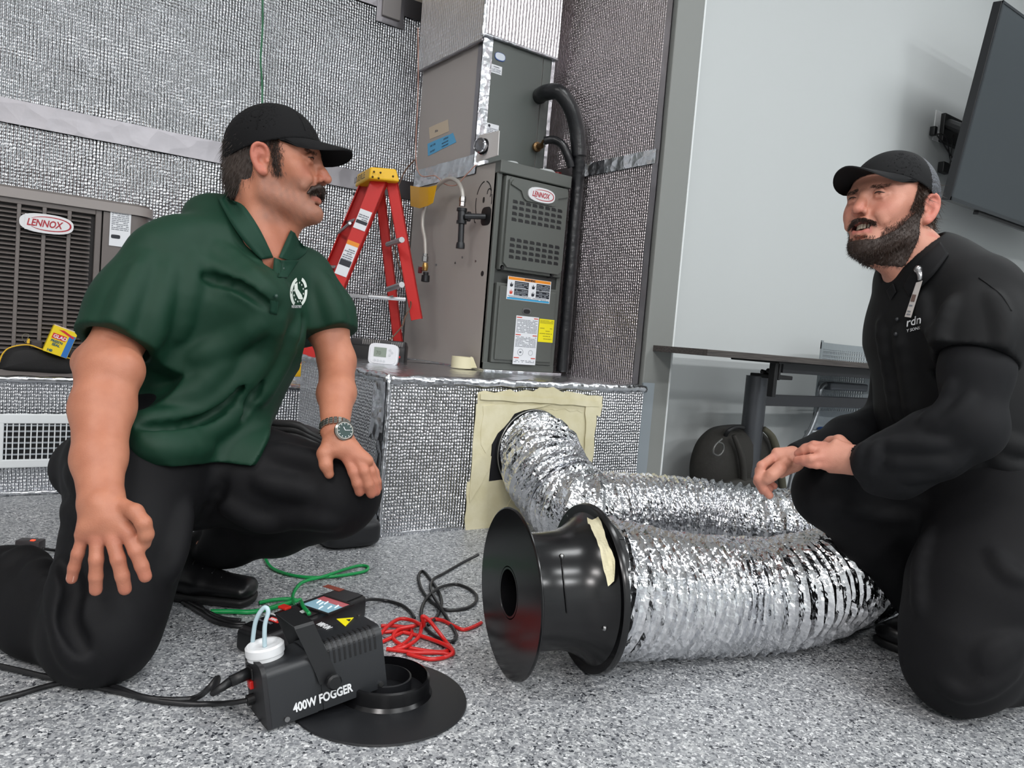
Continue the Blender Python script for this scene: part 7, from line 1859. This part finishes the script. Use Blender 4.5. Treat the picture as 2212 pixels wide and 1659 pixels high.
# ---- black shoe
M_SHOE = mat('shoe_leather', (20, 20, 22), 0.35, bump=(60, 0.25, 0.002)); M_SOLE = mat('shoe_sole', (30, 30, 31), 0.55)
def shoe(parent, heel, toe, up=(0, 0, 1), hh=0.060, ankle=None, wid=0.046):
    heel = np.asarray(heel, float); toe = np.asarray(toe, float); d = nrm(toe-heel); L = np.linalg.norm(toe-heel); up = nrm(np.asarray(up, float)-d*(np.asarray(up, float)@d)); s = np.cross(up, d)
    S = Sdf(); b = heel
    S.etube(b+d*0.035+up*0.046, b+d*(L*0.45)+up*0.040, s, (wid*0.78, 0.034), (wid*0.9, 0.032), 0.02)
    S.etube(b+d*(L*0.45)+up*0.040, b+d*(L-0.040)+up*0.034, s, (wid*0.9, 0.030), (wid*0.98, 0.024), 0.02)
    S.cone(b+d*0.035+up*0.05, (ankle if ankle is not None else b+d*0.045+up*0.11), 0.036, 0.038, 0.02)
    S.cone(b+d*0.09+up*0.070, b+d*(L*0.62)+up*0.050, 0.022, 0.014, 0.02)
    S.cut(b+up*0.014, -up, 0.004)
    g = net(S, 0.004)
    sh_ = mk('shoe', (g[0]+0.0008*ngrid(g[0], 60, 3)[:, None], g[1]), M_SHOE, parent, True, label='black leather shoe')
    Q = Sdf(); Q.etube(b+d*0.034+up*0.012, b+d*(L*0.5)+up*0.012, s, (wid*0.80, 0.022), (wid*0.88, 0.022), 0.01); Q.etube(b+d*(L*0.5)+up*0.012, b+d*(L-0.038)+up*0.014, s, (wid*0.90, 0.022), (wid*1.02, 0.022), 0.01)
    Q.cut(b+up*0.0, -up, 0.003); Q.cut(b+up*0.020, up, 0.003)
    g = net(Q, 0.0045); mk('sole', g, M_SOLE, sh_, True)
    for i in range(4):
        c = b+d*(0.11+0.022*i)+up*(0.088-0.008*i); mk('lace', tube([c-s*0.020-up*0.004, c+up*0.002, c+s*0.020-up*0.004], 0.0022, 6, 4), M_SHOE, sh_, True)
    return sh_
hz_ = onz(395, 1290, 0.001); tz_ = onz(566, 1306, 0.001); dd = nrm(tz_-hz_)
shoe(p1, tz_-dd*0.265, tz_, ankle=P(440, 1190, 1.755))
e_ = P(-130, 1250, 1.64); k_ = P(10, 1285, 1.50); dl_ = e_-k_; dl_[2] = 0; dl_ = nrm(dl_)
shoe(p1, np.array([*(e_+dl_*0.02)[:2], 0.105]), np.array([*(e_+dl_*0.26)[:2], 0.088]), up=(0, 0, -1), ankle=e_+dl_*0.01)
# ---- wristwatch on the left wrist
wa = nrm(P(724, 950, 1.50)-P(727, 850, 1.60)); wctr = P(724, 926, 1.513); ws_ = nrm(RT-wa*(RT@wa)); wn_ = np.cross(wa, ws_)
wt = None; gl_ = []
for i in range(22):
    a_ = 2*math.pi*i/22; c_ = wctr+ws_*0.0305*math.cos(a_)+wn_*0.0245*math.sin(a_)
    t_ = nrm(-ws_*0.0305*math.sin(a_)+wn_*0.0245*math.cos(a_)); fr = Fr(c_, t_, wa)
    link = join([fr.box(-0.0036, 0.0036, q0, q1, -0.0016, 0.0016, 0.0006, 1) for q0, q1 in ((-0.0085, -0.0033), (-0.0028, 0.0028), (0.0033, 0.0085))])
    if wt is None: wt = mk('watch_band', link, mat('watch_steel', (150, 148, 142), 0.28, 0.95), p1, label='steel link watch bracelet')
    else: mk('watch_link', link, mat('watch_steel', (150, 148, 142), 0.28, 0.95), wt)
wc = P(741, 932, 1.478)
wn = nrm(-FW*0.8+RT*0.55+UP*0.25)
wh = mk('watch_case', lathe([(0, 0), (0.017, 0), (0.0195, 0.003), (0.0195, 0.008), (0.0165, 0.0105), (0, 0.0105)], wc, wn, 36), mat('watch_steel', (150, 148, 142), 0.28, 0.95), p1, 30, label='round steel watch case')
mk('dial', lathe([(0, 0.0106), (0.0150, 0.0106), (0.0150, 0.0110), (0, 0.0110)], wc, wn, 28), mat('dial_dark', (60, 76, 74), 0.15), wh)
u_, v_ = ortho(wn)
mk('hands', join([tube([wc+wn*0.0118, wc+wn*0.0118+u_*0.010], 0.0006, 5, 1, False), tube([wc+wn*0.0118, wc+wn*0.0118+v_*0.007-u_*0.003], 0.0008, 5, 1, False)]+[tube([wc+wn*0.0114+(u_*math.cos(a)+v_*math.sin(a))*0.0118, wc+wn*0.0114+(u_*math.cos(a)+v_*math.sin(a))*0.0142], 0.0007, 5, 1, False) for a in np.linspace(0, 2*math.pi, 12, endpoint=False)]), M_LET, wh)
for t_ in np.linspace(-2.6, 1.2, 14):
    pass
# ================================================================== MAN IN BLACK
M_SK2 = skin_mat('skin_light', None)
BASE2 = (206, 146, 124)
p2 = empty('person', np.array([*onz(2050, 1500)[:2], 0]), 'kneeling bearded smiling person in black clothes and dark cap beside the duct bend', 'person')
cy_, sy_ = math.cos(math.radians(30)), math.sin(math.radians(30)); cp_, sp_ = math.cos(math.radians(10)), math.sin(math.radians(10))
f2 = nrm((-RT*cy_-FW*sy_)*cp_+UP*sp_)
H2 = HeadFr(P(2012, 452, 1.55), f2, UP+RT*0.04)
H2.o = P(2004, 455, 1.555)-H2.l*0.078
def SQ2(V):
    q = H2.loc(V); w = smooth01(q[:, 2], -0.19, -0.11); q[:, 0] *= 1-0.12*w; return H2.o+q@H2.R()
S2 = head_sdf(H2, 1.0, -0.002, 0.8, 0.012, 0.0, 0.45)
nh2 = len(S2.p)
NB2 = P(1985, 590, 1.62)
S2.etube(H2.w(-0.010, 0, -0.030), P(1975, 560, 1.615), f2, (0.058, 0.055), (0.062, 0.058), 0.02)
S2.etube(P(1975, 560, 1.615), P(2010, 660, 1.63), f2, (0.062, 0.058), (0.090, 0.080), 0.03)
S2.cone(H2.w(0.050, 0.0, -0.098), P(1950, 590, 1.60), 0.020, 0.020, 0.03)
# arms inside the sleeves and both hands
LS2, LE2, LW2 = P(2112, 650, 1.47), P(2100, 925, 1.40), P(1845, 995, 1.52)
RS2, RE2, RW2 = P(1950, 660, 1.80), P(1925, 905, 1.78), P(1712, 992, 1.63)
A2 = Sdf()
A2.etube(P(2010, 650, 1.63), P(2060, 900, 1.64), LS2-RS2, (0.13, 0.08), (0.12, 0.09), 0.04); A2.cone(P(2060, 900, 1.64), P(2120, 1080, 1.62), 0.10, 0.11, 0.04)
A2.cone(P(2010, 640, 1.63), LS2, 0.06, 0.045, 0.03); A2.cone(P(2010, 640, 1.63), RS2, 0.06, 0.045, 0.03)
A2.chain([LS2, LE2, LW2], [0.045, 0.036, 0.024], 0.02); A2.chain([RS2, RE2, RW2], [0.045, 0.036, 0.024], 0.02)
A2.cone(P(2120, 1080, 1.62), P(2070, 1430, 1.45), 0.07, 0.05, 0.03); A2.cone(P(2070, 1430, 1.45), P(2330, 1390, 1.60), 0.045, 0.035, 0.03)
A2.cone(P(2110, 1110, 1.72), P(1792, 1064, 1.70), 0.05, 0.04, 0.03); A2.cone(P(1792, 1068, 1.70), P(2005, 1325, 1.735), 0.036, 0.026, 0.03)
h2 = Sdf()
# near hand resting over the other wrist
def K2(x, y, Z): return P(x, y, Z)
h2.etube(LW2, K2(1800, 985, 1.535), UP, (0.0290, 0.020), (0.0360, 0.015), 0.012)
for (kx, ky, kz) in ((1778, 968, 1.545), (1774, 978, 1.535), (1774, 990, 1.53), (1782, 1004, 1.53)): h2.cone(K2(1822, 990, 1.53), K2(kx, ky, kz), 0.020, 0.0105, 0.012)
G1 = {'i': [(1782, 964, 1.55), (1758, 962, 1.555), (1740, 968, 1.565), (1728, 976, 1.575)],
      'm': [(1776, 974, 1.54), (1752, 970, 1.545), (1736, 974, 1.555), (1724, 980, 1.565)],
      'r': [(1774, 988, 1.53), (1752, 991, 1.53), (1736, 993, 1.54), (1722, 994, 1.55)],
      'p': [(1784, 1002, 1.53), (1764, 1004, 1.53), (1750, 1002, 1.535), (1736, 999, 1.545)]}
for k_, q in G1.items(): finger(h2, [K2(*v) for v in q], 0.0098 if k_ != 'p' else 0.0086, 0.0086 if k_ != 'p' else 0.0078)
finger(h2, [K2(1828, 965, 1.545), K2(1812, 953, 1.56), K2(1795, 955, 1.58), K2(1780, 962, 1.60)], 0.0130, 0.0095, 0.010)
# far hand hanging off the knee
h2.etube(RW2, K2(1682, 1000, 1.625), UP, (0.027, 0.020), (0.034, 0.016), 0.012)
G2 = {'i': [(1668, 990, 1.620), (1645, 1006, 1.605), (1638, 1034, 1.600), (1650, 1056, 1.600), (1662, 1070, 1.602)],
      'm': [(1666, 998, 1.632), (1641, 1016, 1.622), (1637, 1040, 1.618), (1648, 1060, 1.618)],
      'r': [(1670, 1008, 1.640), (1650, 1026, 1.632), (1650, 1046, 1.628), (1662, 1056, 1.626)],
      'p': [(1678, 1016, 1.645), (1662, 1032, 1.640), (1662, 1046, 1.636), (1672, 1050, 1.634)]}
for k_, q in G2.items(): finger(h2, [K2(*v) for v in q], 0.0100 if k_ != 'p' else 0.0088, 0.0086 if k_ != 'p' else 0.0078)
finger(h2, [K2(1695, 1000, 1.605), K2(1682, 1014, 1.588), K2(1668, 1026, 1.585), K2(1658, 1036, 1.588)], 0.0140, 0.0100, 0.010)
full2 = Sdf(); full2.p = S2.p+A2.p+h2.p
gF2 = net(full2, 0.0026)
V20 = relax(np.array(gF2[0]), gF2[1], 1, 0.35); near2 = np.linalg.norm(V20-H2.o, axis=1) < 0.25
V2h = V20.copy(); V2h[near2] = SQ2(V20[near2]); sk2V, sk2F = V2h, gF2[1]
keep2 = [f for f in sk2F if near2[f[0]]]; gH2 = (V20, keep2)
body2 = mk('body', (sk2V, sk2F), M_SK2, p2, True)
cc2 = face_cols(V20, H2, BASE2, (196, 112, 104), (206, 112, 98), None)
for q in list(G1.values())+list(G2.values()):
    for i_, v in enumerate(q):
        w_ = np.exp(-(np.linalg.norm(sk2V-K2(*v), axis=1)/0.012)**2)*(0.4 if i_ in (0, 3) else 0.25)
        cc2 = cc2*(1-w_[:, None])+np.array(lin((206, 122, 108))[:3])*w_[:, None]
vcol(body2, cc2)
nail(body2, K2(1662, 1070, 1.602), K2(1650, 1056, 1.600), -RT, 0.0075, M_NAIL)
SQ = SQ2
for sg in (1, -1): eye(H2, sg, body2, (84, 62, 44)); lashes(H2, sg, body2, 0.45)
teeth(H2, body2, -0.0480, 0.021, 0.0095)
H2V = BVHTree.FromPolygons(V20.tolist(), gH2[1])
M_HR2 = mat('hair_brown', (68, 52, 43), 0.5); M_BD2 = mat('beard_brown', (54, 40, 33), 0.55)
R2_ = H2.R()
# beard: shell over the jaw, then strands
bd = Sdf(); bd.p = [p for p in head_sdf(H2, 1.0, -0.002, 0.8, 0.012).p]
def off_f(P_): return S2.eval(P_)-0.0016
bdS = Sdf(); bdS.add(off_f, H2.w(0.055, 0, -0.06), 0.16, 0.002)
def region(P_):
    x, y, z = H2.loc(P_).T; a = np.abs(y)
    # height of the beard line: high at the sideburn, low on the cheek, down round the mouth
    line = np.interp(x, [-0.01, 0.020, 0.045, 0.070, 0.085, 0.100, 0.125], [0.024, 0.002, -0.036, -0.056, -0.066, -0.076, -0.078])
    d1 = z-line
    d2 = -(x-0.012)*1.0
    d3 = -(z+0.119)
    d4 = -(x+0.020+(z+0.10)*0.9)
    return np.maximum.reduce([d1, d2, d3, d4])
bdS.p.append((lambda P_: -region(P_), np.zeros(3), 1e9, 0.004, -1))
gb_ = net(bdS, 0.0024, bounds_of([H2.w(0.05, 0, -0.05)], 0.13))
bV = gb_[0]+0.0010*ngrid(gb_[0], 800, 5)[:, None]
beard = mk('beard', (bV, gb_[1]), M_BD2, body2, True, label='short dark brown beard')
rb_ = np.random.default_rng(4)
def strands_on(V, n, dirfn, ln, r, m, name, parent, seed, curl=0.3, jit=0.3, lift=0.4, c=(0.04, 0, -0.02)):
    rr = np.random.default_rng(seed); ix = rr.choice(len(V), n); q = H2.loc(V[ix]); o = V[ix]-H2.w(*c); o /= np.linalg.norm(o, axis=1)[:, None]
    D = np.array([nrm(H2.f*d[0]+H2.l*d[1]+H2.u*d[2]) for d in (dirfn(*v) for v in q)])+o*lift; D /= np.linalg.norm(D, axis=1)[:, None]
    s_ = strands(V[ix], D, ln, r, m, name, parent, seed, curl, jit); s_['kind'] = 'stuff'; return s_
strands_on(bV, 7000, lambda x, y, z: (0.25, 0.15*np.sign(y), -0.9), 0.0062, 0.00034, M_BD2, 'beard_strands', beard, 3)
# sparse stubble fading upward
def cheek(rr):
    x = rr.uniform(0.0, 0.092); t = np.interp(x, [0.0, 0.02, 0.045, 0.07, 0.092], [0.038, 0.016, -0.020, -0.040, -0.052]); return x, rr.choice([-1, 1])*0.06, t-0.030*rr.random()**0.7+0.004*rr.normal()
hair_patch(H2, H2V, 3600, cheek, lambda x, y, z: (0.2, 0, -1), 0.0062, 0.00030, M_BD2, 'beard_stubble', body2, 21, 0.3, 0.3, 0.3)['kind'] = 'stuff'
# moustache
R_ = []; D_ = []
for _ in range(1000):
    y = rb_.uniform(-0.030, 0.030); a = abs(y)/0.03
    p_, n_ = on_head(H2, 0.122-0.018*a*a, y, -0.0350-0.010*a**1.6+rb_.uniform(-0.005, 0.004), H2V)
    if p_ is None: continue
    R_.append(p_); D_.append(H2.f*0.4+H2.l*np.sign(y)*(0.3+0.6*a)-H2.u*0.9)
strands(np.array(R_), np.array(D_), 0.0075, 0.00036, M_BD2, 'moustache_strands', body2, 6, 0.25, 0.22)['kind'] = 'stuff'
hair_patch(H2, H2V, 700, lambda rr: (0.12, rr.uniform(-0.030, 0.030), rr.uniform(-0.090, -0.068)), lambda x, y, z: (0.3, 0, -1), 0.006, 0.0003, M_BD2, 'chin_tuft', body2, 23, 0.3, 0.3, 0.4)['kind'] = 'stuff'
for sg in (1, -1):
    hair_patch(H2, H2V, 150, lambda rr: (0.12, sg*rr.uniform(0.012, 0.047), 0.032+rr.uniform(-0.003, 0.003)), lambda x, y, z: (0, sg*1.0, 0.2), 0.0065, 0.0003, M_HR2, 'eyebrow', body2, 9+sg, 0.2, 0.2, 0.25)['kind'] = 'stuff'
# hair
hs = Sdf()
hs.ell(H2.w(0.004, 0, 0.038), (0.100, 0.081, 0.090), R2_, 0.01)
hs.ell(H2.w(-0.045, 0, -0.030), (0.058, 0.066, 0.064), R2_, 0.02)
hs.cut(H2.w(0, 0, 0.075), H2.u)
for sg in (1, -1):
    hs.ell(H2.w(-0.002, sg*0.090, -0.004), (0.026, 0.024, 0.042), R2_, 0.008, -1); hs.ell(H2.w(0.022, sg*0.085, -0.045), (0.034, 0.035, 0.040), R2_, 0.01, -1)
hs.cut(H2.w(0.020, 0, 0.0), H2.f*1.0+H2.u*-0.2, 0.012)
gh2 = net(hs, 0.0028); hv2 = gh2[0]+0.0022*ngrid(gh2[0], 260, 7)[:, None]
hr2 = mk('hair', (hv2, gh2[1]), M_HR2, body2, True)
strands_on(hv2, 5000, lambda x, y, z: (-0.4, 0, -0.9), 0.016, 0.0005, M_HR2, 'hair_strands', hr2, 8, 0.5, 0.35, 0.35, (0, 0, 0.02))
for sg in (1, -1):
    hair_patch(H2, H2V, 1500, lambda rr: (0.026+rr.uniform(-0.014, 0.014), sg*0.09, rr.uniform(-0.005, 0.055)), lambda x, y, z: (0.15, 0, -1), 0.010, 0.0004, M_HR2, 'sideburn', body2, 32+sg, 0.35, 0.3, 0.3)['kind'] = 'stuff'
# cap with mesh back
M_CAP2 = mat('cap_charcoal', (14, 15, 17), 0.8, spec=0.25, bump=(900, 0.3, 0.0008)); 
m_, nt_, N_, L_n, b_n = nodes('cap_mesh'); b_n.inputs['Roughness'].default_value = 0.6
g_n = N_('ShaderNodeNewGeometry'); vn = N_('ShaderNodeTexVoronoi'); vn.inputs['Scale'].default_value = 420; vn.inputs['Randomness'].default_value = 0.3; L_n(g_n.outputs['Position'], vn.inputs['Vector'])
rm_ = N_('ShaderNodeValToRGB'); rm_.color_ramp.elements[0].color = lin((16, 17, 20)); rm_.color_ramp.elements[1].color = lin((92, 96, 104)); rm_.color_ramp.elements[0].position = 0.35; rm_.color_ramp.elements[1].position = 0.6
L_n(vn.outputs['Distance'], rm_.inputs['Fac']); L_n(rm_.outputs['Color'], b_n.inputs['Base Color'])
bpn = N_('ShaderNodeBump'); bpn.inputs['Strength'].default_value = 0.6; bpn.inputs['Distance'].default_value = 0.001; L_n(vn.outputs['Distance'], bpn.inputs['Height']); L_n(bpn.outputs['Normal'], b_n.inputs['Normal'])
C2, RR2, Z2 = (0.008, 0, 0.040), (0.108, 0.089, 0.099), (0.030, 0, 0.040); TL2 = math.radians(15)
gcap = net(cap_crown(H2, C2, RR2, Z2, TL2), 0.0026)
q = H2.loc(gcap[0]); fr_ = q[:, 0] > 0.012
cap2 = mk('cap', (gcap[0], [f for f in gcap[1] if fr_[f[0]]]), M_CAP2, p2, True, label='dark baseball cap with a mesh back')
mk('mesh_back', (gcap[0], [f for f in gcap[1] if not fr_[f[0]]]), m_, cap2, True)
mk('peak', brim(H2, C2, RR2, Z2, TL2, 0.078, 0.030, math.radians(-2)), M_CAP2, cap2, 40)
mk('button', ball(H2.w(0.006, 0, 0.140), 0.0075, 14, 8, (1, 1, 0.5), H2.R().T), M_CAP2, cap2, True)
SQ = None
# ---- black shirt over a long sleeved undershirt
M_BS = mat('black_shirt', (12, 13, 15), 0.7, spec=0.25, bump=(1400, 0.15, 0.0005)); M_US = mat('charcoal_sleeve', (16, 17, 20), 0.75, spec=0.25, bump=(1400, 0.15, 0.0005))
s2 = Sdf(); SD2 = LS2-RS2
s2.etube(P(1998, 610, 1.63), P(2022, 720, 1.64), SD2, (0.150, 0.090), (0.185, 0.125), 0.05)
s2.etube(P(2022, 720, 1.64), P(2070, 880, 1.64), SD2, (0.185, 0.128), (0.170, 0.150), 0.05)
s2.etube(P(2070, 880, 1.64), P(2125, 1050, 1.63), SD2, (0.170, 0.152), (0.165, 0.150), 0.05)
s2.cone(P(2030, 560, 1.60), P(2110, 625, 1.50), 0.050, 0.070, 0.05); s2.cone(P(1965, 590, 1.68), P(1952, 660, 1.78), 0.045, 0.055, 0.04)
s2.ell(P(2080, 610, 1.64), (0.08, 0.08, 0.07), k=0.06)
s2.chain([P(2125, 655, 1.47), P(2120, 720, 1.43), P(2108, 780, 1.41)], [0.078, 0.072, 0.070], 0.04)
s2.chain([RS2, P(1935, 760, 1.80)], [0.058, 0.054], 0.04)
bs2 = Sdf(); bs2.p = list(s2.p)
folds(s2, bs2, [[(1905, 700), (1925, 800), (1940, 900)], [(1945, 720), (1965, 820), (1975, 900)], [(2000, 640), (2010, 700), (2050, 760)], [(2060, 650), (2040, 720), (2030, 800)], [(2150, 640), (2170, 700), (2165, 760)], [(2150, 980), (2180, 1010), (2212, 1020)], [(2140, 930), (2180, 960), (2212, 965)], [(2120, 1050), (2160, 1070), (2212, 1075)]], 0.010, 0.022, 0.007)
sleeve_end(s2, P(2106, 778, 1.41), P(2100, 900, 1.40)-P(2118, 690, 1.45)-RT*0.03, 0.105)
hollow(s2, P(2106, 785, 1.41), P(2102, 830, 1.40), 0.060)
s2.ell(P(1968, 545, 1.612), (0.062, 0.062, 0.085), k=0.006, op=-1)
gs2 = net(s2, 0.0050, (np.full(3, -9.0), np.full(3, 9.0))); sv2 = relax(np.array(gs2[0]), gs2[1], 1, 0.5); sv2 = sv2+0.0018*ngrid(sv2, 30, 14, 2)[:, None]*np.array([[1, 1, 0.3]])
shirt2 = mk('black_polo', (sv2, gs2[1]), M_BS, p2, True, label='black short sleeved polo shirt')
T2_ = bvh([(sv2, gs2[1]), (V2h, gH2[1])])
us = Sdf()
us.chain([P(2115, 700, 1.44), P(2108, 800, 1.41), P(2100, 905, 1.395)], [0.060, 0.058, 0.052], 0.03)
us.ball(P(2098, 925, 1.40), 0.050, 0.03)
us.chain([P(2095, 930, 1.40), P(2010, 955, 1.44), P(1930, 985, 1.475), P(1850, 1000, 1.512)], [0.054, 0.056, 0.046, 0.034], 0.03)
us.chain([P(2020, 985, 1.45), P(1945, 1030, 1.475), P(1890, 1038, 1.50)], [0.040, 0.030, 0.020], 0.05)
bus = Sdf(); bus.p = list(us.p)
folds(us, bus, [[(2060, 830), (2040, 880), (2000, 910)], [(2100, 860), (2070, 900), (2020, 930)], [(2040, 960), (1980, 960), (1920, 960)], [(2060, 1000), (1990, 1000), (1930, 1000)], [(2090, 980), (2020, 1020), (1960, 1030)], [(1900, 960), (1890, 990), (1880, 1030)], [(1870, 965), (1862, 995), (1856, 1025)]], 0.008, 0.018, 0.005)
sleeve_end(us, P(1846, 998, 1.514), P(1845, 995, 1.52)-P(1960, 970, 1.46), 0.07)
hollow(us, P(1838, 997, 1.516), P(1868, 994, 1.505), 0.027)
gu2 = net(us, 0.0042); uv = relax(np.array(gu2[0]), gu2[1], 1, 0.5)
mk('undershirt_sleeve', (uv+0.0012*ngrid(uv, 45, 4, 2)[:, None], gu2[1]), M_US, p2, True, label='long charcoal sleeve of the near arm')
uf = Sdf()
uf.chain([P(1938, 740, 1.80), RE2, P(1830, 945, 1.72), P(1722, 988, 1.635)], [0.052, 0.052, 0.044, 0.032], 0.03)
sleeve_end(uf, P(1718, 990, 1.632), P(1712, 992, 1.63)-P(1830, 945, 1.72), 0.06)
gf2 = net(uf, 0.005); mk('undershirt_sleeve', (gf2[0]+0.0012*ngrid(gf2[0], 45, 5, 2)[:, None], gf2[1]), M_US, p2, True, label='long charcoal sleeve of the far arm')
mk('collar', strip(T2_, [(2032, 522, 0.004), (2000, 548, 0.004), (1975, 580, 0.003), (1952, 618, 0.001)], [(2050, 548, 0.002), (2020, 590, 0.004), (1990, 620, 0.005), (1965, 640, 0.002)], 0.004), mat('black_collar', (12, 13, 16), 0.7, spec=0.25), shirt2, True)
mk('collar', strip(T2_, [(1930, 612, 0.001), (1936, 630, 0.001)], [(1916, 628, 0.002), (1924, 648, 0.002)], 0.004), mat('black_collar', (12, 13, 16), 0.7, spec=0.25), shirt2, True)
mk('shoulder_seam', tube([c for c in (cast(T2_, x, y, 0.001) for x, y in ((2115, 600), (2140, 618), (2165, 640), (2185, 672))) if c is not None], 0.0016, 6, 6), M_BS, shirt2, True)
g = strip(T2_, [(2028, 786, 0), (2060, 782, 0), (2110, 776, 0), (2150, 786, 0), (2172, 800, 0)], [(2027, 794, 0), (2060, 789, 0), (2110, 783, 0), (2150, 793, 0), (2172, 806, 0)], 0.002, 0.002, 8, 1)
for x, y in ((1938, 690), (1935, 722)):
    c = cast(T2_, x, y, 0.004)
    if c is not None: mk('button', lathe([(0, 0), (0.0042, 0), (0.0042, 0.0015), (0, 0.002)], c, -FW-RT*0.6, 12), mat('button_black', (40, 42, 46), 0.3), shirt2, True)
# chest lettering, half hidden by the badge
def drape_text(s, x0, y0, hpx, parent, tree, slope=0.0, sx=0.9, shear=0.1, name='lettering', off=0.003):
    cu = bpy.data.curves.new('t', 'FONT'); cu.body = s; cu.size = hpx; cu.shear = shear; cu.resolution_u = 2; cu.offset = hpx*0.012
    o = bpy.data.objects.new('t', cu); C.objects.link(o); dg = bpy.context.evaluated_depsgraph_get(); e = o.evaluated_get(dg); me = e.to_mesh()
    W = [v.co[:] for v in me.vertices]; F = [tuple(p.vertices) for p in me.polygons]; e.to_mesh_clear(); bpy.data.objects.remove(o); bpy.data.curves.remove(cu)
    V = []
    for a, b, _ in W:
        X = x0+a*sx; Y = y0-b+a*sx*slope; c = cast(tree, X, Y, off)
        V.append(c if c is not None else P(X, Y, 1.5))
    if V: return mk(name, (np.array(V), F), M_LET, parent, kind='stuff')
drape_text('rdn', 1957, 706, 26, shirt2, T2_, -0.25); drape_text('Y SONS', 1958, 718, 9, shirt2, T2_, -0.25, 0.95)
# badge on a reel
bc_ = cast(T2_, 1985, 560, 0.010)
bdg = [cast(T2_, x, y, o) for x, y, o in ((1980, 610, 0.014), (1993, 606, 0.014), (1968, 686, 0.014), (1955, 684, 0.014))]
if all(b is not None for b in bdg):
    V = np.array(bdg+[b+FW*0.002 for b in bdg]); bo = mk('badge_card', (V, [(0, 1, 2, 3), (7, 6, 5, 4), (0, 4, 5, 1), (1, 5, 6, 2), (2, 6, 7, 3), (3, 7, 4, 0)]), mat('badge_card', (196, 190, 186), 0.4), p2, label='narrow white badge card')
    bf_ = Fr(bdg[3], bdg[2]-bdg[3], bdg[0]-bdg[3]); 
    if bf_.n@FW > 0: bf_.n = -bf_.n
    bw = np.linalg.norm(bdg[2]-bdg[3]); bh = np.linalg.norm(bdg[0]-bdg[3])
    mk('badge_photo', bf_.box(bw*0.2, bw*0.8, bh*0.45, bh*0.65, 0.0005, 0.0012), mat('badge_photo', (104, 82, 74), 0.4), bo)
    print_lines(bf_, bw*0.2, bw*0.8, bh*0.05, bh*0.4, 0.006, M_INK, bo, 0.0014)
    c1 = cast(T2_, 1983, 582, 0.012); c2 = cast(T2_, 1987, 606, 0.014)
    if c1 is not None and c2 is not None: mk('badge_clip', join([tube([c1, (c1+c2)/2-FW*0.004, c2], [0.007, 0.0055, 0.004], 8, 4), ball(c1, 0.008, 10, 8)]), mat('clip_metal', (170, 170, 172), 0.25, 0.9), p2, True, label='bent metal badge clip')
# ---- trousers
M_TR2 = mat('trouser_charcoal', (12, 12, 15), 0.75, spec=0.25, bump=(900, 0.2, 0.0006))
t2 = Sdf()
t2.etube(P(2110, 1030, 1.63), P(2150, 1110, 1.62), SD2, (0.160, 0.145), (0.160, 0.150), 0.04)
t2.chain([P(2170, 1130, 1.53), P(2110, 1280, 1.485), P(2075, 1380, 1.465), P(2062, 1435, 1.46)], [0.135, 0.120, 0.100, 0.088], 0.04)
t2.chain([P(2066, 1438, 1.455), P(2160, 1418, 1.50), P(2350, 1380, 1.62)], [0.085, 0.086, 0.060], 0.03)
t2.ball(P(2100, 1420, 1.44), 0.08, 0.04)
t2.chain([P(2110, 1110, 1.72), P(1950, 1075, 1.71), P(1792, 1062, 1.70)], [0.125, 0.100, 0.078], 0.04)
t2.chain([P(1792, 1066, 1.70), P(1880, 1150, 1.72), P(1990, 1290, 1.735), P(2010, 1330, 1.735)], [0.070, 0.070, 0.056, 0.050], 0.03)
t2.cone(P(1960, 1100, 1.72), P(2060, 1250, 1.72), 0.09, 0.06, 0.03)
bt2 = Sdf(); bt2.p = list(t2.p)
folds(t2, bt2, [[(2150, 1200), (2180, 1240), (2212, 1250)], [(2120, 1430), (2150, 1400), (2212, 1380)], [(2130, 1460), (2160, 1430), (2212, 1400)], [(2110, 1480), (2150, 1480), (2200, 1440)], [(2010, 1150), (1990, 1230), (1990, 1320)], [(1850, 1030), (1930, 1060), (2000, 1080)], [(1800, 1090), (1880, 1110), (1960, 1120)], [(2040, 1480), (2090, 1500), (2140, 1490)]], 0.010, 0.020, 0.006)
t2.add(lambda P_: P_[:, 2]-0.003, (0, 0, 0), 1e9, 0.01, -1)
gt2 = net(t2, 0.0058); tv2 = relax(np.array(gt2[0]), gt2[1], 2, 0.5); tv2 = tv2+0.0018*ngrid(tv2, 28, 33, 2)[:, None]*np.array([[1, 1, 0.2]]); tv2[:, 2] = np.maximum(tv2[:, 2], 0.002)
mk('trousers', (tv2, gt2[1]), M_TR2, p2, True, label='black trousers')
tz2 = onz(1908, 1408, 0.001); hz2 = onz(2060, 1360, 0.001); d2 = nrm(hz2-tz2)
shoe(p2, tz2+d2*0.262, tz2, ankle=P(2008, 1318, 1.735))

e_ = P(2350, 1380, 1.62); k_ = P(2160, 1418, 1.50); dl_ = e_-k_; dl_[2] = 0; dl_ = nrm(dl_)
shoe(p2, np.array([*(e_+dl_*0.02)[:2], 0.105]), np.array([*(e_+dl_*0.26)[:2], 0.088]), up=(0, 0, -1), ankle=e_+dl_*0.01)
drape_text('REGISTRY', 630, 665, 8, emb, T1, 0.0, 0.62, 0.0)
